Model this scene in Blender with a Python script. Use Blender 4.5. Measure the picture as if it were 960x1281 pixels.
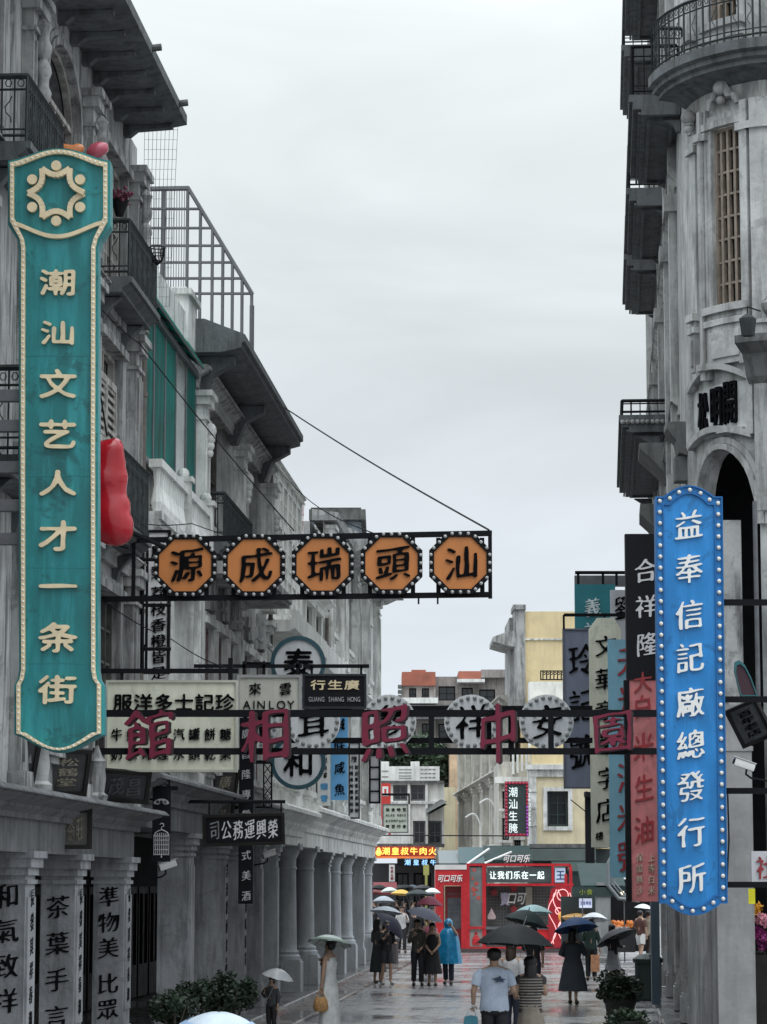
import bpy, bmesh, math, random
import numpy as np
from mathutils import Vector, Matrix, noise
random.seed(7)
SC = bpy.context.scene
COL = SC.collection
for o in list(bpy.data.objects): bpy.data.objects.remove(o)

# ---------------------------------------------------------------- camera
FPX, CH, HORIZ = 3430.0, 2.66, 1106.0
PITCH = math.atan((HORIZ - 640.5) / FPX)
cam_d = bpy.data.cameras.new('camera'); cam = bpy.data.objects.new('camera', cam_d); COL.objects.link(cam)
cam.location = (0, 0, CH); cam.rotation_euler = (math.pi/2 + PITCH, 0, 0)
cam_d.sensor_fit = 'HORIZONTAL'; cam_d.sensor_width = 36; cam_d.lens = FPX/960*36
cam_d.clip_start = 0.5; cam_d.clip_end = 3000
SC.camera = cam
SC.view_settings.view_transform = 'Standard'; SC.view_settings.look = 'None'
SC.view_settings.exposure = 0.0; SC.view_settings.gamma = 1.0; SC.view_settings.use_curve_mapping = False
SC.render.engine = 'CYCLES'
SC.cycles.max_bounces = 6; SC.cycles.diffuse_bounces = 3; SC.cycles.glossy_bounces = 3
SC.cycles.transmission_bounces = 4; SC.cycles.transparent_max_bounces = 12
SC.cycles.use_denoising = True
SC.cycles.sample_clamp_indirect = 4.0

# ---------------------------------------------------------------- sky: overcast
SUN_EL, SUN_AZ = math.radians(62), math.radians(165)
W = bpy.data.worlds.new('World'); SC.world = W; W.use_nodes = True
nt = W.node_tree; nt.nodes.clear()
def N(t, kind, **kw):
    n = t.nodes.new(kind)
    for k, v in kw.items(): setattr(n, k, v)
    return n
def world():
    L = nt.links.new
    out = N(nt, 'ShaderNodeOutputWorld'); bg = N(nt, 'ShaderNodeBackground'); L(bg.outputs[0], out.inputs[0])
    tc = N(nt, 'ShaderNodeTexCoord'); sep = N(nt, 'ShaderNodeSeparateXYZ'); L(tc.outputs['Generated'], sep.inputs[0])
    # overcast luminance: even low down, brighter towards the zenith
    r = N(nt, 'ShaderNodeValToRGB'); L(sep.outputs['Z'], r.inputs[0])
    e = r.color_ramp.elements; e[0].position = 0.0; e[0].color = (.80, .87, .955, 1)
    e[1].position = 1.0; e[1].color = (2.6, 2.8, 3.02, 1)
    for p, c in ((.10, (.815, .885, .955, 1)), (.2, (.835, .895, .93, 1)), (.30, (.89, .95, .955, 1)), (.5, (1.45, 1.55, 1.65, 1))):
        q = e.new(p); q.color = c
    mp = N(nt, 'ShaderNodeMapping'); mp.inputs['Scale'].default_value = (1.6, 1.6, 5.5); L(tc.outputs['Generated'], mp.inputs[0])
    mp.inputs['Location'].default_value = (.35, .1, .42)
    nz = N(nt, 'ShaderNodeTexNoise'); nz.inputs['Scale'].default_value = 2.1; nz.inputs['Detail'].default_value = 5; nz.inputs['Roughness'].default_value = .5
    nz.inputs['Distortion'].default_value = .5
    L(mp.outputs[0], nz.inputs['Vector'])
    cr = N(nt, 'ShaderNodeMapRange'); L(nz.outputs[0], cr.inputs[0])
    cr.inputs[1].default_value = .32; cr.inputs[2].default_value = .68; cr.inputs[3].default_value = .83; cr.inputs[4].default_value = 1.13
    mul = N(nt, 'ShaderNodeMix', data_type='RGBA', blend_type='MULTIPLY'); mul.inputs[0].default_value = 1
    L(r.outputs[0], mul.inputs[6]); L(cr.outputs[0], mul.inputs[7])
    sky = N(nt, 'ShaderNodeTexSky'); sky.sky_type = 'NISHITA'; sky.sun_disc = False
    sky.sun_elevation = SUN_EL; sky.sun_rotation = SUN_AZ; sky.dust_density = 4; sky.air_density = 1.5
    sk = N(nt, 'ShaderNodeMix', data_type='RGBA', blend_type='MULTIPLY'); sk.inputs[0].default_value = 1
    L(sky.outputs[0], sk.inputs[6]); sk.inputs[7].default_value = (.08, .08, .08, 1)
    mx = N(nt, 'ShaderNodeMix', data_type='RGBA'); mx.inputs[0].default_value = .94
    L(sk.outputs[2], mx.inputs[6]); L(mul.outputs[2], mx.inputs[7])
    L(mx.outputs[2], bg.inputs[0]); bg.inputs[1].default_value = 1.0
world()
sl = bpy.data.lights.new('sun', 'SUN'); sl.energy = .5; sl.angle = math.radians(35); sl.color = (1, .97, .93)
so = bpy.data.objects.new('sun', sl); COL.objects.link(so)
so.rotation_euler = (math.pi/2 - SUN_EL, 0, math.radians(15))     # high, from behind the camera

# ---------------------------------------------------------------- pixel rays (measuring the photograph)
def ray(px, py):
    a, b = (px - 480)/FPX, (640.5 - py)/FPX
    return Vector((a, math.cos(PITCH) - b*math.sin(PITCH), math.sin(PITCH) + b*math.cos(PITCH)))
def at(px, py, d):
    r = ray(px, py); t = d/r.y
    return Vector((r.x*t, d, CH + r.z*t))

class Frame:
    """A vertical plane: u along it, n out of it, z up."""
    curved = False
    def __init__(s, o, d, flip=1):
        s.o = Vector((o[0], o[1], 0)); s.d = Vector((d[0], d[1], 0)).normalized()
        s.nv = Vector((s.d.y, -s.d.x, 0))*flip
    def p(s, u, n, z): q = s.o + s.d*u + s.nv*n; return Vector((q.x, q.y, z))
    def hit(s, px, py, n=0.0):
        r = ray(px, py); o = Vector((0, 0, CH))
        t = (s.o + s.nv*n - o).dot(s.nv)/r.dot(s.nv); q = o + r*t
        return ((q - s.o).dot(s.d), q.z)
    def cuts(s, a, b): return [a, b]
class Curve(Frame):
    """The same for a smooth path in plan: u is the length along it."""
    curved = True
    def __init__(s, pts, flip=1, step=.12):
        P = [Vector((p[0], p[1], 0)) for p in pts]; s.P = []
        for i in range(len(P)-1):
            p0 = P[max(i-1, 0)]; p1 = P[i]; p2 = P[i+1]; p3 = P[min(i+2, len(P)-1)]
            for k in range(24):
                t = k/24
                s.P.append(.5*((2*p1) + (p2-p0)*t + (2*p0-5*p1+4*p2-p3)*t*t + (3*p1-p0-3*p2+p3)*t**3))
        s.P.append(P[-1]); s.S = [0]
        for i in range(1, len(s.P)): s.S.append(s.S[-1] + (s.P[i]-s.P[i-1]).length)
        s.flip = flip; s.step = step; s.len = s.S[-1]
    def _at(s, u):
        i = 0
        while i < len(s.S)-2 and s.S[i+1] < u: i += 1
        w = (u - s.S[i])/max(s.S[i+1]-s.S[i], 1e-6)
        a, b = s.P[i], s.P[i+1]; t = s.P[min(i+2, len(s.P)-1)] - s.P[max(i-1, 0)]; t.normalize()
        return a + (b-a)*w, Vector((t.y, -t.x, 0))*s.flip
    def p(s, u, n, z): q, nv = s._at(u); q = q + nv*n; return Vector((q.x, q.y, z))
    def hit(s, px, py, n=0.0):
        best = None; r = ray(px, py); k = 0; M = 600
        for i in range(M+1):
            u = s.len*i/M; q = s.p(u, n, 0); e = abs(q.x/q.y - r.x/r.y)
            if best is None or e < best[0]: best = (e, u, q)
        return (best[1], CH + r.z*best[2].y/r.y)
    def cuts(s, a, b):
        k = max(1, int(math.ceil(abs(b-a)/s.step))); return [a + (b-a)*i/k for i in range(k+1)]
def facing(d, x0=0.0, yaw=0.0):
    """Plane facing the camera at distance d: u to the right, n towards the viewer."""
    return Frame((x0, d), (math.cos(yaw), math.sin(yaw)), 1)

# ---------------------------------------------------------------- mesh builder
class MB:
    def __init__(s): s.v = []; s.f = []
    def add(s, vs, fs):
        k = len(s.v); s.v += [tuple(v) for v in vs]; s.f += [tuple(i+k for i in f) for f in fs]; return s
    def quad(s, a, b, c, d): return s.add([a, b, c, d], [(0, 1, 2, 3)])
    def box(s, fr, u0, u1, n0, n1, z0, z1):
        us = fr.cuts(u0, u1); vs = []; fs = []
        for u in us: vs += [fr.p(u, n0, z0), fr.p(u, n1, z0), fr.p(u, n1, z1), fr.p(u, n0, z1)]
        for i in range(len(us)-1):
            a, b = 4*i, 4*i+4
            for j in range(4): k = (j+1) % 4; fs.append((a+j, a+k, b+k, b+j))
        e = 4*(len(us)-1); fs += [(0, 3, 2, 1), (e, e+1, e+2, e+3)]
        return s.add(vs, fs)
    def wbox(s, x0, x1, y0, y1, z0, z1):
        return s.box(WORLD, x0, x1, y0, y1, z0, z1)
    def profile(s, fr, pts, u0, u1):
        """Closed outline in (n, z), drawn along u: mouldings, eaves, kerbs."""
        us = fr.cuts(u0, u1); m = len(pts); vs = []; fs = []
        for u in us: vs += [fr.p(u, n, z) for n, z in pts]
        for i in range(len(us)-1):
            for j in range(m): k = (j+1) % m; fs.append((m*i+j, m*i+k, m*i+m+k, m*i+m+j))
        e = m*(len(us)-1); fs += [tuple(range(m-1, -1, -1)), tuple(range(e, e+m))]
        return s.add(vs, fs)
    def prism(s, fr, pts, n0, n1):
        """Closed outline in (u, z), given thickness n0..n1."""
        m = len(pts); vs = [fr.p(u, n0, z) for u, z in pts] + [fr.p(u, n1, z) for u, z in pts]
        fs = [tuple(range(m-1, -1, -1)), tuple(range(m, 2*m))] + [(j, (j+1) % m, m+(j+1) % m, m+j) for j in range(m)]
        return s.add(vs, fs)
    def ring(s, fr, outer, inner, n0, n1):
        """Frame between two outlines with the same number of points."""
        m = len(outer); vs = [fr.p(u, n, z) for n in (n0, n1) for pts in (outer, inner) for u, z in pts]
        o0, i0, o1, i1 = 0, m, 2*m, 3*m; fs = []
        for j in range(m):
            k = (j+1) % m
            fs += [(o1+j, o1+k, i1+k, i1+j), (o0+k, o0+j, i0+j, i0+k), (o0+j, o0+k, o1+k, o1+j), (i0+k, i0+j, i1+j, i1+k)]
        return s.add(vs, fs)
    def tube(s, pts, r, n=6, cap=True):
        P = [Vector(p) for p in pts]; R = r if isinstance(r, (list, tuple)) else [r]*len(P); vs = []; fs = []
        up = Vector((0, 0, 1)); last = None
        for i, p in enumerate(P):
            t = (P[min(i+1, len(P)-1)] - P[max(i-1, 0)])
            if t.length < 1e-9: t = Vector((0, 0, 1))
            t.normalize()
            x = last - t*last.dot(t) if last is not None else (up.cross(t) if abs(t.z) < .95 else Vector((1, 0, 0)).cross(t))
            if x.length < 1e-6: x = Vector((1, 0, 0)).cross(t)
            x.normalize(); last = x; y = t.cross(x)
            for k in range(n): a = 2*math.pi*k/n; vs.append(p + (x*math.cos(a) + y*math.sin(a))*R[i])
        for i in range(len(P)-1):
            for k in range(n): j = (k+1) % n; fs.append((n*i+k, n*i+j, n*i+n+j, n*i+n+k))
        if cap: e = n*(len(P)-1); fs += [tuple(range(n-1, -1, -1)), tuple(range(e, e+n))]
        return s.add(vs, fs)
    def lathe(s, c, prof, n=20, sx=1.0, sy=1.0, fold=0.0, nf=8, M=None):
        """prof: (radius, z) from bottom to top about the point c."""
        vs = []; fs = []; m = len(prof)
        for r, z in prof:
            for k in range(n):
                a = 2*math.pi*k/n; q = r*(1 + fold*math.sin(nf*a)*(1 if fold else 0))
                v = Vector((q*math.cos(a)*sx, q*math.sin(a)*sy, z))
                if M: v = M @ v
                vs.append(Vector(c) + v)
        for i in range(m-1):
            for k in range(n): j = (k+1) % n; fs.append((n*i+k, n*i+j, n*i+n+j, n*i+n+k))
        if prof[0][0] > 1e-4: fs.append(tuple(range(n-1, -1, -1)))
        if prof[-1][0] > 1e-4: fs.append(tuple(range(n*(m-1), n*m)))
        return s.add(vs, fs)
    def ball(s, c, r, n=10, m=6, sz=1.0, sx=1.0, sy=1.0, M=None):
        return s.lathe(c, [(r*math.sin(math.pi*i/m)+(1e-5), -r*math.cos(math.pi*i/m)*sz) for i in range(m+1)], n, sx, sy, M=M)
    def grid(s, fr, u0, u1, z0, z1, n, t, holes, arch=()):
        """Wall with openings (ua, ub, za, zb[, rise of an arched head]); reveals t deep."""
        U = {u0, u1}; Z = {z0, z1}
        for h in holes: U |= {h[0], h[1]}; Z |= {h[2], h[3]}
        U = sorted(u for u in U if u0-1e-6 <= u <= u1+1e-6); Z = sorted(z for z in Z if z0-1e-6 <= z <= z1+1e-6)
        if fr.curved:
            U2 = []
            for a, b in zip(U, U[1:]): U2 += fr.cuts(a, b)[:-1]
            U = U2 + [U[-1]]
        for a, b in zip(U, U[1:]):
            for c, d in zip(Z, Z[1:]):
                um, zm = (a+b)/2, (c+d)/2
                if any(h[0] < um < h[1] and h[2] < zm < h[3] for h in holes): continue
                s.quad(fr.p(a, n, c), fr.p(b, n, c), fr.p(b, n, d), fr.p(a, n, d))
        for h in holes:
            ua, ub, za, zb = h[:4]; rise = h[4] if len(h) > 4 else 0
            if not rise:
                pts = [(ua, za), (ub, za), (ub, zb), (ua, zb)]
            else:
                zs = zb - rise; arc = []; K = 14
                for i in range(K+1):
                    a = math.pi*i/K; arc.append(((ua+ub)/2 + (ub-ua)/2*math.cos(a), zs + rise*math.sin(a)))
                pts = [(ua, za), (ub, za)] + arc
                for i in range(K):
                    (x0, y0), (x1, y1) = arc[i], arc[i+1]
                    s.quad(fr.p(x0, n, y0), fr.p(x0, n, zb), fr.p(x1, n, zb), fr.p(x1, n, y1))
            for i in range(len(pts)):
                a, b = pts[i], pts[(i+1) % len(pts)]
                if i == 0 and za <= z0 + 1e-6: continue
                s.quad(fr.p(a[0], n, a[1]), fr.p(b[0], n, b[1]), fr.p(b[0], n-t, b[1]), fr.p(a[0], n-t, a[1]))
        return s
WORLD = Frame((0, 0), (1, 0), -1)      # u = x, n = y

BASE = {}
def link(o, parent=None):
    COL.objects.link(o)
    if parent is not None: o.parent = parent
    return o
def mesh_obj(name, mb, m, parent=None, base=None, smooth=None, recalc=True):
    b = Vector(base) if base is not None else (BASE.get(parent.name, Vector((0, 0, 0))) if parent else Vector((0, 0, 0)))
    me = bpy.data.meshes.new(name); me.from_pydata([tuple(Vector(v) - b) for v in mb.v], [], mb.f)
    if recalc:
        bm = bmesh.new(); bm.from_mesh(me)
        if smooth: bmesh.ops.remove_doubles(bm, verts=bm.verts, dist=1e-5)
        bmesh.ops.recalc_face_normals(bm, faces=bm.faces); bm.to_mesh(me); bm.free()
    if smooth:
        me.shade_smooth(); me.set_sharp_from_angle(angle=math.radians(smooth))
    me.materials.append(m)
    o = bpy.data.objects.new(name, me); link(o, parent)
    if parent is None: o.location = b
    BASE[o.name] = b
    return o
def tag(o, label=None, cat=None, group=None, kind=None):
    if label: o['label'] = label
    if cat: o['category'] = cat
    if group: o['group'] = group
    if kind: o['kind'] = kind
    return o
def thing(name, label, cat, base, group=None):
    o = bpy.data.objects.new(name, None); link(o); o.location = base; o.empty_display_size = .3
    BASE[o.name] = Vector(base); return tag(o, label, cat, group)
def part(name, mb, m, parent, smooth=None, label=None):
    o = mesh_obj(name, mb, m, parent, smooth=smooth)
    if label: o['label'] = label
    return o
def solo(name, mb, m, label, cat, base, group=None, smooth=None, kind=None):
    return tag(mesh_obj(name, mb, m, None, base, smooth), label, cat, group, kind)
def structure(name, mb, m, smooth=None):
    return tag(mesh_obj(name, mb, m, None, None, smooth), kind='structure')

# ---------------------------------------------------------------- materials
MATS = {}
def mat(name, col, rough=.7, var=.12, scale=1.5, streak=0.0, streak_col=(.02, .02, .02), bump=0.0, bscale=30, metal=0.0, spec=.5, emit=None, estr=0, streak_scale=(1, 1, .12), coat=0.0, sat=0.0):
    """Plain material with uneven colour, optional run-off streaks and fine bump."""
    if name in MATS: return MATS[name]
    m = bpy.data.materials.new(name); m.use_nodes = True; t = m.node_tree; b = t.nodes['Principled BSDF']; L = t.links.new
    MATS[name] = m
    tc = N(t, 'ShaderNodeNewGeometry')
    nz = N(t, 'ShaderNodeTexNoise'); nz.inputs['Scale'].default_value = scale; nz.inputs['Detail'].default_value = 6; nz.inputs['Roughness'].default_value = .62
    L(tc.outputs['Position'], nz.inputs['Vector'])
    mr = N(t, 'ShaderNodeMapRange'); L(nz.outputs[0], mr.inputs[0])
    mr.inputs[1].default_value = .3; mr.inputs[2].default_value = .7; mr.inputs[3].default_value = 1-var*1.6; mr.inputs[4].default_value = 1+var
    mx = N(t, 'ShaderNodeMix', data_type='RGBA', blend_type='MULTIPLY'); mx.inputs[0].default_value = 1
    mx.inputs[6].default_value = (*col, 1); L(mr.outputs[0], mx.inputs[7]); c = mx.outputs[2]
    if streak:
        mp = N(t, 'ShaderNodeMapping'); mp.inputs['Scale'].default_value = streak_scale; L(tc.outputs['Position'], mp.inputs[0])
        n2 = N(t, 'ShaderNodeTexNoise'); n2.inputs['Scale'].default_value = 5.0; n2.inputs['Detail'].default_value = 7; n2.inputs['Roughness'].default_value = .65
        L(mp.outputs[0], n2.inputs['Vector'])
        r2 = N(t, 'ShaderNodeMapRange'); L(n2.outputs[0], r2.inputs[0]); r2.inputs[1].default_value = .47; r2.inputs[2].default_value = .63
        r2.inputs[3].default_value = 0; r2.inputs[4].default_value = streak
        m2 = N(t, 'ShaderNodeMix', data_type='RGBA'); L(r2.outputs[0], m2.inputs[0]); L(c, m2.inputs[6]); m2.inputs[7].default_value = (*streak_col, 1); c = m2.outputs[2]
    if streak > .3:                                     # mould and flaking patches with crisp edges
        n4 = N(t, 'ShaderNodeTexNoise'); n4.inputs['Scale'].default_value = 1.9; n4.inputs['Detail'].default_value = 9; n4.inputs['Roughness'].default_value = .7; n4.inputs['Distortion'].default_value = .6
        L(tc.outputs['Position'], n4.inputs['Vector'])
        for lo, hi, c4, amt in ((.56, .60, (col[0]*.42, col[1]*.43, col[2]*.42), .6), (.38, .35, (min(1, col[0]*1.35), min(1, col[1]*1.33), min(1, col[2]*1.28)), .22)):
            r4 = N(t, 'ShaderNodeMapRange'); L(n4.outputs[0], r4.inputs[0]); r4.inputs[1].default_value = lo; r4.inputs[2].default_value = hi; r4.inputs[3].default_value = 0; r4.inputs[4].default_value = amt*min(1, streak*1.3)
            m4 = N(t, 'ShaderNodeMix', data_type='RGBA'); L(r4.outputs[0], m4.inputs[0]); L(c, m4.inputs[6]); m4.inputs[7].default_value = (*c4, 1); c = m4.outputs[2]
    L(c, b.inputs['Base Color'])
    rr = N(t, 'ShaderNodeMapRange'); L(nz.outputs[0], rr.inputs[0]); rr.inputs[1].default_value = .3; rr.inputs[2].default_value = .7
    rr.inputs[3].default_value = max(.03, rough-.1); rr.inputs[4].default_value = min(1, rough+.1); L(rr.outputs[0], b.inputs['Roughness'])
    b.inputs['Metallic'].default_value = metal; b.inputs['Specular IOR Level'].default_value = spec
    if coat: b.inputs['Coat Weight'].default_value = coat; b.inputs['Coat Roughness'].default_value = .12
    if bump:
        n3 = N(t, 'ShaderNodeTexNoise'); n3.inputs['Scale'].default_value = bscale; n3.inputs['Detail'].default_value = 4; L(tc.outputs['Position'], n3.inputs['Vector'])
        bp = N(t, 'ShaderNodeBump'); bp.inputs['Strength'].default_value = bump; bp.inputs['Distance'].default_value = .02; L(n3.outputs[0], bp.inputs['Height']); L(bp.outputs[0], b.inputs['Normal'])
    if emit: b.inputs['Emission Color'].default_value = (*emit, 1); b.inputs['Emission Strength'].default_value = estr
    return m
def stone(name, col, streak=.55, var=.2, sc=(.03, .032, .03), scale=1.3):
    return mat(name, col, .8, var, scale, streak, sc, .5, 14)
def glass(name, col=(.02, .025, .03), rough=.08, alpha=1.0):
    m = mat(name, col, rough, .3, .8, spec=.6)
    b = m.node_tree.nodes['Principled BSDF']; b.inputs['Alpha'].default_value = alpha
    return m

# ---------------------------------------------------------------- lettering
GLYPH = {}; RAW = {}
GR = 88                                                # ink grid cells across one character
def ink(ch):
    """Coverage of one character of the built-in face on a square grid, and its width."""
    if ch in RAW: return RAW[ch]
    cu = bpy.data.curves.new('g', 'FONT'); cu.body = ch; cu.resolution_u = 3; to = bpy.data.objects.new('g', cu); COL.objects.link(to)
    dg = bpy.context.evaluated_depsgraph_get(); dg.update()
    me = bpy.data.meshes.new_from_object(to.evaluated_get(dg)); me.calc_loop_triangles()
    P = np.array([v.co[:2] for v in me.vertices]).reshape(-1, 2); T = [tuple(t.vertices) for t in me.loop_triangles]
    bpy.data.objects.remove(to); bpy.data.curves.remove(cu); bpy.data.meshes.remove(me)
    cjk = ord(ch) > 0x2e80
    if len(P) and not cjk: cx, cy = (P[:, 0].min() + P[:, 0].max())/2, .34; adv = P[:, 0].max() - P[:, 0].min() + .12
    else: cx, cy, adv = .48, .38, 1.0
    g = np.zeros((GR*2, GR*2)); S = 1.28                # the grid spans S units
    Q = (P - (cx, cy))/S*GR*2 + GR if len(P) else P
    for t in T:
        A = Q[list(t)]; x0, y0 = np.floor(A.min(0)).astype(int); x1, y1 = np.ceil(A.max(0)).astype(int)
        x0, y0 = max(x0, 0), max(y0, 0); x1, y1 = min(x1, GR*2), min(y1, GR*2)
        if x1 <= x0 or y1 <= y0: continue
        yy, xx = np.mgrid[y0:y1, x0:x1]; xx = xx + .5; yy = yy + .5
        d = (A[1, 0]-A[0, 0])*(A[2, 1]-A[0, 1]) - (A[2, 0]-A[0, 0])*(A[1, 1]-A[0, 1])
        if abs(d) < 1e-9: continue
        e = lambda a, b: ((b[0]-a[0])*(yy-a[1]) - (b[1]-a[1])*(xx-a[0]))/d
        g[y0:y1, x0:x1][(e(A[0], A[1]) >= -.001) & (e(A[1], A[2]) >= -.001) & (e(A[2], A[0]) >= -.001)] = 1
    g = (g[0::2, 0::2] + g[1::2, 0::2] + g[0::2, 1::2] + g[1::2, 1::2])/4
    RAW[ch] = (g, adv, S); return RAW[ch]
def blur(g, sx, sy):
    for s_, ax in ((sx, 1), (sy, 0)):
        if s_ <= 0: continue
        k = int(3*s_) + 1; w = np.exp(-np.arange(-k, k+1)**2/(2*s_*s_)); w /= w.sum()
        g = np.apply_along_axis(lambda r: np.convolve(r, w, 'same'), ax, g)
    return g
STYLES = {  # blur across, blur up, threshold, tilt of the level strokes, wobble, squeeze up
    'sans': (.7, .7, .5, 0, 0, 1), 'bold': (1.3, 1.3, .33, 0, 0, 1), 'heavy': (1.9, 1.9, .26, 0, 0, 1),
    'brush': (2.5, 1.0, .29, .13, .024, 1), 'fatbrush': (2.4, 1.1, .33, .15, .03, 1), 'thinbrush': (1.5, .8, .4, .11, .018, 1), 'clerk': (1.7, 2.1, .24, 0, .012, .86)}
def glyph(ch, style):
    """One character as a solid: centred, about one unit square, thickness 1 (z)."""
    key = (ch, style)
    if key in GLYPH: return GLYPH[key]
    g, adv, S = ink(ch); bx, by, thr, tilt, wob, sq = STYLES[style]
    if tilt: g = np.minimum(g, np.minimum(np.roll(g, 1, 0), np.roll(g, -1, 0))*.75 + .25*g)      # thin level strokes, full upright ones
    f = blur(g, bx, by)
    f[0, :] = f[-1, :] = 0; f[:, 0] = f[:, -1] = 0
    rnd = hash_s(ch) % 97
    if wob:                                             # the brush presses unevenly
        yy, xx = np.mgrid[0:GR, 0:GR]/GR
        f = f*(1 + .22*np.sin(9*xx + 5*yy + rnd) + .16*np.sin(17*yy - 8*xx + rnd*2.3))
    seg = {}; F = f - thr
    def ed(i, j, vert):
        a, b = (F[j, i], F[j+1, i]) if vert else (F[j, i], F[j, i+1]); t = a/(a-b)
        return (i, j+t) if vert else (i+t, j)
    M = F > 0; c = M[:-1, :-1]*1 + M[:-1, 1:]*2 + M[1:, 1:]*4 + M[1:, :-1]*8
    CASE = {1: ['LB'], 2: ['BR'], 3: ['LR'], 4: ['RT'], 5: ['LT', 'RB'], 6: ['BT'], 7: ['LT'], 8: ['TL'], 9: ['TB'], 10: ['BL', 'TR'], 11: ['TR'], 12: ['RL'], 13: ['RB'], 14: ['BL']}
    for j, i in zip(*np.nonzero((c > 0) & (c < 15))):
        E_ = {'B': (i, j, 0), 'T': (i, j+1, 0), 'L': (i, j, 1), 'R': (i+1, j, 1)}
        for q in CASE[int(c[j, i])]: seg.setdefault(E_[q[0]], []).append(E_[q[1]]); seg.setdefault(E_[q[1]], []).append(E_[q[0]])
    loops = []; seen = set()
    for s0 in list(seen) + list(seg):
        if s0 in seen: continue
        lp = [s0]; seen.add(s0); cur = s0
        while True:
            nx = [k for k in seg[cur] if k not in seen]
            if not nx: break
            cur = nx[0]; seen.add(cur); lp.append(cur)
        if len(lp) < 6: continue
        pts = [ed(*k) for k in lp]; keep = []
        for n in range(len(pts)):                       # drop points on straight runs
            a = keep[-1] if keep else pts[-1]; b = pts[n]; d = pts[(n+1) % len(pts)]
            cr = abs((b[0]-a[0])*(d[1]-a[1]) - (b[1]-a[1])*(d[0]-a[0]))/max(math.hypot(d[0]-a[0], d[1]-a[1]), 1e-6)
            if cr > .09 or math.hypot(b[0]-a[0], b[1]-a[1]) > 9: keep.append(b)
        if len(keep) < 3: continue
        o_ = []
        for x, y in keep:
            x = ((x+.5)/GR - .5)*S; y = ((y+.5)/GR - .5)*S
            if tilt: y += tilt*x + .05*x*x
            if wob:
                v = noise.noise_vector(Vector((x*3.2+rnd, y*3.2, rnd*.37))); x += v.x*wob; y += v.y*wob
            o_.append((x, y*sq))
        loops.append(o_)
    if not loops: GLYPH[key] = ([Vector((0, 0, 0))], [], adv); return GLYPH[key]
    c2 = bpy.data.curves.new('g2', 'CURVE'); c2.dimensions = '2D'; c2.fill_mode = 'BOTH'; c2.extrude = .5
    for lp in loops:
        sp = c2.splines.new('POLY'); sp.points.add(len(lp)-1); sp.use_cyclic_u = True
        for pt, (x, y) in zip(sp.points, lp): pt.co = (x, y, 0, 1)
    o = bpy.data.objects.new('g2', c2); COL.objects.link(o); dg = bpy.context.evaluated_depsgraph_get(); dg.update()
    me = bpy.data.meshes.new_from_object(o.evaluated_get(dg))
    v = [vv.co.copy() for vv in me.vertices]; fc = [tuple(p.vertices) for p in me.polygons]
    bpy.data.objects.remove(o); bpy.data.curves.remove(c2); bpy.data.meshes.remove(me)
    GLYPH[key] = (v, fc, adv); return GLYPH[key]
def hash_s(s):
    h = 0
    for c in s: h = (h*131 + ord(c)) % 100003
    return h
def put(mb, fr, ch, u, z, w, h, n0, n1, style='bold', rot=0.0):
    """Stand one character on frame fr with its centre at (u, z)."""
    v, f, adv = glyph(ch, style); c, s_ = math.cos(rot), math.sin(rot)
    mb.add([fr.p(u + (p.x*w*c - p.y*h*s_), (n0+n1)/2 + p.z*(n1-n0), z + (p.x*w*s_ + p.y*h*c)) for p in v], f)
def line(mb, fr, txt, u0, u1, z, h, n0, n1, style='bold', fit=None):
    """Row of characters between u0 and u1."""
    k = len(txt); st = (u1-u0)/k
    for i, ch in enumerate(txt):
        if ch != ' ': put(mb, fr, ch, u0 + st*(i+.5), z, (fit or .92)*st if ord(ch) > 0x2e80 else st*1.35, h, n0, n1, style)
def column_text(mb, fr, txt, u, z0, z1, w, n0, n1, style='bold', fit=.9):
    """Characters under each other from z0 (top) to z1."""
    k = len(txt); st = (z0-z1)/k
    for i, ch in enumerate(txt):
        if ch != ' ': put(mb, fr, ch, u, z0 - st*(i+.5), w, st*fit, n0, n1, style)
def circle(cu, cz, r, n=40, a0=0): return [(cu + r*math.cos(a0+2*math.pi*i/n), cz + r*math.sin(a0+2*math.pi*i/n)) for i in range(n)]
# ---------------------------------------------------------------- palette
GREY1 = stone('old_grey_plaster', (.40, .405, .395), .8)
GREY2 = stone('light_grey_plaster', (.71, .72, .69), .5)
GREYD = stone('sooty_plaster', (.15, .155, .15), .6)
WHITEW = stone('whitewash', (.85, .86, .82), .28, .12, (.2, .2, .18))
COLM = stone('column_plaster', (.41, .435, .455), .3, .15, (.12, .12, .12))
PIERD = stone('dark_pier_plaster', (.335, .345, .36), .45)
RWALL = stone('grey_render', (.46, .465, .45), .55, .28, (.06, .06, .055), 1.1)
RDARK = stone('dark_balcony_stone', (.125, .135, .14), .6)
YELLOW = stone('yellow_paint', (.72, .59, .34), .2, .08, (.4, .32, .2))
CREAMW = stone('cream_wall', (.70, .62, .42), .25, .1, (.3, .27, .2))
IRON = mat('black_iron', (.012, .013, .014), .7, .3, 6, spec=.15)
IRONG = mat('grey_iron', (.04, .047, .047), .65, .3, 6, spec=.25)
STEEL = mat('galvanised', (.13, .135, .145), .5, .2, 4)
WOOD = mat('brown_wood', (.20, .135, .09), .6, .3, 5, .4)
WOODP = mat('pale_shutter_wood', (.45, .43, .40), .7, .25, 4, .6, (.1, .09, .08))
DARKW = mat('dark_wood', (.02, .018, .017), .65, .3, 3, spec=.2)
PANE = glass('window_glass', (.02, .024, .028))
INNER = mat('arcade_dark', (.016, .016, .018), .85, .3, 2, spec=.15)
ROOFT = mat('roof_concrete', (.11, .115, .11), .85, .35, 2, .5)
PANELW = stone('pale_panel_plaster', (.60, .61, .60), .35)
INK = mat('black_ink', (.004, .004, .005), .8, .1, 3, spec=.08)
BULB = mat('bulb_white', (.78, .78, .72), .25, .05, 3, coat=.5)
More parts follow.
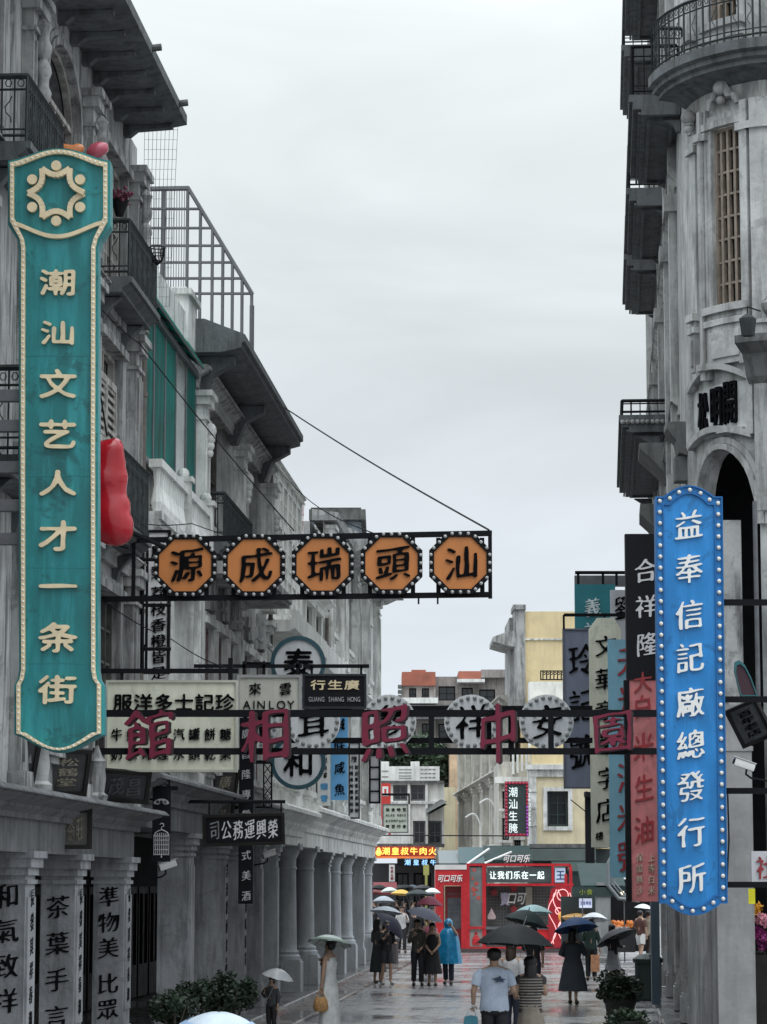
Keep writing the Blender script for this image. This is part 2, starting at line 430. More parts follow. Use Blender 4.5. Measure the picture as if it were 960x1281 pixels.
TEALM = mat('teal_paint', (.006, .19, .20), .42, .16, 1.6, .75, (.03, .33, .35))

# ---------------------------------------------------------------- ground
def paving(name, c1, c2, mortar, scale, w, h, wet, rot=0.0, rmin=.08, rmax=.42):
    m = bpy.data.materials.new(name); m.use_nodes = True; t = m.node_tree; b = t.nodes['Principled BSDF']; L = t.links.new
    g = N(t, 'ShaderNodeNewGeometry'); mp = N(t, 'ShaderNodeMapping'); mp.inputs['Rotation'].default_value = (0, 0, rot); L(g.outputs['Position'], mp.inputs[0])
    bt = N(t, 'ShaderNodeTexBrick'); L(mp.outputs[0], bt.inputs['Vector'])
    bt.inputs['Color1'].default_value = (*c1, 1); bt.inputs['Color2'].default_value = (*c2, 1); bt.inputs['Mortar'].default_value = (*mortar, 1)
    bt.inputs['Scale'].default_value = scale; bt.inputs['Mortar Size'].default_value = .018; bt.inputs['Brick Width'].default_value = w; bt.inputs['Row Height'].default_value = h
    bt.inputs['Mortar Smooth'].default_value = .2
    n = N(t, 'ShaderNodeTexNoise'); n.inputs['Scale'].default_value = .35; n.inputs['Detail'].default_value = 6; L(g.outputs['Position'], n.inputs['Vector'])
    n2 = N(t, 'ShaderNodeTexNoise'); n2.inputs['Scale'].default_value = 3.2; n2.inputs['Detail'].default_value = 5; L(g.outputs['Position'], n2.inputs['Vector'])
    mr = N(t, 'ShaderNodeMapRange'); L(n2.outputs[0], mr.inputs[0]); mr.inputs[1].default_value = .3; mr.inputs[2].default_value = .7; mr.inputs[3].default_value = .7; mr.inputs[4].default_value = 1.25
    mx = N(t, 'ShaderNodeMix', data_type='RGBA', blend_type='MULTIPLY'); mx.inputs[0].default_value = 1; L(bt.outputs[0], mx.inputs[6]); L(mr.outputs[0], mx.inputs[7]); L(mx.outputs[2], b.inputs['Base Color'])
    ad = N(t, 'ShaderNodeMath', operation='ADD'); L(n.outputs[0], ad.inputs[0])
    s2 = N(t, 'ShaderNodeMath', operation='MULTIPLY'); L(n2.outputs[0], s2.inputs[0]); s2.inputs[1].default_value = .35; L(s2.outputs[0], ad.inputs[1])
    rr = N(t, 'ShaderNodeMapRange'); L(ad.outputs[0], rr.inputs[0]); rr.inputs[1].default_value = .55; rr.inputs[2].default_value = .82; rr.inputs[3].default_value = rmin; rr.inputs[4].default_value = rmax; L(rr.outputs[0], b.inputs['Roughness'])
    hm = N(t, 'ShaderNodeMath', operation='SUBTRACT'); L(n2.outputs[0], hm.inputs[0]); L(bt.outputs['Fac'], hm.inputs[1])
    bp = N(t, 'ShaderNodeBump'); bp.inputs['Strength'].default_value = .35; bp.inputs['Distance'].default_value = .012; L(hm.outputs[0], bp.inputs['Height']); L(bp.outputs[0], b.inputs['Normal'])
    b.inputs['Specular IOR Level'].default_value = wet
    return m
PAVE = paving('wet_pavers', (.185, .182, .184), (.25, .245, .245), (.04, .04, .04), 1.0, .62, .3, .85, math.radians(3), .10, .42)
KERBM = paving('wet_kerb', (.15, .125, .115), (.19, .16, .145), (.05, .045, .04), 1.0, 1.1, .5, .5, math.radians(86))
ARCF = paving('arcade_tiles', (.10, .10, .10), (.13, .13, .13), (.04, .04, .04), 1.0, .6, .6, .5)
EARTH = mat('wet_ground', (.10, .10, .10), .5, .2, .2)

L_ = Frame((-6.17, 0), (.0637, 1), 1)
R_ = Frame((1.39, 0), (.08, 1), -1)

g = MB(); g.quad((-700, -100, -.03), (700, -100, -.03), (700, 1500, -.03), (-700, 1500, -.03)); structure('ground', g, EARTH)
g = MB(); g.quad((-9, 5, 0), (14, 5, 0), (18, 210, 0), (-4, 210, 0)); structure('street', g, PAVE)
g = MB()
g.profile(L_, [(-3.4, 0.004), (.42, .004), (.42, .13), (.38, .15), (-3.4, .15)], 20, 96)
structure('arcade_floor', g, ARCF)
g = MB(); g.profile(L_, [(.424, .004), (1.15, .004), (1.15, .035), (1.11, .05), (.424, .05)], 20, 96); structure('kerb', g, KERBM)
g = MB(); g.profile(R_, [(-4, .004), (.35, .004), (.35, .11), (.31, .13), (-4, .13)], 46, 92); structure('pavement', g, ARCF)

# ---------------------------------------------------------------- pieces of old buildings
def window(fr, par, ua, ub, za, zb, n=0.0, rise=0.0, rows=3, cols=2, fm=None, depth=.22, surround=None, sill=True, fw=.07, pm=None, sproj=.06):
    fm = fm or WOOD
    f = MB(); a, b = n-depth-.05, n-depth+.04
    f.box(fr, ua, ua+fw, a, b, za, zb-rise); f.box(fr, ub-fw, ub, a, b, za, zb-rise); f.box(fr, ua+fw, ub-fw, a, b, za, za+fw)
    if rise:
        um = (ua+ub)/2; R = (ub-ua)/2
        o = [(um+R*math.cos(math.pi*i/14), zb-rise+rise*math.sin(math.pi*i/14)) for i in range(15)]
        q = [(um+(R-fw)*math.cos(math.pi*i/14), zb-rise+(rise-fw)*math.sin(math.pi*i/14)) for i in range(15)]
        for i in range(14):
            f.prism(fr, [o[i], o[i+1], q[i+1], q[i]], a, b)
        f.box(fr, ua+fw, ub-fw, a, b, zb-rise-fw/2, zb-rise+fw/2)
    else: f.box(fr, ua+fw, ub-fw, a, b, zb-fw, zb)
    top = zb-rise if rise else zb
    for i in range(1, cols): u = ua+(ub-ua)*i/cols; f.box(fr, u-.025, u+.025, a+.01, b-.01, za+fw, top-fw/2)
    for j in range(1, rows): z = za+(top-za)*j/rows; f.box(fr, ua+fw, ub-fw, a+.02, b-.02, z-.018, z+.018)
    w = part('window', f, fm, par)
    p = MB()
    if rise:
        p.prism(fr, [(ua, za), (ub, za)] + [((ua+ub)/2+(ub-ua)/2*math.cos(math.pi*i/14), zb-rise+rise*math.sin(math.pi*i/14)) for i in range(15)], n-depth-.10, n-depth-.06)
    else: p.box(fr, ua, ub, n-depth-.10, n-depth-.06, za, zb)
    part('pane', p, pm or PANE, w)
    if surround:
        s = MB(); e = .13
        s.box(fr, ua-e, ua-.003, n+.003, n+sproj, za, zb-rise); s.box(fr, ub+.003, ub+e, n+.003, n+sproj, za, zb-rise)
        if rise:
            um = (ua+ub)/2; R = (ub-ua)/2
            for (r0, r1, pr) in ((.003, .10, sproj), (.11, .19, sproj*.6)):
                for i in range(14):
                    A, B = math.pi*i/14, math.pi*(i+1)/14
                    s.prism(fr, [(um+(R+r)*math.cos(x), zb-rise+(rise+r)*math.sin(x)) for r, x in ((r0, A), (r1, A), (r1, B), (r0, B))], n+.003, n+pr)
        else:
            s.box(fr, ua-e-.06, ub+e+.06, n+.003, n+sproj+.06, zb+.003, zb+.12); s.box(fr, ua-e, ub+e, n+.004, n+sproj, zb+.123, zb+.22)
        part('surround', s, surround, w)
    if sill:
        s = MB(); s.box(fr, ua-.16, ub+.16, n+.002, n+.16, za-.12, za-.003); s.box(fr, ua-.10, ub+.10, n+.002, n+.09, za-.2, za-.123)
        part('sill', s, surround or GREY2, w)
    return w
def shutter(fr, par, ua, ub, za, zb, n, m):
    """Tall louvred leaves, some slats open."""
    s = MB()
    for a, b in ((ua, (ua+ub)/2-.01), ((ua+ub)/2+.01, ub)):
        s.box(fr, a, a+.06, n, n+.05, za, zb); s.box(fr, b-.06, b, n, n+.05, za, zb)
        for z in (za, (za+zb)/2-.05, zb-.1): s.box(fr, a+.06, b-.06, n, n+.05, z, z+.1)
        k = int((zb-za)/.11)
        for i in range(1, k): z = za+(zb-za)*i/k; s.box(fr, a+.06, b-.06, n+.012, n+.03, z-.032, z+.02)
    return part('shutter', s, m, par)
def iron_rail(fr, path, z, h, bars=.11, fancy=True):
    """Iron railing along (u, n) points; bars and scrolls in one mesh."""
    r = MB()
    for (a, b) in zip(path, path[1:]):
        P, Q = fr.p(a[0], a[1], 0), fr.p(b[0], b[1], 0); ln = (Q-P).length; k = max(2, int(ln/bars)); V = lambda t, zz: tuple(P+(Q-P)*t+Vector((0, 0, zz)))
        r.tube([V(0, z+h), V(1, z+h)], .035, 4); r.tube([V(0, z+h*.8), V(1, z+h*.8)], .014, 4); r.tube([V(0, z+.08), V(1, z+.08)], .018, 4); r.tube([V(0, z+h*.2), V(1, z+h*.2)], .012, 4)
        for i in range(k+1): r.tube([V(i/k, z+.0), V(i/k, z+h)], .011 if i % 4 else .017, 4)
        if fancy:
            for i in range(k):
                t = (i+.5)/k; c = Vector(V(t, z+h*.9)); d = (Q-P).normalized()
                r.tube([c + d*.035*math.cos(x) + Vector((0, 0, .045*math.sin(x))) for x in [j*math.pi/3 for j in range(7)]], .008, 3, False)
                if i % 2: r.tube([Vector(V(t, z+h*(.3+.4*q))) + d*.04*math.sin(q*7+i) for q in (0, .2, .4, .6, .8, 1)], .008, 3, False)
    return r
def balcony(fr, par, u0, u1, nn, z, rh=.75, sm=None, rm=None, label=None, bars=.11):
    s = MB(); s.profile(fr, [(.002, z-.21), (nn-.14, z-.21), (nn-.14, z-.16), (nn-.05, z-.11), (nn-.05, z-.08), (nn, z-.08), (nn, z), (.002, z)], u0, u1)
    b = part('balcony', s, sm or RDARK, par, label=label)
    e = .06; r = iron_rail(fr, [(u0+e, .05), (u0+e, nn-e), (u1-e, nn-e), (u1-e, .05)], z, rh, bars)
    part('railing', r, rm or IRONG, b)
    for u in (u0+.25, u1-.4):
        k = MB(); k.profile(fr, [(.003, z-.62), (.06, z-.6), (.1, z-.45), (nn*.4, z-.32), (nn*.62, z-.23), (.003, z-.23)], u, u+.16); part('bracket', k, sm or RDARK, b)
    return b
def pilaster(fr, par, u0, u1, z0, z1, m, pr=.14, n=0.0, cap=True):
    s = MB(); s.box(fr, u0, u1, n+.003, n+pr, z0, z1)
    w = .05
    s.box(fr, u0+.08, u0+.12, n+pr+.001, n+pr+.03, z0+.3, z1-.6); s.box(fr, u1-.12, u1-.08, n+pr+.001, n+pr+.03, z0+.3, z1-.6)
    if cap:
        s.box(fr, u0-.06, u1+.06, n+.004, n+pr+.08, z1-.24, z1-.1); s.box(fr, u0-.1, u1+.1, n+.004, n+pr+.13, z1-.1, z1-.002)
        s.box(fr, u0-.03, u1+.03, n+.004, n+pr+.04, z1-.5, z1-.45)
    s.box(fr, u0-.05, u1+.05, n+.004, n+pr+.05, z0+.002, z0+.2)
    return part('pilaster', s, m, par)
def cornice(fr, par, u0, u1, z, m, out=.45, h=.5, name='cornice', n=0.0):
    s = MB(); s.profile(fr, [(n+.003, z-h), (n+.08, z-h), (n+.08, z-h*.8), (n+out*.35, z-h*.62), (n+out*.35, z-h*.5), (n+out*.8, z-h*.28), (n+out*.8, z-h*.22), (n+out, z-h*.22), (n+out, z-.05), (n+out-.06, z), (n+.003, z)], u0, u1)
    return part(name, s, m, par)
def pier(fr, par, u0, u1, n0, n1, z1, m, cap=.28, label=None):
    s = MB(); z0 = .155
    s.box(fr, u0-.05, u1+.05, n0-.05, n1+.05, z0, .62); s.box(fr, u0-.025, u1+.025, n0-.025, n1+.025, .62, .68)
    s.box(fr, u0, u1, n0, n1, .68, z1-cap)
    s.box(fr, u0+.06, u1-.06, n1+.001, n1+.025, .9, z1-cap-.25)
    s.box(fr, u0-.03, u1+.03, n0-.03, n1+.03, z1-cap-.10, z1-cap-.05)
    s.box(fr, u0-.04, u1+.04, n0-.04, n1+.04, z1-cap, z1-cap+.09); s.box(fr, u0-.08, u1+.08, n0-.08, n1+.08, z1-cap+.09, z1-.08); s.box(fr, u0-.12, u1+.12, n0-.12, n1+.12, z1-.08, z1)
    return part('pier', s, m, par, label=label)
def round_column(fr, par, u, n, r, z1, m):
    c = fr.p(u, n, 0); s = MB()
    s.box(fr, u-r*1.5, u+r*1.5, n-r*1.5, n+r*1.5, .155, .85); s.box(fr, u-r*1.42, u+r*1.42, n-r*1.42, n+r*1.42, .85, .9)
    s.lathe((c.x, c.y, 0), [(r*1.38, .9), (r*1.38, .98), (r*1.15, 1.02), (r*1.2, 1.08), (r*1.02, 1.14), (r, 1.3), (r*.9, z1-.62), (r*.98, z1-.60), (r*.98, z1-.55), (r*.9, z1-.53), (r*.92, z1-.36), (r*1.22, z1-.2), (r*1.22, z1-.14)], 28)
    s.box(fr, u-r*1.42, u+r*1.42, n-r*1.42, n+r*1.42, z1-.14, z1)
    return part('column', s, m, par, smooth=40)
def spandrels(fr, par, piers, z0, z1, n, t, m):
    s = MB(); s.box(fr, piers[0], piers[-1], n-t, n, z0, z1); return part('entablature', s, m, par)
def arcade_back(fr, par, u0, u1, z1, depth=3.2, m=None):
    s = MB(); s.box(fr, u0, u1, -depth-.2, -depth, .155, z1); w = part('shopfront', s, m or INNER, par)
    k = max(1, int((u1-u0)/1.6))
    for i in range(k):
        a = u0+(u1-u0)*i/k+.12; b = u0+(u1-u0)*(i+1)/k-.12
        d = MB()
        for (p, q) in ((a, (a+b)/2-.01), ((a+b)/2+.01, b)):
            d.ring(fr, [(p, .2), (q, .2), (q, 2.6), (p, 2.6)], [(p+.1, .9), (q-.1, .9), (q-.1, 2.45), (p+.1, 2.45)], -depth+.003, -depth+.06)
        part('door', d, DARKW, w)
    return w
def shell(fr, par, u0, u1, z0, z1, m, depth=9.0, front=.36):
    s = MB(); s.box(fr, u0, u1, -depth, -front, z0, z1); return part('body', s, m, par)
def side_face(fr, u, n0=0.0):
    """Plane of a pier's side that looks at the camera: u runs outwards from the building."""
    q = fr.p(u, n0, 0); return Frame((q.x, q.y), (fr.nv.x, fr.nv.y), 1 if fr is L_ else -1)
# ================================================================ LEFT SIDE OF THE STREET
# ---- nearest house, behind the tall teal sign
B1 = thing('shophouse', 'dark stained grey shophouse with iron balconies behind the tall teal sign', 'building', L_.p(32, -1, 0), 'old shophouses with arcades')
F1 = [(27.6, 29.6, 11, 13.0), (32.3, 34.6, 10.95, 13.05, .75), (36.5, 38.4, 10.95, 12.7)]
F2 = [(27.4, 29.2, 7.7, 10.0), (32.5, 34.2, 7.7, 10.0), (36.4, 38.2, 7.7, 10.0)]
F3 = [(27.2, 29.2, 4.3, 6.75), (32.3, 34.3, 4.3, 6.6), (36.3, 38.3, 4.3, 6.6)]
w = MB(); w.grid(L_, 24, 39.6, 3.6, 13.46, 0, .34, F1+F2+F3); part('wall', w, GREY1, B1)
shell(L_, B1, 24, 39.58, 3.7, 13.44, GREY1)
for i, h in enumerate(F1):
    window(L_, B1, *h[:4], 0, h[4] if len(h) > 4 else 0, 4, 4, WOODP, .10, GREY1, False)
for h in F1[:1]+F2[1:]: shutter(L_, B1, h[0]+.07, h[1]-.07, h[2]+.05, h[3]-.4, -.06, WOODP)
for h in F2: window(L_, B1, *h[:4], 0, 0, 4, 2, WOODP, .10, GREY1, False)
for h in F3: window(L_, B1, *h[:4], 0, 0, 5, 4, mat('grey_sash', (.10, .095, .09), .6, .3, 5), .10, GREY1)
shutter(L_, B1, F2[0][0]+.07, F2[0][1]-.07, F2[0][2]+.05, F2[0][3]-.3, -.06, WOODP)
for u in (26.0, 30.9, 35.0, 38.9):
    for a, b in ((3.72, 7.1), (7.45, 10.5), (10.85, 13.0)): pilaster(L_, B1, u, u+.55, a, b, GREY1)
for z in (7.3, 10.72): cornice(L_, B1, 24, 39.6, z, GREY1, .22, .3, 'string_course')
for u in (26.27, 31.17, 35.27, 39.17):                              # moulded drops on the pilasters
    s = MB(); s.lathe(L_.p(u, .2, 11.1), [(.02, 0)] + [(.05+.06*abs(math.sin(k*.9)), .08*k) for k in range(1, 20)] + [(.02, 1.62)], 10); part('ornament', s, GREY1, B1, smooth=50)
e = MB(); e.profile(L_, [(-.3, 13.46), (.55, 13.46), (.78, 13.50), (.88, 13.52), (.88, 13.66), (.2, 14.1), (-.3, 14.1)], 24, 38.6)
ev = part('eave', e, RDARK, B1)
for i in range(17):
    u = 24.4+i*.87; k = MB(); k.profile(L_, [(.002, 13.3), (.10, 13.3), (.2, 13.38), (.70, 13.41), (.70, 13.455), (.002, 13.455)], u, u+.14); part('rafter', k, RDARK, ev)
for u in (32.2, 35.2, 37.8):
    k = MB(); k.tube([L_.p(u, .8, 13.6), L_.p(u, 1.0, 13.62)], .05, 8); part('spout', k, ROOFT, ev)
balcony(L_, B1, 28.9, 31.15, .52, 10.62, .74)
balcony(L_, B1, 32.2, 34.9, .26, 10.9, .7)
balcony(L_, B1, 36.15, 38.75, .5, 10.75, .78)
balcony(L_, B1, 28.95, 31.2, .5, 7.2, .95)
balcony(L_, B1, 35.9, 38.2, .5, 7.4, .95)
# ground floor of it: piers with painted couplets, beam, cornice
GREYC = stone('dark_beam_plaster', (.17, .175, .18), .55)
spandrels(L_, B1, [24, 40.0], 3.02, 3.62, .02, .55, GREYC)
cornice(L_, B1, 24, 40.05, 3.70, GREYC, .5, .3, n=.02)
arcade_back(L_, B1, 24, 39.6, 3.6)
PTXT = [(32.7, '和氣致祥生意興隆', 41), (36.0, '茶葉手言吉利', 37), (40.0, '準物美比眾不同', 39)]
INKT = mat('faded_ink', (.008, .008, .009), .8, .3, 6, spec=.1)
for u1, txt, wpx in PTXT:
    p = pier(L_, B1, u1-.6, u1, -.46, -.02, 3.04, PIERD)
    fr = side_face(L_, u1-.6, 0)
    ztop = {32.7: 2.72, 36.0: 2.60, 40.0: 2.66}[u1]
    spc = {32.7: .40, 36.0: .46, 40.0: .36}[u1]
    skip = 0
    for i, ch in enumerate(txt):
        if u1 == 40.0 and i >= 3: skip = .14
        z = ztop - spc*(i+.5) - skip
        if z < .85: break
        mb = MB(); put(mb, fr, ch, -.24, z, .32, .31, .004, .012, 'brush'); part('character', mb, INKT, p)
    mb = MB(); fr2 = Frame(tuple(L_.p(0, 0, 0))[:2], tuple(L_.d)[:2], 1)
    for i, ch in enumerate('長發其祥春和景明'):
        z = 2.5-.28*i
        if z < 1: break
        mb = MB(); put(mb, L_, ch, u1-.3, z, .22, .22, .006, .012, 'brush'); part('character', mb, INKT, p)
# plaque on the beam, three leaning boards on the ledge
def board(name, label, cat, px, py, d, w, h, tilt, m, txt, tm, yaw=0.0, group=None, style='brush', roll=0.0, stand=True):
    c = at(px, py, d); t = thing(name, label, cat, c, group)
    R = Matrix.Translation(c) @ Matrix.Rotation(yaw, 4, 'Z') @ Matrix.Rotation(tilt, 4, 'X') @ Matrix.Rotation(roll, 4, 'Y')
    class T(Frame):
        def p(s, u, n, z): return R @ Vector((u, -n, z))
    fr = T((0, 0), (1, 0)); b = MB()
    b.box(fr, -w/2, w/2, -.05, 0, -h/2, h/2); part('board', b, m, t)
    f = MB(); f.ring(fr, [(-w/2-.05, -h/2-.05), (w/2+.05, -h/2-.05), (w/2+.05, h/2+.05), (-w/2-.05, h/2+.05)], [(-w/2, -h/2), (w/2, -h/2), (w/2, h/2), (-w/2, h/2)], -.06, .03); part('frame', f, DARKW, t)
    k_ = len(txt); span = (w if w > h else h)-.1; st = span/k_
    for i, ch in enumerate(txt):
        mb = MB()
        if w > h: put(mb, fr, ch, -span/2+st*(i+.5), 0, .92*st, h*.8, .002, .014, style)
        else: put(mb, fr, ch, 0, span/2-st*(i+.5), w*.6, st*.9, .002, .014, style)
        part('character', mb, tm, t)
    return t, fr
GILT = mat('dull_gilt', (.22, .20, .15), .5, .3, 6)
BRD = mat('weathered_board', (.035, .032, .032), .5, .3, 4, .3, (.09, .09, .09))
board('hanging_plaque', 'dark carved plaque leaning out over the cornice at the left edge', 'plaque', 17, 958, 31.2, .46, .62, .30, BRD, '積厚流光', GILT, .5, 'leaning shop plaques', roll=.06)
board('hanging_plaque', 'dark carved plaque leaning on the cornice under the foot of the teal sign', 'plaque', 84, 966, 33.6, .46, .48, .30, BRD, '松鶴堂', GILT, .45, 'leaning shop plaques', roll=.02)
board('hanging_plaque', 'blackened blank-looking plaque under the lower left corner of the cream grocery sign', 'plaque', 156, 984, 36.6, .58, .34, .32, mat('black_board', (.02, .022, .025), .45, .3, 3), '茂昌', mat('grey_lettering', (.06, .06, .065), .6), .3, 'leaning shop plaques', roll=.06)
board('name_plaque', 'weathered rectangular shop plaque fixed to the beam between two piers', 'plaque', 83, 1037, 34.35, .54, .40, 0.0, mat('weathered_panel', (.13, .125, .11), .7, .3, 4, .5), '森泰茶莊', GILT, .25, None)
board('hanging_plaque', 'narrow dark plaque leaning above the black transport company board', 'plaque', 278, 1000, 49.3, .42, 1.0, .22, BRD, '廣源盛', GILT, .5, 'leaning shop plaques', roll=.05)
# small ornamental finials on the ledge
for px, py, d in ((38, 968, 33.0), (111, 976, 35.7)):
    c = at(px, py, d); q = L_.hit(px, 1000, .12)
    c = L_.p(q[0], .22, 3.705)
    s = MB(); s.lathe(c, [(.13, 0), (.15, .08), (.10, .12), (.12, .3), (.10, .5), (.12, .52), (.06, .6), (.02, .72)], 12)
    solo('finial', s, GREY1, {38: 'grey stone finial on the ledge between the two leftmost leaning plaques', 111: 'grey stone finial on the ledge right of the middle leaning plaque'}[px], 'finial', c, 'ledge finials', 50)

# ---- second house: green glazed loggia, big dark eave
B2 = thing('shophouse', 'pale grey shophouse with green glazed loggia and a wide dark eave', 'building', L_.p(49, -1, 0), 'old shophouses with arcades')
H2 = [(47.4, 51.4, 9.05, 11.2), (53.0, 56.8, 9.05, 11.2), (40.6, 43.0, 4.7, 7.4), (43.6, 45.9, 4.7, 7.4),
      (47.5, 48.7, 4.7, 7.15), (49.4, 50.6, 4.7, 7.15), (51.3, 52.5, 4.7, 7.15), (53.5, 54.7, 4.7, 7.15), (55.6, 56.8, 4.7, 7.15)]
w = MB(); w.grid(L_, 39.62, 57.8, 3.6, 11.62, 0, .5, H2 + [(40.3, 46.0, 8.9, 11.3)]); part('wall', w, GREY2, B2)
shell(L_, B2, 39.64, 57.78, 3.7, 11.5, GREYD, front=.6)
for h in H2[:2]:
    window(L_, B2, h[0], h[1], h[2], h[3], 0, 0, 2, 4, mat('brown_grey_frame', (.13, .115, .105), .7, .3, 4), .3, None, False)
for h in H2[2:4]: window(L_, B2, *h, 0, 0, 1, 3, WHITEW, .3, GREY2)
for h in H2[4:]:
    wd = window(L_, B2, *h, 0, 0, 5, 2, mat('rosy_frame', (.20, .14, .14), .6, .3, 5), .08, GREY2, True)
    k = MB(); um = (h[0]+h[1])/2
    k.box(L_, um-.2, um+.2, .004, .16, 7.42, 8.15); k.box(L_, um-.5, um-.22, .004, .12, 7.40, 7.85); k.box(L_, um+.22, um+.5, .004, .12, 7.40, 7.85)
    k.tube([L_.p(um+.25, .2, 7.5), L_.p(um+.3, .28, 7.42), L_.p(um+.38, .3, 7.5)], .03, 6)
    part('keystone', k, GREY1, wd)
for u in (46.15, 51.95, 57.1):
    pilaster(L_, B2, u, u+.62, 8.3, 11.0, GREY2, .2)
    k = MB(); c = L_.p(u+.31, .30, 10.35)
    for j in range(4): k.ball(c + Vector((-.05, 0, -.13*j)), .11-.017*j, 8, 6, 1.3)
    part('ornament', k, GREY2, B2, smooth=50)
    pilaster(L_, B2, u, u+.62, 4.3, 8.1, GREY2, .12)
cornice(L_, B2, 46.1, 57.8, 11.45, GREY1, .3, .4, 'string_course')
e = MB(); e.profile(L_, [(-.4, 11.62), (.5, 11.62), (.70, 11.66), (.84, 11.70), (.84, 11.78), (.9, 11.80), (.9, 11.92), (.2, 12.2), (-.4, 12.2)], 45.9, 56.6)
ev = part('eave', e, RDARK, B2)
for i in range(3):
    u = 46.3+i*4.9; k = MB(); k.profile(L_, [(.005, 10.9), (.14, 10.9), (.3, 11.3), (.66, 11.5), (.66, 11.615), (.005, 11.615)], u, u+.3); part('bracket', k, RDARK, ev)
# roof parapet with post and turned balusters
p = MB()
p.box(L_, 45.0, 46.1, -.4, .05, 11.63, 12.42); p.box(L_, 44.9, 46.2, -.46, .11, 12.42, 12.52); p.box(L_, 45.1, 46.0, -.36, .0, 12.52, 12.58)
pb = part('parapet', p, GREY2, B2)
r = MB(); r.box(L_, 46.2, 55.0, -.32, -.12, 12.40, 12.5); r.box(L_, 46.2, 55.0, -.32, -.12, 12.21, 12.26)
part('rail', r, GREY2, pb)
for i in range(34):
    k = MB(); u = 46.35+i*.26; k.lathe(L_.p(u, -.22, 12.26), [(.04, 0), (.055, .04), (.03, .09), (.04, .14)], 8); part('baluster', k, GREY2, pb)
r = MB(); r.box(L_, 41.7, 44.9, -.5, .02, 11.63, 12.1); part('parapet', r, GREY2, B2)
# green loggia
GREENG = mat('green_glass', (.010, .135, .115), .6, .5, .7, .5, (.02, .24, .20), spec=.1)
GREENP = mat('green_sheet', (.01, .5, .38), .5, .2, 1.2, .3, (.0, .28, .22), spec=.15)
gl = MB(); gl.box(L_, 40.0, 46.1, -.02, .10, 8.85, 8.95); gl.box(L_, 40.0, 46.1, -.02, .10, 11.2, 11.3)
lg = part('glazed_loggia', gl, STEEL, B2)
for i in range(6):
    u = 40.0+i*1.21; k = MB(); k.box(L_, u, u+.09, .0, .05, 8.95, 11.2); part('post', k, STEEL, lg)
    if i < 5:
        k = MB(); k.box(L_, u+.095, u+1.205, .022, .036, 8.96, 11.19); part('pane', k, GREENG if i != 3 else mat('grey_glass', (.12, .15, .13), .2, .3, 1), lg)
k = MB(); k.profile(L_, [(-.3, 11.66), (.20, 11.32), (.22, 11.35), (-.28, 11.70)], 39.7, 45.8); aw = part('awning', k, GREENP, B2)
for i in range(7):
    k = MB(); u = 39.8+i*1.08; k.tube([L_.p(u, .0, 11.44), L_.p(u, .20, 11.30)], .02, 4); part('rafter', k, STEEL, aw)
k = MB(); k.tube([L_.p(39.7, .20, 11.31), L_.p(45.8, .20, 11.31)], .022, 4); part('rail', k, STEEL, aw)
# white balustrade under the loggia
s = MB(); s.box(L_, 40.2, 46.1, .003, .34, 8.0, 8.12); s.profile(L_, [(.003, 7.7), (.1, 7.7), (.3, 7.9), (.3, 7.998), (.003, 7.998)], 40.2, 46.1)
bl = part('balcony', s, GREY2, B2)
r = MB(); r.box(L_, 40.2, 46.1, .14, .34, 8.78, 8.9); part('railing', r, WHITEW, bl)
for i in range(26):
    k = MB(); u = 40.35+i*.22; k.lathe(L_.p(u, .24, 8.12), [(.05, 0), (.085, .15), (.04, .4), (.06, .66)], 8); part('baluster', k, WHITEW, bl)
for u in (43.2, 46.0):
    k = MB(); k.box(L_, u-.12, u+.12, .1, .37, 8.12, 8.98); k.box(L_, u-.16, u+.16, .06, .41, 8.98, 9.06); k.ball(L_.p(u, .24, 9.12), .1, 8, 6); part('post', k, GREY2, bl)
balcony(L_, B2, 47.3, 51.7, .45, 8.55, .85)
# flat canopy on the first floor
k = MB(); k.profile(L_, [(.003, 7.98), (.95, 7.98), (.95, 8.05), (1.0, 8.06), (1.0, 8.2), (.003, 8.2)], 47.2, 53.4); part('canopy', k, GREY1, B2)
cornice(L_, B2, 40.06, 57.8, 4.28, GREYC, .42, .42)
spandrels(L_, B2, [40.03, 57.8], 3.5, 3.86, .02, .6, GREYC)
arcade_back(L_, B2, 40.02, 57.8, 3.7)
COUP = ['百貨匹頭名煙', '洋酒罐頭食品', '京果海味雜貨']
for i, (u1, du) in enumerate(((46.9, .62), (51.6, .6), (54.7, .5), (57.8, .5))):
    p = pier(L_, B2, u1-du, u1, -.55, -.02, 3.5, PIERD)
    if i in (1, 2):
        for j, ch in enumerate(COUP[i]): mb = MB(); put(mb, L_, ch, u1-.28, 2.9-.34*j, .3, .28, .006, .012, 'brush'); part('character', mb, INKT, p)

# ---- third house: white, with ledge; netted roof screen beyond
B3 = thing('shophouse', 'whitewashed shophouse with projecting ledge and a white lattice of windows on top', 'building', L_.p(61, -1, 0), 'old shophouses with arcades')
H3 = [(58.4, 60.0, 4.9, 7.4), (60.8, 62.4, 4.9, 7.4), (63.2, 64.8, 4.9, 7.4)]
T3 = [(58.15+1.08*i, 59.0+1.08*i, 8.75+1.02*j, 9.55+1.02*j) for i in range(7) for j in range(3)]
w = MB(); w.grid(L_, 57.82, 66.0, 3.6, 11.8, 0, .3, H3+T3); part('wall', w, WHITEW, B3); shell(L_, B3, 57.84, 65.98, 3.7, 11.78, GREY2)
for h in H3: window(L_, B3, *h, 0, 0, 4, 2, GREYD, .08, WHITEW)
for h in T3: window(L_, B3, *h, 0, 0, 2, 2, WHITEW, .02, None, False, .04)
k = MB(); k.profile(L_, [(.003, 7.95), (.5, 7.95), (.62, 8.02), (.62, 8.42), (.55, 8.42), (.55, 8.2), (.003, 8.2)], 57.85, 66); part('balcony', k, WHITEW, B3)
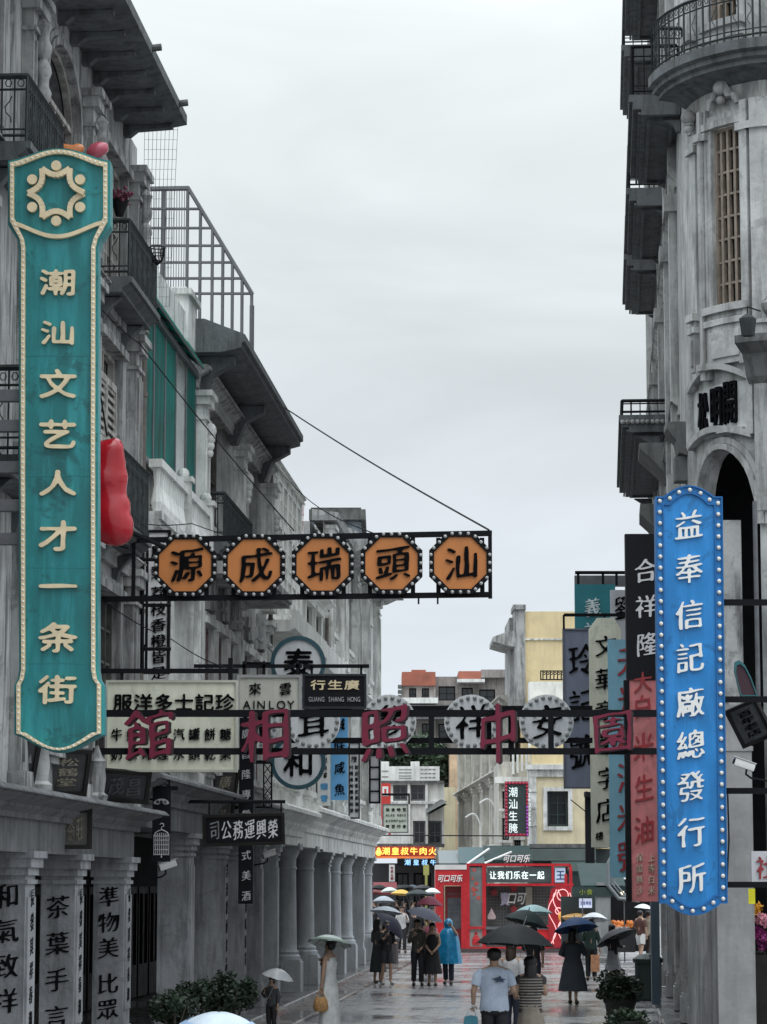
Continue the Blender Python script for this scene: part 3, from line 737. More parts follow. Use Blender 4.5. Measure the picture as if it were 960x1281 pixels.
for i in range(8): k = MB(); k.box(L_, 58.0+i*1.08, 58.07+i*1.08, .004, .03, 8.5, 11.75); part('rib', k, WHITEW, B3)
cornice(L_, B3, 57.82, 66.0, 11.92, WHITEW, .12, .16)
cornice(L_, B3, 57.82, 66.0, 4.35, WHITEW, .5, .6); spandrels(L_, B3, [57.82, 66.0], 3.55, 3.74, .02, .6, WHITEW)
arcade_back(L_, B3, 57.82, 66, 3.7)
pier(L_, B3, 60.5, 61.0, -.5, -.02, 3.55, COLM)
round_column(L_, B3, 65.4, -.28, .25, 3.6, COLM)

B4 = thing('shophouse', 'low white shophouse with flat parapet beside the round columns', 'building', L_.p(69, -1, 0), 'old shophouses with arcades')
H4 = [(66.7, 68.3, 4.9, 7.2), (69.3, 70.9, 4.9, 7.2), (66.7, 68.3, 8.55, 9.5), (69.3, 70.9, 8.55, 9.5)]
w = MB(); w.grid(L_, 66.02, 72.0, 3.6, 9.8, 0, .3, H4); part('wall', w, WHITEW, B4); shell(L_, B4, 66.04, 71.98, 3.7, 9.78, GREY2)
for h in H4: window(L_, B4, *h, 0, 0, 3, 2, GREYD, .08, WHITEW)
k = MB(); k.profile(L_, [(.003, 7.7), (.5, 7.8), (.6, 7.85), (.6, 8.4), (.52, 8.4), (.52, 8.05), (.003, 8.05)], 66.05, 72); part('balcony', k, WHITEW, B4)
cornice(L_, B4, 66.02, 72.0, 9.95, WHITEW, .35, .3); cornice(L_, B4, 66.02, 72, 4.5, WHITEW, .5, .6); spandrels(L_, B4, [66.02, 72], 3.55, 3.89, .02, .6, WHITEW)
arcade_back(L_, B4, 66.02, 72, 3.7); round_column(L_, B4, 70.1, -.28, .25, 3.6, COLM)
# white lattice screen on its roof
s = MB()
for i in range(9): u = 66.3+i*.7; s.tube([L_.p(u, -.5, 9.98), L_.p(u, -.5, 12.1-.04*i)], .045, 5)
for z in (10.3, 10.8, 11.3, 11.75): s.tube([L_.p(66.3, -.5, z), L_.p(71.9, -.5, z)], .04, 5)
for i in range(23): u = 66.3+i*.25; s.tube([L_.p(u, -.52, 9.98), L_.p(u, -.52, 12.0)], .012, 4)
solo('lattice_screen', s, WHITEW, 'white lattice screen standing on the roof of the low white shophouse', 'screen', L_.p(69, -.5, 9.95))
s = MB(); s.box(L_, 66.4, 71.8, -4.2, -1.2, 9.96, 11.9); t_ = thing('roof_hut', 'pale roof hut behind the white lattice screen', 'roof hut', L_.p(69, -2.5, 9.95)); part('wall', s, GREY2, t_)
for i in range(5):
    for j in range(2): k = MB(); k.box(L_, 66.7+i*1.0, 67.3+i*1.0, -1.197, -1.17, 10.2+.85*j, 10.8+.85*j); part('window', k, PANE, t_)

# ---- last houses on the left: grey, fluted pilasters, upturned eave
B6 = thing('shophouse', 'tall grey shophouse with fluted pilasters, arched window and upturned eave at the far end', 'building', L_.p(82, -1, 0), 'old shophouses with arcades')
H6 = [(73.2, 75.2, 9.4, 11.3), (73.2, 75.2, 5.2, 7.8), (79.0, 81.2, 9.4, 11.0), (83.2, 85.6, 9.2, 11.3, .9), (87.6, 89.8, 9.2, 11.0), (79.0, 81.2, 5.2, 7.8), (83.2, 85.6, 5.2, 7.8), (87.6, 89.8, 5.2, 7.8)]
w = MB(); w.grid(L_, 72.02, 92.4, 3.6, 12.2, 0, .4, H6); part('wall', w, GREY2, B6); shell(L_, B6, 72.04, 92.38, 3.7, 12.18, GREY1)
for h in H6: window(L_, B6, *h[:4], 0, h[4] if len(h) > 4 else 0, 3, 2, GREYD, .08, GREY2)
for u in (72.3, 76.2, 77.4, 81.9, 86.4, 91.6):
    pilaster(L_, B6, u, u+.7, 4.6, 8.3, GREY2, .2); pilaster(L_, B6, u, u+.7, 8.6, 12.1, GREY2, .2)
cornice(L_, B6, 72.02, 92.4, 8.5, GREY2, .3, .35, 'string_course'); cornice(L_, B6, 72.02, 92.4, 4.5, GREY2, .5, .6); spandrels(L_, B6, [72.02, 92.4], 3.5, 3.89, .02, .6, GREY2)
e = MB(); e.profile(L_, [(-.4, 12.0), (.05, 12.0), (.4, 12.06), (.7, 12.2), (.95, 12.2), (.95, 12.45), (.7, 12.5), (.3, 12.75), (-.4, 12.9)], 78, 92.9); part('eave', e, GREY1, B6)
e = MB(); e.profile(L_, [(-.3, 12.2), (.35, 12.2), (.4, 12.4), (-.3, 12.5)], 72.02, 78); part('eave', e, GREY1, B6)
arcade_back(L_, B6, 72.02, 92.4, 3.7)
for i, u in enumerate((74.8, 79, 83.3, 87.8, 92.2)):
    if i in (0, 3): pier(L_, B6, u-.55, u, -.5, -.02, 3.5, COLM)
    else: round_column(L_, B6, u-.3, -.28, .25, 3.55, COLM)
B5 = thing('tower_block', 'blue grey roof tower with flat slab roof rising behind the lettered octagons', 'building', at(420, 700, 85))
a, b = at(389, 640, 84), at(452, 640, 84); SLATE = stone('blue_grey_render', (.25, .29, .33), .4)
w = MB(); w.wbox(a.x, b.x, 84, 90, 12.92, 13.75); w.wbox(a.x+.05, b.x-.05, 84.05, 89.9, 13.75, 13.8); part('wall', w, SLATE, B5)
w = MB(); w.wbox(a.x-.05, b.x+.14, 83.8, 90.3, 13.8, 14.12); w.wbox(a.x, b.x, 84, 90, 14.12, 14.2); part('roof', w, ROOFT, B5)
for px in (426,):
    q = at(px, 657, 84); w = MB(); w.wbox(q.x-.13, q.x+.13, 83.93, 83.997, 13.3, 13.62); part('window', w, PANE, B5)
q = at(405, 660, 84); w = MB(); w.wbox(q.x-.16, q.x+.16, 83.4, 83.9, 12.92, 13.5); w.wbox(q.x-.26, q.x+.26, 83.3, 83.95, 13.5, 13.6); part('chimney', w, GREY2, B5)
k = MB()
for i in range(20):
    c = at(372+random.uniform(-8, 8), 655, 71) ; c.z = 12.1+random.uniform(0, .6); k.add([c+Vector((random.uniform(-.12, .12), 0, random.uniform(-.1, .1))) for _ in range(3)], [(0, 1, 2)])
for i in range(6):
    c = at(372+random.uniform(-8, 8), 655, 71); k.tube([(c.x, 71, 11.6), (c.x+.05, 71.1, 12.5)], .008, 4)
solo('roof_plant', k, mat('rust_leaves', (.25, .10, .07), .7), 'straggling reddish plant growing on the roof behind the lattice screen', 'plant', at(372, 670, 71))

# ---- cage of steel bars on the roof of the second house (stands across the roof)
fr = facing(48.5); q = lambda x, y: fr.hit(x, y, 0)
s = MB(); bars = [(235, 235, 440), (251, 261, 455), (266, 287, 430), (279, 309, 445), (291, 330, 460), (303, 350, 470), (315, 368, 462)]
for x, y0, y1 in bars: a, b = q(x, y0), q(x, y1); s.tube([fr.p(a[0], 0, a[1]), fr.p(a[0], 0, min(b[1], 12.9 if x > 240 else b[1]))], .032, 5)
a, b = q(235, 234), q(316, 368); s.tube([fr.p(a[0], 0, a[1]), fr.p(b[0], 0, b[1])], .04, 5)
for y, x1 in ((261, 252), (285, 266), (307, 279), (328, 291), (348, 303), (367, 315)):
    a, b = q(176, y), q(x1, y); s.tube([fr.p(a[0], 0, a[1]), fr.p(b[0], 0, b[1])], .028, 5)
a, b = q(176, 236), q(236, 235); s.tube([fr.p(a[0], 0, a[1]), fr.p(b[0], 0, b[1])], .05, 5)
for i in range(18):
    x = 180+i*3.2; a, b = q(x, 238), q(x, 366); s.tube([fr.p(a[0], .02, a[1]), fr.p(a[0], .02, b[1])], .008, 3)
for i, x in enumerate((176, 205)):
    a = q(x, 236); s.tube([fr.p(a[0], -.02, a[1]), fr.p(a[0], -.02, 11.9)], .04, 5)
a = q(315, 440); s.tube([fr.p(a[0], 0, 12.0), fr.p(a[0], 0, 13.0)], .045, 5)
solo('steel_cage', s, STEEL, 'open cage of grey steel bars standing on the roof against the sky', 'cage', fr.p(q(250, 400)[0], 0, 11.9))
# safety net by the eave of the first house
s = MB(); P0 = L_.p(38.6, .75, 13.6); P1 = L_.p(39.3, .55, 11.0)
for i in range(9): a = P0 + Vector((-.06*i, 0, 0)); b = P1 + Vector((-.05*i, 0, 0)); s.tube([a, b], .0035, 3)
for j in range(20): t = j/19; a = P0+(P1-P0)*t; s.tube([a, a+Vector((-.48+.08*t, 0, 0))], .003, 3)
solo('safety_net', s, STEEL, 'thin wire net hanging below the end of the topmost dark eave', 'net', P1)
# hanging baskets
for (px, py, d, lab) in ((197, 318, 38.2, 'empty wire plant basket hanging beside the upper iron balcony railing'), (203, 640, 41.2, 'empty black wire basket in front of the white balustrade')):
    c = at(px, py, d); s = MB(); rr = .11
    for z, r in ((.10, rr), (0, rr*.92), (-.10, rr*.6)): s.tube([c+Vector((r*math.cos(a*math.pi/8), r*math.sin(a*math.pi/8), z)) for a in range(17)], .008, 4, False)
    for a in range(10): A = a*math.pi/5; s.tube([c+Vector((r*math.cos(A), r*math.sin(A), z)) for z, r in ((.10, rr), (0, rr*.92), (-.1, rr*.6), (-.16, .0))], .006, 4, False)
    s.tube([c+Vector((-.1, 0, .1)), c+Vector((-.42, .1, .1))], .01, 4)
    solo('wire_basket', s, IRON, lab, 'basket', c, 'wire plant baskets')
c = at(150, 248, 36.6); s = MB(); s.lathe(c+Vector((0, 0, -.25)), [(.05, 0), (.12, .2), (.13, .22)], 10); pt = thing('flower_pot', 'small flower pot with dark red blooms on the upper balcony rail', 'flower pot', c+Vector((0, 0, -.25))); part('pot', s, IRON, pt)
s = MB()
for i in range(60):
    v = Vector((random.gauss(0, .07), random.gauss(0, .07), random.gauss(0, .045)+.02)); s.ball(c+v, .03, 5, 4)
part('flowers', s, mat('dark_red_petals', (.16, .035, .06), .6, .3, 20), pt)

# rain pipes, meter boxes and cable bundles on the left fronts
for u, z1, lab in ((39.85, 11.3, 'rusty rain pipe between the two nearest grey shophouses'), (57.9, 11.4, 'grey rain pipe where the loggia house meets the white shophouse'), (72.1, 9.6, 'thin rain pipe at the start of the fluted grey shophouse')):
    k = MB(); k.tube([L_.p(u, .10, 4.4), L_.p(u, .10, z1)], .05, 8); 
    for j in range(4): z = 5+1.6*j; k.tube([L_.p(u, .10, z-.03), L_.p(u, .10, z+.03)], .066, 8)
    solo('rain_pipe', k, mat('old_pipe', (.16, .14, .125), .6, .3, 5, .4), lab, 'pipe', L_.p(u, .1, 4.4), 'rain pipes')
# ================================================================ RIGHT SIDE OF THE STREET
RC = Curve([(5.79, 55), (5.39, 50), (5.07, 46.2), (4.98, 44.6), (5.0, 43.7), (5.16, 43.1), (5.42, 42.65), (5.72, 42.35), (6.05, 42.15), (7, 42.0), (8.5, 41.9)], 1)
def rh(px, py=500): return RC.hit(px, py)[0]
R1 = thing('corner_building', 'curved grey corner building with a raised company name and a dark arch', 'building', RC.p(rh(905), 0, 0))
ua, ub = rh(876, 600), rh(951, 600)
uw0, uw1 = rh(894, 220), rh(927, 220); uv0, uv1 = rh(865, 260), rh(881, 260)
HR = [(ua, ub, 0, 9.45, 1.25), (uw0, uw1, 11.75, 14.65), (uv0+.25, uv1-.3, 11.75, 14.4), (uw0, uw1, 16.4, 19), (uv0+.25, uv1-.3, 16.4, 19)]
u_end = RC.len
w = MB(); w.grid(RC, 8.72, u_end, 0, 21, 0, .22, HR); part('wall', w, RWALL, R1, smooth=25)
for h in HR[1:]:
    wd = window(RC, R1, *h, 0, 0, 8, 4, mat('tan_sash', (.27, .22, .175), .6, .25, 5, .3), .06, RWALL, True, .05)
    k = MB(); um = (h[0]+h[1])/2
    k.box(RC, h[0]-.1, h[1]+.1, .004, .1, h[2]-.95, h[2]-.32); k.box(RC, h[0]+.02, h[1]-.02, .1, .13, h[2]-.85, h[2]-.42); k.box(RC, h[0]-.16, h[1]+.16, .004, .14, h[2]-.32, h[2]-.22)
    part('apron', k, RWALL, wd)
    k = MB()
    for s_ in (-1, 1):
        pts = [RC.p(um+s_*(h[1]-h[0])*.5*t, .09, h[3]+.3+.35*(1-t)**.6+.05*math.sin(9*t)) for t in (1, .85, .7, .5, .3, .12, 0)]
        k.tube(pts, [.04, .07, .05, .08, .06, .09, .06], 6)
    k.ball(RC.p(um, .1, h[3]+.62), .13, 8, 6); k.ball(RC.p(um, .1, h[3]+.42), .08, 8, 6)
    part('crest', k, RWALL, wd, smooth=50)
# strips and pilasters
for (x0, x1, pr) in ((882, 886, .14), (886.5, 889.5, .08), (931.5, 941, .12), (944, 975, .13)):
    a, b = rh(x0, 250), rh(x1, 250); a, b = min(a, b), max(a, b); k = MB(); zb_ = 10.6 if x0 < 940 else 8.4; k.box(RC, a, b, .003, pr, zb_, 15.0); k.box(RC, a-.05, b+.05, .004, pr+.06, 14.5, 14.62)
    k.box(RC, a-.04, b+.04, .005, pr+.05, 10.75, 10.86); part('pilaster', k, RWALL, R1, smooth=25)
# name panel: raised frame and characters
pa, pb = rh(869, 560), rh(943, 520)
k = MB()
ZS = lambda t: .62*(t*(1-t)*4)**.8
NP = 18; out = [(pa+(pb-pa)*i/NP, 9.35-.0*i) for i in range(NP+1)]
for i in range(NP):
    t0, t1 = i/NP, (i+1)/NP; A, B = pa+(pb-pa)*t0, pa+(pb-pa)*t1
    for base, sg in ((10.52, 1), (9.62, -1)):
        z0, z1 = base+sg*.28*math.sin(math.pi*t0)*(1 if sg > 0 else -.6), base+sg*.28*math.sin(math.pi*t1)*(1 if sg > 0 else -.6)
        k.add([RC.p(A, .003, z0-.05), RC.p(B, .003, z1-.05), RC.p(B, .003, z1+.05), RC.p(A, .003, z0+.05), RC.p(A, .12, z0-.05), RC.p(B, .12, z1-.05), RC.p(B, .12, z1+.05), RC.p(A, .12, z0+.05)], [(4, 5, 6, 7), (0, 1, 5, 4), (3, 2, 6, 7), (0, 3, 7, 4), (1, 2, 6, 5)])
for u in (pa, pb): k.box(RC, u-.05, u+.05, .003, .12, 9.62, 10.52)
k.box(RC, rh(904, 580), rh(934, 580), .003, .12, 9.70, 9.76)
np_ = part('name_panel', k, RWALL, R1)
k = MB(); k.box(RC, pa+.05, pb-.05, .004, .012, 9.68, 10.5); part('name_field', k, PANELW, np_)
np_ = np_
for ch, x, dz in (('開', 916, .10), ('明', 899, .0), ('松', 883, -.10)):
    k = MB(); put(k, RC, ch, rh(x, 510), 10.14+dz*.5, {'開': .30, '明': .29, '松': .31}[ch], .76, .01, .07, 'bold'); 
    part('character', k, INK, np_)
k = MB(); um = (ua+ub)/2; Rr = (ub-ua)/2                          # arch moulding
for (r0, r1, pr) in ((.003, .09, .12), (.10, .2, .06)):
    for i in range(20):
        A, B = math.pi*i/20, math.pi*(i+1)/20
        k.prism(RC, [(um+(Rr+r)*math.cos(x), 8.2+(1.25+r)*math.sin(x)) for r, x in ((r0, A), (r1, A), (r1, B), (r0, B))], .003, pr)
part('arch_moulding', k, RWALL, R1)
# big curved balcony
BC = RC; b0, b1 = rh(858, 110), rh(958, 40)+.5
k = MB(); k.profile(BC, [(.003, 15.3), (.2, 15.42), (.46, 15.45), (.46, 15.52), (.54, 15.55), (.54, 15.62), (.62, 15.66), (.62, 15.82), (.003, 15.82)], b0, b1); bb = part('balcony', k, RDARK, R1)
us = RC.cuts(b0+.05, b1-.05); path = [(b0+.05, .06)] + [(u, .56) for u in us[::3]] + [(b1-.05, .06)]
part('railing', iron_rail(RC, path, 15.82, .85, .12), IRONG, bb)
# bracket console with lamp on the right pilaster
a = rh(951, 420); k = MB(); k.profile(RC, [(.135, 10.4), (.2, 10.5), (.3, 10.85), (.5, 11.0), (.5, 11.12), (.135, 11.12)], a-.12, a+.5); part('console', k, GREYD, R1)
k = MB(); k.box(RC, a, a+.42, .14, .4, 11.12, 11.3); k.box(RC, a-.04, a+.46, .136, .44, 11.3, 11.36); part('urn_base', k, GREY1, R1)
# second bracket (left edge of the name panel)
a = rh(856); k = MB(); k.profile(RC, [(.003, 9.6), (.14, 9.65), (.18, 9.85), (.34, 10.05), (.34, 10.16), (.003, 10.16)], a, a+.6); k.box(RC, a+.1, a+.5, .003, .2, 9.2, 9.6); part('console', k, GREYD, R1)
# pier under the arch
p = MB(); p.wbox(5.00, 5.56, 41.5, 42.9, .1, 5.35); p.wbox(4.98, 5.58, 41.48, 42.92, 4.65, 4.72)
p.wbox(4.975, 4.997, 41.7, 41.9, .1, 5.3); p.wbox(4.975, 4.997, 42.3, 42.5, .1, 5.3); part('pier', p, mat('smooth_render', (.33, .33, .32), .7, .2, 1.4, .3, (.15, .15, .14), .3, 10), R1)
p = MB(); p.wbox(5.26, 5.59, 42.5, 42.9, 5.36, 8.3); part('pier', p, GREY1, R1)
p = MB(); p.wbox(5.32, 12, 45.3, 45.6, 0, 9.7); p.wbox(11, 11.3, 42.3, 45.3, 0, 9.7); p.wbox(5.4, 11, 43.4, 45.3, 9.55, 9.7); part('inner_wall', p, INNER, R1)  # near-black walls and ceiling, added so the inside of the arch reads as shade
# balconied house further along the right-hand side
R2 = thing('balcony_house', 'long grey house with stacked dark balconies jutting over the street', 'building', R_.p(60, -1, 0))
w = MB(); w.grid(R_, 46.3, 71, 3.6, 24, -.02, .4, [(u, u+1.6, z, z+2.6) for u in (47.5, 52.2, 57.6, 62.5) for z in (5.0, 12.2, 16.2, 20.5)]); part('wall', w, RWALL, R2)
shell(R_, R2, 46.4, 70.9, 3.7, 23.9, RWALL, 7, .5)
for u in (47.5, 52.2, 57.6, 62.5):
    for z in (5.0, 12.2, 16.2, 20.5): window(R_, R2, u, u+1.6, z, z+2.6, -.02, 0, 4, 2, WOOD, .2, RWALL, False)
for u in (46.5, 50.4, 56.0, 63.2, 70.2): k = MB(); k.box(R_, u, u+.5, -.015, .16, 3.7, 23.5); k.box(R_, u-.08, u+.58, -.014, .24, 14.2, 14.5); k.box(R_, u-.08, u+.58, -.014, .24, 9.2, 9.6); part('pilaster', k, RWALL, R2)
for z in (14.9, 10.9, 19.6): cornice(R_, R2, 46.3, 71, z, RWALL, .2, .3, 'string_course', -.02)
def box_balcony(u0, u1, z, nn=.84, rh_=.85, orn=False):
    k = MB(); k.profile(R_, [(-.01, z-.35), (nn-.2, z-.35), (nn-.2, z-.25), (nn-.06, z-.25), (nn-.06, z-.12), (nn, z-.12), (nn, z), (-.01, z)], u0, u1)
    k.ring(Frame(tuple(R_.p(0, 0, 0))[:2], tuple(R_.d)[:2], -1), [(u0, z-.34), (u1, z-.34), (u1, z-.3), (u0, z-.3)], [(u0+.02, z-.335), (u1-.02, z-.335), (u1-.02, z-.305), (u0+.02, z-.305)], nn-.19, nn-.15)
    # moulded panel on the underside
    zz = z-.352
    for (a, b, c, d) in ((u0+.2, u1-.2, .1, .16), (u0+.2, u1-.2, nn-.36, nn-.3), (u0+.2, u0+.27, .16, nn-.36), (u1-.27, u1-.2, .16, nn-.36)): k.box(R_, a, b, c, d, zz-.05, zz)
    b = part('balcony', k, RDARK, R2)
    part('railing', iron_rail(R_, [(u0+.06, .02), (u0+.06, nn-.07), (u1-.06, nn-.07), (u1-.06, .02)], z, rh_, .16, False), IRON, b)
    for u in (u0+.1, u1-.25):
        q = MB(); q.profile(R_, [(.17, z-.95), (.22, z-.9), (.26, z-.7), (.4, z-.55), (nn-.4, z-.42), (.17, z-.42)] if orn else [(-.01, z-.62), (.05, z-.6), (.1, z-.5), (nn*.3, z-.42), (-.01, z-.42)], u, u+.15); part('bracket', q, RDARK, b)
    return b
for u0, u1, z in ((44.6, 49.2, 15.75), (51.2, 55.8, 15.85), (57.2, 61.8, 15.95), (50.6, 55.0, 20.3), (57.2, 61.8, 20.55), (50.6, 55, 24.0)):
    box_balcony(u0, u1, z)
box_balcony(55.0, 64.5, 12.1, 1.0, .3, True)
k = MB()
for i in range(9): k.ball(R_.p(54.96, .12+.1*i, 11.95), .05, 6, 4)
part('ornament', k, GREY1, R2)
k = MB(); k.profile(R_, [(-.01, 8.9), (.2, 9.0), (.3, 9.5), (.62, 9.8), (.62, 10.0), (-.01, 10.0)], 53.0, 54.6); k.profile(R_, [(-.01, 10.6), (.1, 10.6), (.4, 10.9), (.62, 11.1), (.62, 11.2), (-.01, 11.2)], 53.0, 54.8); part('console', k, GREYD, R2)
k = MB(); k.box(R_, 46.3, 71, -.6, -.02, 3.3, 3.7); part('entablature', k, RWALL, R2)
arcade_back(R_, R2, 47.9, 71, 3.6, 3.0)
for u1 in (42.7+4, 51.5, 56.4, 63, 69.5): pier(R_, R2, u1-.6, u1, -.55, -.02, 3.4, RWALL)
# cast stone urn on the right pilaster console
c = RC.p(rh(953)+.2, .28, 11.36); s = MB(); s.lathe(c, [(.08, 0), (.05, .06), (.13, .16), (.15, .26), (.11, .3), (.04, .38)], 12); solo('stone_urn', s, GREY1, 'small stone urn on the console at the right edge of the corner building', 'urn', c, None, 50)
# wall lantern
c = at(936, 408, 40.9); s = MB(); M = Matrix.Identity(4)
lt = thing('wall_lantern', 'dark hexagonal lantern hanging beside the upper right name panel', 'lantern', c)
s.lathe(c, [(.04, -.16), (.10, -.15), (.13, .10), (.13, .12), (.02, .2)], 6); part('shade', s, IRONG, lt)
s = MB(); s.tube([c+Vector((0, 0, .2)), c+Vector((0, 0, .3)), c+Vector((.25, .4, .32))], .012, 5); part('arm', s, IRON, lt)
s = MB(); s.tube([(5.62, 41.1, 5.3), (5.62, 41.1, 8.4)], .035, 8); solo('downpipe', s, STEEL, 'pale vertical pipe in the dark opening right of the blue sign', 'pipe', (5.62, 41.1, 5.3))
# ================================================================ SIGNS
CREAM_S = mat('cream_board', (.74, .75, .61), .55, .1, 2, .35, (.46, .44, .33))
WHITE_S = mat('white_board', (.84, .85, .84), .5, .08, 2, .3, (.45, .45, .43))
BLACK_S = mat('black_lacquer', (.007, .007, .010), .5, .15, 2, spec=.2)
RED_S = mat('faded_red_board', (.62, .20, .20), .6, .14, 2.5, .45, (.34, .16, .15))
REDINK = mat('red_ink', (.33, .03, .035), .5, .15, 6)
BLUE_S = mat('bright_blue_paint', (.010, .215, .56), .42, .12, 1.2, .6, (.03, .29, .72))
BLUE_D = mat('blue_edge', (.006, .13, .38), .4, .1, 2)
WHITEL = mat('white_letter', (.86, .86, .83), .35, .05, 4)
GOLDL = mat('pale_gold_letter', (.80, .66, .42), .35, .12, 6, coat=.2)
ORANGE_S = mat('orange_panel', (.60, .215, .055), .5, .08, 2, .3, (.45, .16, .04))
CRIMSON = mat('crimson_letter', (.19, .018, .045), .55, .15, 5, .3, (.12, .02, .04), spec=.3)
FRAMEB = mat('black_frame', (.007, .008, .010), .7, .2, 5, spec=.15)
BULBME = {}
def bulb(par, pos, r, m=None, name='bulb'):
    m = m or BULB; key = (round(r, 4), m.name)
    if key not in BULBME:
        b = MB(); b.ball((0, 0, 0), r, 10, 6); me = bpy.data.meshes.new('bulb'); me.from_pydata([tuple(v) for v in b.v], [], b.f); me.shade_smooth(); me.materials.append(m); BULBME[key] = me
    o = bpy.data.objects.new(name, BULBME[key]); link(o, par); o.location = Vector(pos) - BASE[par.name]; BASE[o.name] = BASE[par.name]; return o
class PF(Frame):
    """Facing plane at distance d that also takes photograph coordinates."""
    def __init__(s, d): Frame.__init__(s, (0, d), (1, 0), 1); s.dd = d; s.m = d/FPX
    def q(s, x, y): return s.hit(x, y, 0)
def chars(par, fr, lst, m, style, n0=.004, n1=.03, each=False, name='lettering'):
    """lst of (character, x, y, w, h) in photograph units on fr."""
    mb = MB(); each = each or (len(lst) <= 10 and min(q[4] for q in lst) >= 5)
    for ch, x, y, w, h in lst:
        u, z = fr.q(x, y)
        if each: mb = MB()
        put(mb, fr, ch, u, z, w*fr.m, h*fr.m, n0, n1, style)
        if each: part('character', mb, m, par, smooth=35)
    if not each: part(name, mb, m, par)
def vlist(txt, x, y0, y1, w, h): k = len(txt); return [(c, x, y0+(y1-y0)*(i/(k-1) if k > 1 else 0), w, h) for i, c in enumerate(txt)]
def hlist(txt, x0, x1, y, w, h): k = len(txt); return [(c, x0+(x1-x0)*(i/(k-1) if k > 1 else 0), y, w, h) for i, c in enumerate(txt)]
def rect(fr, x0, y0, x1, y1): a, b = fr.q(x0, y1), fr.q(x1, y0); return a[0], b[0], a[1], b[1]
def plate(name, label, cat, d, x0, y0, x1, y1, m, th=.10, edge=None, ew=3, group=None, bracket=None):
    fr = PF(d); u0, u1, z0, z1 = rect(fr, x0, y0, x1, y1)
    t = thing(name, label, cat, fr.p((u0+u1)/2, -th/2, z0), group)
    b = MB(); b.box(fr, u0, u1, -th, 0, z0, z1); part('board', b, m, t)
    if edge:
        e = ew*fr.m; f = MB(); f.ring(fr, [(u0-.01, z0-.01), (u1+.01, z0-.01), (u1+.01, z1+.01), (u0-.01, z1+.01)], [(u0+e, z0+e), (u1-e, z0+e), (u1-e, z1-e), (u0+e, z1-e)], -th-.01, .03); part('frame', f, edge, t)
    if bracket:                                     # list of (u/x from, to, y): bars back to the building, in photograph units
        for xa, xb, y in bracket:
            a, b_ = fr.q(xa, y), fr.q(xb, y); k = MB(); k.box(fr, a[0], b_[0], -th-.05, -th-.005, a[1]-.03, a[1]+.03); part('bracket', k, FRAMEB, t)
    return t, fr

# ---- tall teal sign
fr = PF(28.2); sx = lambda pts: [fr.q(x, y) for x, y in pts]
def teal_outline(e):
    """Outline of the teal sign shrunk by e photograph units."""
    pts = [(10+e, 281-e), (10+e, 201+e)] + [(10+e+(128-2*e)*t, 201+e-16*math.sin(math.pi*t)**1.5) for t in [i/16 for i in range(1, 16)]] + [(138-e, 201+e), (138-e, 281-e)]
    pts += [(132-e, 290-e*.4), (126-e, 299), (123-e, 310), (122.5-e, 560), (123-e, 838), (125-e, 850), (130-e, 857), (130-e, 919-e*.3)]
    low = [(130-e-(112-2*e)*t, 919-e*.6+22*math.sin(math.pi*t)**1.3) for t in [i/16 for i in range(1, 16)]]
    pts += low + [(18+e, 919-e*.3), (18+e, 857), (22+e, 850), (24+e, 838), (23.5+e, 560), (24+e, 310), (22+e, 299), (16+e, 290-e*.4)]
    return sx(pts)
t = thing('street_sign', 'tall teal hanging sign with gold characters and a star emblem on its head', 'sign', fr.p(*[fr.q(74, 940)[0], -.1, fr.q(74, 940)[1]]))
b = MB(); b.prism(fr, teal_outline(0), -.26, 0); part('board', b, TEALM, t)
b = MB(); b.ring(fr, teal_outline(3.2), teal_outline(8.2), .003, .05); bd = part('border', b, GOLDL, t)
b = MB(); O = teal_outline(5.7); P = []
for (a, c) in zip(O, O[1:]+O[:1]):
    ln = math.hypot(c[0]-a[0], c[1]-a[1]); P.append((a, c, ln))
acc = 0; step = .058
for a, c, ln in P:
    while acc < ln: tt = acc/ln; b.ball(fr.p(a[0]+(c[0]-a[0])*tt, .052, a[1]+(c[1]-a[1])*tt), .013, 6, 4); acc += step
    acc -= ln
o = part('bulb', b, mat('small_bulbs', (.9, .88, .78), .3, .05), bd); o['kind'] = 'stuff'
# band under the head
b = MB(); lowb = [(16+112*q/16, 280-0*q+17*math.sin(math.pi*q/16)**1.4) for q in range(17)]
for (x0, y0), (x1, y1) in zip(lowb, lowb[1:]):
    b.prism(fr, sx([(x0, y0-2.6), (x1, y1-2.6), (x1, y1+2.6), (x0, y0+2.6)]), .0035, .054+.0004*x0/16)
part('border', b, GOLDL, t)
import itertools; CNT = itertools.count()
em = MB(); R0 = 28                                    # six arcs and six discs
for k in range(6):
    a0 = math.pi/3*k; a1 = a0 + math.pi/3; V0 = (71+35*math.cos(a0), 243+35*math.sin(a0)); V1 = (71+35*math.cos(a1), 243+35*math.sin(a1)); am = (a0+a1)/2
    pts = []
    for i in range(9):
        w_ = i/8; x = V0[0]*(1-w_)+V1[0]*w_; y = V0[1]*(1-w_)+V1[1]*w_; dip = 8*math.sin(math.pi*w_); pts.append((x-dip*math.cos(am), y-dip*math.sin(am)))
    pts = [pts[0]]+pts[1:-1]+[pts[-1]]
    for (x0, y0), (x1, y1) in zip(pts, pts[1:]):
        nx, ny = y1-y0, -(x1-x0); l_ = math.hypot(nx, ny); nx *= 3.4/l_; ny *= 3.4/l_
        em.prism(fr, sx([(x0+nx, y0+ny), (x1+nx, y1+ny), (x1-nx, y1-ny), (x0-nx, y0-ny)]), .003, .052+.0009*next(CNT))
    em.prism(fr, [(fr.q(71+34.5*math.cos(am), 243+34.5*math.sin(am))[0]+.054*math.cos(i*math.pi/9), fr.q(71+34.5*math.cos(am), 243+34.5*math.sin(am))[1]+.054*math.sin(i*math.pi/9)) for i in range(18)], .003, .06)
part('emblem', em, GOLDL, t)
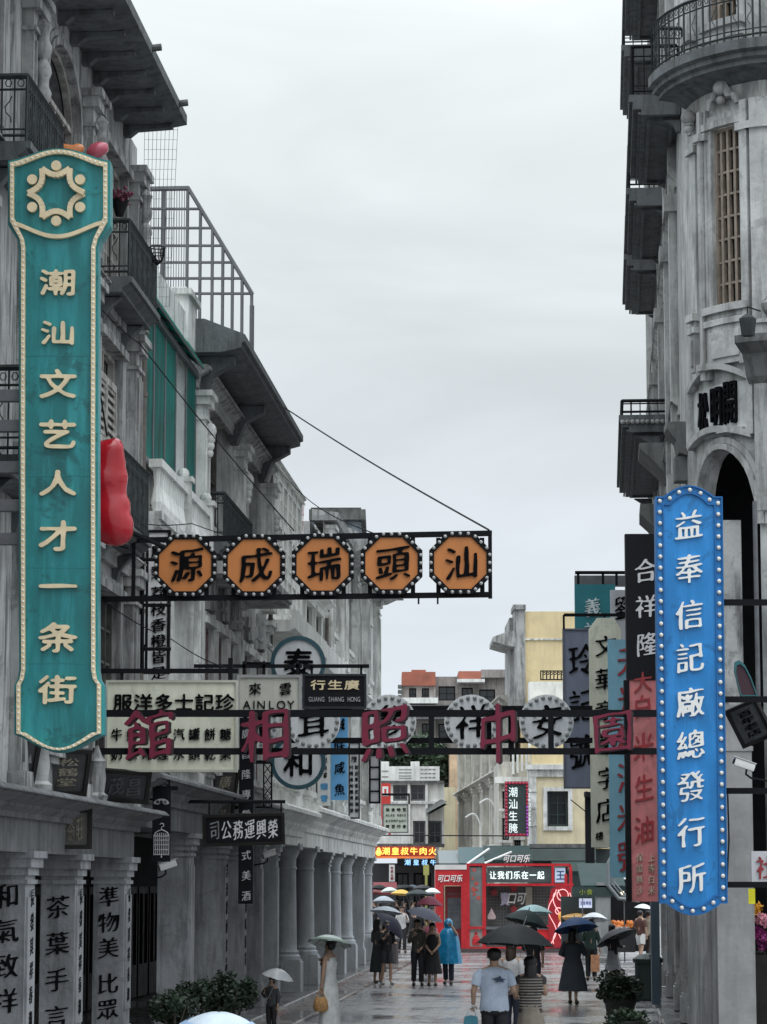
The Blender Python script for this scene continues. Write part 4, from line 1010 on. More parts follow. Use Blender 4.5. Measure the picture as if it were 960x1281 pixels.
chars(t, fr, [(c, 72, y, w, h) for c, y, w, h in (('潮', 354, 49, 42), ('汕', 417, 47, 38), ('文', 481, 50, 46), ('艺', 544, 51, 46), ('人', 605, 50, 40), ('才', 671, 52, 48), ('一', 734, 52, 46), ('条', 798, 53, 46), ('街', 863, 50, 44))], GOLDL, 'clerk', .003, .05, True)
for y in (445, 595, 710, 830):                         # seams between its panels
    b = MB(); a, c = fr.q(32, y), fr.q(114, y); b.box(fr, a[0], c[0], .0005, .003, a[1]-.004, a[1]+.004); part('seam', b, mat('teal_seam', (.01, .22, .22), .4), t)
for y in (492, 530, 582, 630, 672):
    b = MB(); a = fr.q(17, y); b.box(fr, a[0]-.5, a[0]+.09, -.22, -.1, a[1]-.06, a[1]+.06); part('bracket', b, STEEL, t)

# ---- orange octagons on a black frame
fr = PF(37.0)
t = thing('hanging_sign', 'black cantilevered frame of five orange octagons with black characters', 'sign', fr.p(fr.q(370, 745)[0], -.1, fr.q(370, 745)[1]))
f = MB()
for y0, y1 in ((676, 666), (749, 743)):
    a, b = fr.q(108, y0), fr.q(616, y1); f.prism(fr, [(a[0], a[1]-.035), (b[0], b[1]-.035), (b[0], b[1]+.035), (a[0], a[1]+.035)], -.14, -.05)
for x in (206, 258, 292, 343, 378, 430, 463, 517, 549, 604):
    a, b = fr.q(x, 744), fr.q(x, 672); f.box(fr, a[0]-.03, a[0]+.03, -.135, -.055, a[1], b[1])
for x in (614, 166): a, b = fr.q(x, 745), fr.q(x, 668); f.box(fr, a[0]-.025, a[0]+.025, -.142, -.048, a[1]-.03, b[1]+.03)
for x in (524, 548): a, b = fr.q(x, 755), fr.q(x, 745); f.box(fr, a[0]-.012, a[0]+.012, -.1, -.06, a[1], b[1])
part('frame', f, FRAMEB, t)
for ch, x, y in (('源', 232, 707.5), ('成', 318, 707.5), ('瑞', 404, 706.5), ('頭', 490, 705), ('汕', 576, 704.5)):
    u, z = fr.q(x, y); m_ = fr.m
    oc = lambda r: [(u+r*m_/math.cos(math.pi/8)*math.cos(math.pi/8+i*math.pi/4), z+r*m_/math.cos(math.pi/8)*math.sin(math.pi/8+i*math.pi/4)) for i in range(8)]
    b = MB(); b.prism(fr, oc(33.5), -.05, .02); pn = part('octagon', b, ORANGE_S, t)
    b = MB(); b.ring(fr, oc(39), oc(33), -.1, .045); part('rim', b, FRAMEB, pn)
    b = MB(); put(b, fr, ch, u+.01, z, 45*m_, 46*m_, .022, .05, 'brush'); part('character', b, INK, pn, smooth=35)
    V = oc(37)
    for i in range(8):
        for k in range(3):
            w_ = (k+.5)/3; A, B = V[i], V[(i+1) % 8]; bulb(pn, fr.p(A[0]+(B[0]-A[0])*w_, .05, A[1]+(B[1]-A[1])*w_), .025, mat('grey_bulb', (.42, .43, .42), .25, .05, 3))

# ---- long red-character sign across the street
fr = PF(35.6)
t = thing('hanging_sign', 'long two-bar black frame across the street carrying five crimson characters', 'sign', fr.p(fr.q(470, 940)[0], -.1, fr.q(470, 940)[1]))
f = MB()
for y, h in ((892, 4.3), (939.5, 4.0)):
    a, b = fr.q(98, y+.3), fr.q(822, y); f.box(fr, a[0], b[0], -.09, -.01, a[1]-h*fr.m, a[1]+h*fr.m)
for x in (540, 612, 640, 690): a, b = fr.q(x, 936), fr.q(x, 895); f.box(fr, a[0]-.035, a[0]+.035, -.085, -.015, a[1], b[1])
part('frame', f, FRAMEB, t)
CB = mat('crimson_side', (.035, .015, .02), .5)
for ch, x, y, w, h in (('館', 186, 919, 66, 68), ('相', 331, 920, 66, 74), ('照', 480, 917, 66, 72), ('中', 622, 918, 52, 84), ('園', 765, 916, 54, 56)):
    u, z = fr.q(x, y)
    b = MB(); put(b, fr, ch, u, z, w*fr.m, h*fr.m, .10, .13, 'fatbrush'); c_ = part('character', b, CRIMSON, t, smooth=35)
    b = MB(); put(b, fr, ch, u+.03, z-.012, w*fr.m, h*fr.m, -.008, .095, 'fatbrush'); part('character_side', b, CB, c_)

# ---- cream grocery sign, left
t, fr = plate('shop_sign', 'wide cream grocery sign with black characters in three rows', 'sign', 36.6, 132, 852, 297, 965, CREAM_S, .14, mat('cream_edge', (.5, .51, .43), .5), 2)
chars(t, fr, hlist('服洋多士記珍', 153.5, 281, 879, 25, 23), INK, 'heavy')
chars(t, fr, hlist('牛奶奈香汽罐餅糖', 146, 282, 919, 15, 17), INK, 'brush')
chars(t, fr, hlist('奶茶啡煙水頭乾果', 146, 282, 944, 15, 16), INK, 'brush')
f = MB(); a, b = fr.q(98, 839), fr.q(298, 839); f.box(fr, a[0], b[0], -.1, -.03, a[1]-.03, a[1]+.03)
for x in (152, 288): a, b = fr.q(x, 851), fr.q(x, 838); f.box(fr, a[0]-.02, a[0]+.02, -.09, -.04, a[1], b[1])
a, b = fr.q(288, 851), fr.q(288, 823); f.box(fr, a[0]-.03, a[0]+.03, -.11, -.02, a[1], b[1])
part('bracket', f, FRAMEB, t)
# ---- small cream sign and black gold-lettered sign on one bar
t, fr = plate('shop_sign', 'small pale beige sign with two characters above Latin letters', 'sign', 46.0, 297, 845, 377, 891, mat('beige_board', (.50, .50, .43), .55, .1, 2, .3, (.3, .3, .25)), .12, mat('grey_edge', (.32, .33, .32), .5), 3)
chars(t, fr, [('來', 319, 862, 16, 17), ('雲', 357, 862, 16, 17)], INK, 'brush')
chars(t, fr, [(c, x, 882, 15, 15) for c, x in zip('AINLOY', (309, 318, 327, 340, 352, 364))], INK, 'sans')
f = MB(); a, b = fr.q(228, 833), fr.q(378, 833); f.box(fr, a[0], b[0], -.1, -.04, a[1]-.03, a[1]+.03)
for x in (305, 330, 372): a, b = fr.q(x, 845), fr.q(x, 827); f.box(fr, a[0]-.025, a[0]+.025, -.1, -.04, a[1], b[1])
part('bracket', f, FRAMEB, t)
t, fr = plate('shop_sign', 'black sign with gold characters and small grey Latin letters on an iron bar', 'sign', 46.2, 379, 844, 458, 886, BLACK_S, .12, mat('black_edge', (.012, .016, .02), .4), 2)
chars(t, fr, hlist('行生廣', 398, 440, 857, 20, 15), GOLDL, 'clerk')
chars(t, fr, hlist('GUANG SHANG HONG', 388, 449, 875, 5.6, 8.5), mat('grey_letter', (.42, .42, .42), .5), 'sans')
f = MB(); a, b = fr.q(379, 833), fr.q(462, 833); f.box(fr, a[0], b[0], -.1, -.04, a[1]-.03, a[1]+.03)
for x in (390, 452): a, b = fr.q(x, 845), fr.q(x, 833); f.box(fr, a[0]-.02, a[0]+.02, -.1, -.04, a[1], b[1])
a, b = fr.q(400, 897), fr.q(440, 886); f.box(fr, a[0], b[0], -.1, -.03, a[1], b[1])
part('bracket', f, FRAMEB, t)
# ---- five white discs on a second bar
fr = PF(52.0)
t = thing('hanging_sign', 'row of five white discs with black characters behind the crimson lettering', 'sign', fr.p(fr.q(500, 940)[0], -.1, fr.q(500, 940)[1]))
f = MB()
for y in (886, 926):
    a, b = fr.q(290, y), fr.q(742, y); f.box(fr, a[0], b[0], -.16, -.07, a[1]-.05, a[1]+.05)
part('frame', f, FRAMEB, t)
for ch, x, y in (('行', 315, 904), ('茸', 392, 903), ('參', 487, 903), ('祥', 590, 903), ('安', 684, 903)):
    u, z = fr.q(x, y); b = MB(); b.prism(fr, circle(u, z, 34*fr.m, 40), -.06, 0); dk = part('disc', b, mat('disc_white', (.82, .84, .85), .5, .06, 2, .3, (.4, .41, .41)), t)
    b = MB(); put(b, fr, ch, u, z, 43*fr.m, 46*fr.m, .004, .03, 'brush'); part('character', b, INK, dk)
    for i in range(22): A = 2*math.pi*i/22; bulb(dk, fr.p(u+30*fr.m*math.cos(A), .02, z+30*fr.m*math.sin(A)), .04, mat('dim_bulb', (.34, .35, .34), .3, .1))
# ---- two roundels with teal rims
RIM = mat('slate_teal_rim', (.03, .10, .13), .4, .1, 3)
for ch, y, lab in (('泰', 830, 'white roundel with dark rim above the black gold-lettered sign'), ('和', 953, 'white roundel with dark rim below the crimson lettering')):
    fr = PF(54.5); u, z = fr.q(373, y)
    t = thing('roundel_sign', lab, 'sign', fr.p(u, -.1, z-33*fr.m), 'white roundels with dark rims')
    b = MB(); b.prism(fr, circle(u, z, 32*fr.m), -.1, 0); part('disc', b, mat('roundel_white', (.82, .84, .86), .45, .05, 2, .2, (.45, .46, .46)), t)
    b = MB(); b.ring(fr, circle(u, z, 34.5*fr.m), circle(u, z, 29.5*fr.m), -.13, .04); part('rim', b, RIM, t)
    b = MB(); put(b, fr, ch, u, z, 40*fr.m, 40*fr.m, .004, .03, 'heavy'); part('character', b, INK, t)
    b = MB(); a = fr.q(318, y); b.box(fr, a[0]-.4, u-30*fr.m, -.12, -.05, z-.03, z+.03); part('bracket', b, FRAMEB, t)
# ---- black transport company board, slightly tilted
c = at(305, 1038, 45); t, fr_ = board('shop_sign', 'black board with pale frame and six white characters hung between the piers', 'sign', 305, 1038, 45, 1.24, .42, .08, BLACK_S, '司公務運興榮', mat('pale_letter', (.72, .72, .74), .45), 0, None, 'brush', roll=math.radians(-1.6))
t.children[1].data.materials[0] = mat('grey_frame', (.24, .25, .245), .5, .2, 4)
k = MB(); k.tube([at(262, 1020, 45.02), at(262, 1003, 45.02)], .015, 5); k.tube([at(352, 1017, 45.02), at(352, 1003, 45.02)], .015, 5); k.tube([at(222, 1003, 45.02), at(357, 1003, 45.02)], .03, 5); part('bracket', k, FRAMEB, t)
# ---- vertical signs on the left
def vsign(label, d, x0, y0, x1, y1, m, txt, ya, yb, w, h, inkm, style='brush', edge=None, ew=2, xc=None, th=.1, br=None, name='vertical_sign', group=None):
    t, fr = plate(name, label, 'sign', d, x0, y0, x1, y1, m, th, edge, ew, group)
    if txt: chars(t, fr, vlist(txt, xc or (x0+x1)/2, ya, yb, w, h), inkm, style)
    for xa, xb, y in br or (): a, b = fr.q(xa, y), fr.q(xb, y); k = MB(); k.box(fr, a[0], b[0], -th-.05, -th+.0, a[1]-.03, a[1]+.03); part('bracket', k, FRAMEB, t)
    return t, fr
t, fr = vsign('tall white strip sign in a black frame behind the orange octagons', 40.0, 182, 664, 213, 842, WHITE_S, '荔枝香橙皆是', 742, 842, 20, 18, INK, 'brush', FRAMEB, 2.5, 198, .12, ((160, 182, 680), (160, 182, 745), (160, 182, 808), (178, 182, 840)))
chars(t, fr, [('鳳', 198, 690, 20, 18), ('梨', 198, 716, 20, 18)], INK, 'brush')
t, fr = vsign('narrow black strip sign naming a wine shop in grey characters beside the roundels', 50.5, 298, 898, 318, 1131, BLACK_S, '廣昌隆專營各式美酒', 918, 1121, 12, 13, mat('grey_white_letter', (.56, .56, .57), .5), 'brush', None, 2, None, .1, ((270, 298, 905), (270, 298, 1010)))
t, fr = vsign('black banner board with a white birdcage drawing', 40.8, 190, 985, 214, 1078, BLACK_S, '', 0, 0, 0, 0, INK, 'brush', None, 2, None, .06, ((183, 222, 986),))
u, z = fr.q(202, 1003); b = MB(); pts = [(u+.115*math.cos(math.pi*i/10), z-.03+.075*math.sin(math.pi*i/10)) for i in range(11)] + [(u-.06, z-.045), (u, z-.02), (u+.06, z-.045)]; b.prism(fr, pts, .002, .01); pl = part('arched_label', b, mat('cage_white', (.5, .5, .5), .5), t)
b = MB(); line(b, fr, '鳥籠店', u-.085, u+.085, z-.005, .05, .011, .016, 'bold'); part('lettering', b, INK, pl)
u, z = fr.q(202, 1053); b = MB(); g_ = lambda x, y: fr.p(u+x, .012, z+y)
for i in range(9): x = -.11+.0275*i; b.tube([g_(x, -.2), g_(x, .08+.05*math.sqrt(max(0, 1-(x/.12)**2)))], .006, 4)
for y in (-.19, -.12, -.05, .02, .08): b.tube([g_(-.115, y), g_(.115, y)], .007, 4)
b.tube([g_(-.115, .08), g_(-.09, .13), g_(-.04, .16), g_(0, .17), g_(.04, .16), g_(.09, .13), g_(.115, .08)], .008, 4)
b.tube([g_(.0, .17), g_(0, .21), g_(.03, .225), g_(.03, .255), g_(0, .27), g_(-.025, .25)], .008, 4); b.tube([g_(0, -.2), g_(0, -.235)], .012, 4)
part('birdcage_drawing', b, mat('cage_white', (.5, .5, .5)), t)
t, fr = vsign('sky blue strip sign with black characters left of the lattice frame', 72, 414, 897, 435.5, 1001, mat('sky_blue_board', (.16, .48, .86), .5, .06, 2, .2, (.2, .4, .6)), '鹹味咸魚', 907, 988, 14, 16, INK, 'brush', None, 2, None, .1, ((404, 414, 905),))
t, fr = vsign('thin white strip sign with blue lower characters beside the sky blue strip', 69, 398, 925, 413.5, 1008, WHITE_S, '正記魚露', 942, 970, 5, 7, INK, 'brush', None, 2, 407, .1, ((395, 400, 930),))
chars(t, fr, [('蝦', 405.5, 984, 10, 9), ('膏', 405.5, 999, 10, 9)], mat('blue_letter', (.08, .38, .70), .5), 'heavy')
t, fr = vsign('white strip sign with two columns of small black writing', 75, 436.5, 929, 450, 1024, WHITE_S, '', 0, 0, 0, 0, INK, 'brush', FRAMEB, 1.2, None, .1, ((418, 437, 935),))
chars(t, fr, vlist('代理各地雜貨批發', 440, 960, 1014, 4.6, 5.5)+vlist('歡迎零售京果海味', 446, 960, 1014, 4.6, 5.5)+[('桂', 443, 940, 8, 8), ('茂', 443, 950, 8, 8)], INK, 'bold')
t, fr = vsign('black lattice frame sign with four blank white squares', 86, 462, 944, 476, 1005, mat('pale_panel', (.45, .45, .47), .5), '', 0, 0, 0, 0, INK, 'brush', FRAMEB, 2, None, .1, ((450, 462, 950),))
for y in (960, 975, 990): k = MB(); a, b = fr.q(463, y), fr.q(475, y); k.box(fr, a[0], b[0], .003, .03, a[1]-.025, a[1]+.025); part('slat', k, FRAMEB, t)
# scaffold-like iron brackets on the left wall
k = MB()
for x in (178, 166):
    a, b = at(x, 840, 39.4), at(x, 665, 39.4); k.tube([a, b], .03, 5)
for y in (700, 757, 812): k.tube([at(150, y, 39.4), at(214, y, 39.4)], .028, 5)
solo('wall_ladder', k, FRAMEB, 'black iron ladder frame fixed left of the white strip sign', 'frame', at(172, 840, 39.4))
for (x0, x1, y0, y1, d, lab) in ((199, 212, 968, 1000, 41.0, 'small diamond lattice iron bracket right of the blackened plaque'), (330, 340, 955, 1010, 53.5, 'small diamond lattice iron bracket below the white roundels')):
    k = MB(); n_ = 4
    for i in range(n_):
        ya, yb = y0+(y1-y0)*i/n_, y0+(y1-y0)*(i+1)/n_; k.tube([at(x0, ya, d), at(x1, yb, d)], .009, 4); k.tube([at(x1, ya, d), at(x0, yb, d)], .009, 4)
    for x in (x0, x1): k.tube([at(x, y0, d), at(x, y1, d)], .014, 4)
    for y in (y0, y1): k.tube([at(x0-12, y, d), at(x1, y, d)], .014, 4)
    solo('lattice_bracket', k, FRAMEB, lab, 'bracket', at(x0, y1, d))

# ---- right side: big blue sign
fr = PF(37.2); sx = lambda pts: [fr.q(x, y) for x, y in pts]
def blue_outline(e):
    p = [(820.5+e, 622+e)] + [(820.5+e+(83-2*e)*(.12+.76*i/12), 622+e-14*math.sin(math.pi*i/12)**.9) for i in range(13)] + [(903.5-e, 622+e), (910-e, 1130-e)]
    p += [(910-e-(84-2*e)*(.10+.8*i/12), 1130-e+15*math.sin(math.pi*i/12)**.9) for i in range(13)] + [(826+e, 1130-e)]
    return sx(p)
t = thing('street_sign', 'tall bright blue sign with white characters and a border of white bulbs', 'sign', fr.p(fr.q(865, 1145)[0], -.1, fr.q(865, 1145)[1]))
b = MB(); b.prism(fr, blue_outline(0), -.25, 0); part('board', b, BLUE_S, t)
b = MB(); b.ring(fr, blue_outline(-.5), blue_outline(1.2), -.05, .04); b.ring(fr, blue_outline(8.2), blue_outline(10), .002, .035); part('border', b, BLUE_D, t)
chars(t, fr, [(c, 861+i*.5, y, 37, 40) for i, (c, y) in enumerate(zip('益奉信記廠總發行所', (657, 712, 769, 823, 879, 932, 984, 1041, 1099)))], WHITEL, 'brush', .003, .045, True)
O = blue_outline(5); P = list(zip(O, O[1:]+O[:1])); tot = sum(math.hypot(b[0]-a[0], b[1]-a[1]) for a, b in P); nb = 82; step = tot/nb; acc = 0
for a, b in P:
    ln = math.hypot(b[0]-a[0], b[1]-a[1])
    while acc < ln: w_ = acc/ln; bulb(t, fr.p(a[0]+(b[0]-a[0])*w_, .02, a[1]+(b[1]-a[1])*w_), .031); acc += step
    acc -= ln
for y in (752, 874, 989, 1107):                         # brackets through to the building
    a, b = fr.q(903, y), fr.q(962, y-1); k = MB(); k.box(fr, a[0]-.1, b[0]+.4, -.22, -.14, a[1]-.04, a[1]+.04); part('bracket', k, FRAMEB, t)
k = MB(); k.tube([fr.p(fr.q(911, 990)[0], -.02, fr.q(911, 990)[1]), fr.p(fr.q(913, 1050)[0], -.05, fr.q(913, 1050)[1]), fr.p(fr.q(910, 1108)[0], -.02, fr.q(910, 1108)[1])], .012, 5); part('cable', k, FRAMEB, t)
# black upper and red lower strip sign
t, fr = plate('vertical_sign', 'long strip sign, black above with white characters and faded red below', 'sign', 45, 786.5, 850, 823, 1128, RED_S, .14)
u0, u1, z0, z1 = rect(fr, 784.5, 668, 823, 851); b = MB(); b.box(fr, u0, u1, -.15, .02, z0, z1); part('upper_board', b, BLACK_S, t)
k = MB(); a, b = fr.q(784.5, 1128), fr.q(787.5, 851); k.box(fr, a[0], b[0], -.16, .03, a[1], b[1]); part('edge', k, FRAMEB, t)
chars(t, fr, [('合', 807, 714, 30, 32), ('祥', 808, 759, 28, 31), ('隆', 809, 806, 28, 32)], mat('pale_letter', (.72, .72, .74)), 'brush', .021, .04)
chars(t, fr, [('大', 804, 853, 25, 28), ('白', 804, 884, 25, 31), ('米', 805, 934, 27, 38), ('生', 805.5, 986, 25, 36), ('油', 806, 1038, 26, 36)], REDINK, 'brush')
chars(t, fr, vlist('上等白米', 815, 1073, 1114, 9, 11)+vlist('保證無沙', 800, 1073, 1114, 9, 11), mat('dim_cream_letter', (.70, .58, .46), .5), 'thinbrush')
k = MB()
for y in (672, 850, 1000, 1120): a = fr.q(823, y); k.box(fr, a[0], a[0]+.7, -.13, -.07, a[1]-.03, a[1]+.03)
part('bracket', k, FRAMEB, t)
# sky blue sign with red characters, mostly hidden
t, fr = vsign('light blue strip sign with red characters squeezed behind the faded red strip', 51, 764, 800, 793, 1098, mat('powder_blue', (.22, .46, .58), .55, .1, 2, .3, (.2, .33, .4)), '天光糧油米號', 826, 1070, 30, 40, REDINK, 'brush', None, 2, 786, .1, ((793, 846, 820), (793, 840, 1080)))
# cream stationery sign with cut top
fr = PF(54)
t = thing('vertical_sign', 'tall cream sign with cut upper corners and large black characters', 'sign', fr.p(fr.q(760, 1060)[0], -.05, fr.q(760, 1060)[1]))
b = MB(); b.prism(fr, [fr.q(*p) for p in ((740.5, 1060), (782, 1060), (777, 787), (768, 773), (747, 773), (737, 787))], -.1, 0); part('board', b, CREAM_S, t)
chars(t, fr, [('文', 757.5, 808, 28, 28), ('華', 756.5, 850, 27, 30), ('章', 757, 890, 27, 30), ('筆', 758, 930, 27, 30), ('字', 759, 974, 25, 30), ('店', 759, 1014, 28, 32), ('樓', 750, 1046, 10, 11), ('二', 771, 1046, 10, 11)], INK, 'brush')
f = MB()
for y in (769, 1064): a, b = fr.q(706, y), fr.q(838, y); f.box(fr, a[0], b[0], -.09, -.03, a[1]-.03, a[1]+.03) if y < 800 else None
a, b = fr.q(706, 787), fr.q(706, 769); f.box(fr, a[0]-.02, a[0]+.02, -.09, -.03, a[1], b[1])
a, b = fr.q(757, 775), fr.q(757, 769); f.box(fr, a[0]-.02, a[0]+.02, -.09, -.03, a[1], b[1])
part('bracket', f, FRAMEB, t)
t, fr = vsign('slate blue sign with black brush characters half hidden by the cream sign', 56, 706.5, 787, 744, 986, mat('slate_blue_board', (.20, .225, .30), .55, .08, 2, .3, (.14, .15, .2)), '玲記號', 826, 940, 34, 44, INK, 'brush', mat('slate_edge', (.13, .14, .18), .5), 1.5, 727, .12)
t, fr = vsign('dark teal sign with pale characters showing above the slate blue one', 68, 720, 731, 770, 800, mat('dark_teal_board', (.015, .17, .20), .5, .1, 2), '義記', 760, 790, 22, 26, mat('pale_blue_letter', (.58, .66, .68), .5), 'brush', None, 2, 741, .15)
f = MB(); a, b = fr.q(720, 716), fr.q(800, 716); f.box(fr, a[0], b[0], -.1, -.04, a[1]-.04, a[1]+.04)
for x in (724, 755, 772): a, b = fr.q(x, 732), fr.q(x, 716); f.box(fr, a[0]-.03, a[0]+.03, -.1, -.04, a[1], b[1])
part('bracket', f, FRAMEB, t)
k = MB(); u0, u1, z0, z1 = rect(fr, 721, 717, 795, 731); k.box(fr, u0, u1, -.6, -.5, z0, z1); part('canopy', k, STEEL, t)
t, fr = vsign('pale grey sign with a black character wedged between the teal and black signs', 64, 765, 738, 800, 830, mat('pale_grey_board', (.50, .51, .55), .5), '劉', 760, 760, 26, 32, INK, 'brush', None, 2, 781, .1, ((800, 838, 745),))
# ---- things in the dark opening right of the blue sign
fr = PF(38.6); u, z = fr.q(934, 868)
t = thing('oval_sign', 'dark half-oval sign with teal rim tilted in the opening right of the blue sign', 'sign', fr.p(u, 0, z))
sh = lambda k_: [fr.q(934+k_*x, 862+k_*y) for x, y in ((14, 9), (6, -14), (-2, -30), (-9, -36), (-14, -34), (-15, -24), (-12, -10), (-7, 9))]
b = MB(); b.prism(fr, sh(.9), -.04, 0); part('board', b, mat('dark_red_board', (.06, .02, .03), .5), t); b = MB(); b.ring(fr, sh(1), sh(.86), -.06, .03); part('rim', b, mat('teal_rim', (.03, .16, .17), .4), t)
board('hanging_plaque', 'grey weathered plaque leaning in the opening under the half-oval sign', 'plaque', 938, 905, 39.0, .42, .5, .35, mat('grey_plaque', (.10, .10, .09), .6, .3, 5, .4), '百年老店', INK, -.5, 'leaning shop plaques', roll=-.35)
t, fr = plate('shop_sign', 'small white sign with a dark red character at the right edge', 'sign', 38.0, 941, 1065, 968, 1105, mat('white_sign', (.62, .62, .62), .5), .06)
chars(t, fr, [('社', 957, 1085, 24, 32)], REDINK, 'brush')
t, fr = plate('paper_notice', 'small bright yellow notice beside the large right pier', 'notice', 38.9, 937, 1112, 945, 1131, mat('yellow_paper', (.85, .78, .02), .5), .01)
fr = PF(37.9); b = MB(); k = MB()
a = fr.q(958, 1020)
for j in range(9): k.ball(fr.p(fr.q(959, 1)[0], .03, a[1]-.6+.1*j), .022, 6, 4)
solo('light_string', k, mat('blue_bulbs', (.05, .12, .7), .3, emit=(.1, .2, 1), estr=.6), 'string of small blue lamps at the right edge above the white sign', 'light string', fr.p(fr.q(959, 1)[0], 0, a[1]-.6))
# ---- cameras
def cctv(px, py, d, s_, label, aim=-1, m=None):
    c = at(px, py, d); t = thing('security_camera', label, 'camera', c, 'security cameras')
    R = Matrix.Translation(c) @ Matrix.Rotation(aim, 4, 'Z') @ Matrix.Rotation(math.radians(18), 4, 'Y') @ Matrix.Scale(s_, 4)
    class T(Frame):
        def p(s, u, n, z): return R @ Vector((u, n, z))
    f2 = T((0, 0), (1, 0)); b = MB()
    pts = [(-.0, -.06), (-.05, -.055), (-.06, 0), (-.05, .055), (0, .065), (.05, .055), (.06, 0), (.05, -.055)]
    v = []; 
    for u in (-.17, .15):
        v += [f2.p(u, y, z) for y, z in pts]
    b.add(v, [tuple(range(8)), tuple(range(15, 7, -1))] + [(i, (i+1) % 8, 8+(i+1) % 8, 8+i) for i in range(8)])
    part('housing', b, m or mat('camera_white', (.68, .68, .66), .35, .05, 3), t, smooth=40)
    b = MB(); b.box(f2, -.21, .16, -.068, .068, .062, .072); part('hood', b, m or mat('camera_white', (.68, .68, .66)), t)
    b = MB(); b.tube([f2.p(-.171, 0, 0), f2.p(-.185, 0, 0)], .042*s_, 12); part('lens', b, BLACK_S, t)
    b = MB(); b.tube([f2.p(.05, 0, -.06), f2.p(.06, 0, -.13), f2.p(.16, 0, -.16), f2.p(.42, .0, -.12)], .018*s_, 6); part('arm', b, FRAMEB, t)
cctv(932, 957, 37.0, .88, 'white security camera on an arm right of the blue sign', .15)
cctv(336, 1069, 56.5, .9, 'white security camera in front of the round columns', math.radians(-150))
cctv(209, 1083, 44.5, .9, 'security camera under the birdcage board among dark piers', math.radians(-160))
# ---- red glossy inflatables behind the teal sign
RUB = mat('red_rubber', (.42, .006, .016), .22, .1, 2, spec=.4, coat=.35)
def blob(name, label, balls, m, cat, base, group=None):
    mbd = bpy.data.metaballs.new('mb'); mbd.resolution = .06; mbd.render_resolution = .06; mbd.threshold = .6
    for (c, r, sx_, sz_) in balls:
        e = mbd.elements.new(type='ELLIPSOID'); e.co = Vector(c) - Vector(base); e.radius = r*1.75; e.size_x, e.size_y, e.size_z = sx_, .8, sz_
    o = bpy.data.objects.new('mb', mbd); COL.objects.link(o); dg = bpy.context.evaluated_depsgraph_get(); dg.update()
    me = bpy.data.meshes.new_from_object(o.evaluated_get(dg)); bpy.data.objects.remove(o); bpy.data.metaballs.remove(mbd)
    me.shade_smooth(); me.materials.clear(); me.materials.append(m)
    o = bpy.data.objects.new(name, me); link(o); o.location = base; BASE[o.name] = Vector(base); return tag(o, label, cat, group)
E_ = lambda x, y, d=31.4: at(x, y, d)
rb = blob('inflatable', 'lobed glossy red inflatable hanging behind the edge of the teal sign', [(E_(134, 568), .17, 1, 1), (E_(146, 562), .12, .6, 1), (E_(138, 602), .16, 1, 1), (E_(154, 597), .09, .6, 1.2), (E_(140, 640), .20, 1, 1.1), (E_(157, 632), .08, .6, 1.1), (E_(145, 664), .20, 1, .9), (E_(128, 650), .2, 1, 1), (E_(124, 600), .2, 1, 1.2), (E_(150, 578), .08, .8, 1), (E_(158, 655), .09, .7, 1), (E_(136, 625), .14, 1.1, .8), (E_(150, 614), .09, .8, 1), (E_(140, 584), .13, 1, .8)], RUB, 'inflatable', E_(142, 684))
blob('inflatable', 'pinkish red inflatable knob peeping above the right corner of the teal sign head', [(E_(122, 187), .11, 1, .8), (E_(130, 184), .06, 1, 1), (E_(116, 193), .08, 1, .8)], mat('pink_rubber', (.50, .09, .13), .3, .1, 2, coat=.4), 'inflatable', E_(123, 197))
blob('inflatable', 'orange inflatable shape peeping above the teal sign head', [(E_(80, 184), .07, 1, .7), (E_(98, 185), .08, 1, .7), (E_(89, 191), .09, 1.3, .7)], mat('orange_rubber', (.75, .27, .10), .4, .1, 2), 'inflatable', E_(88, 194))
k = MB(); k.tube([E_(134, 546), E_(122, 470), L_.p(31.6, .0, E_(122, 470).z)], .012, 5); solo('cable', k, FRAMEB, 'thin cable holding the red inflatable', 'cable', E_(134, 546))
k = MB(); k.tube([L_.p(33, .02, 7.35), at(205, 684, 34.6)], .03, 5); k.tube([L_.p(33, .02, 7.0), at(160, 684, 34.0)], .03, 5)
solo('iron_bar', k, FRAMEB, 'black iron arm running out beneath the red inflatable', 'iron bar', L_.p(33, .02, 7))
# ---- wires
def wire(label, pts, r=.012):
    k = MB(); P = []
    for a, b in zip(pts, pts[1:]):
        for i in range(12): w_ = i/12; q_ = a.lerp(b, w_); q_.z -= (.025 if r > .014 else .1)*math.sin(math.pi*w_)*(b-a).length/8; P.append(q_)
    P.append(pts[-1]); k.tube(P, r, 4); solo('overhead_wire', k, FRAMEB, label, 'wire', pts[0], 'overhead wires')
wire('stay wire from the wide dark eave down to the tip of the octagon frame', [at(350, 506, 53), at(612, 663, 37.05)], .0145)
wire('thin wire passing above the orange octagons from the lattice screen', [at(338, 574, 60), at(470, 668, 40), at(520, 690, 38)], .010)
wire('long thin wire drooping across the green loggia', [at(128, 388, 35.5), at(175, 430, 38), at(368, 664, 37.2)], .009)
wire('thin cable sagging under the white balustrade', [at(118, 640, 35), at(240, 655, 42), at(388, 668, 60)], .008)
wire('thin cable behind the white strip sign', [at(120, 745, 36.6), at(215, 800, 41), at(285, 836, 45)], .009)
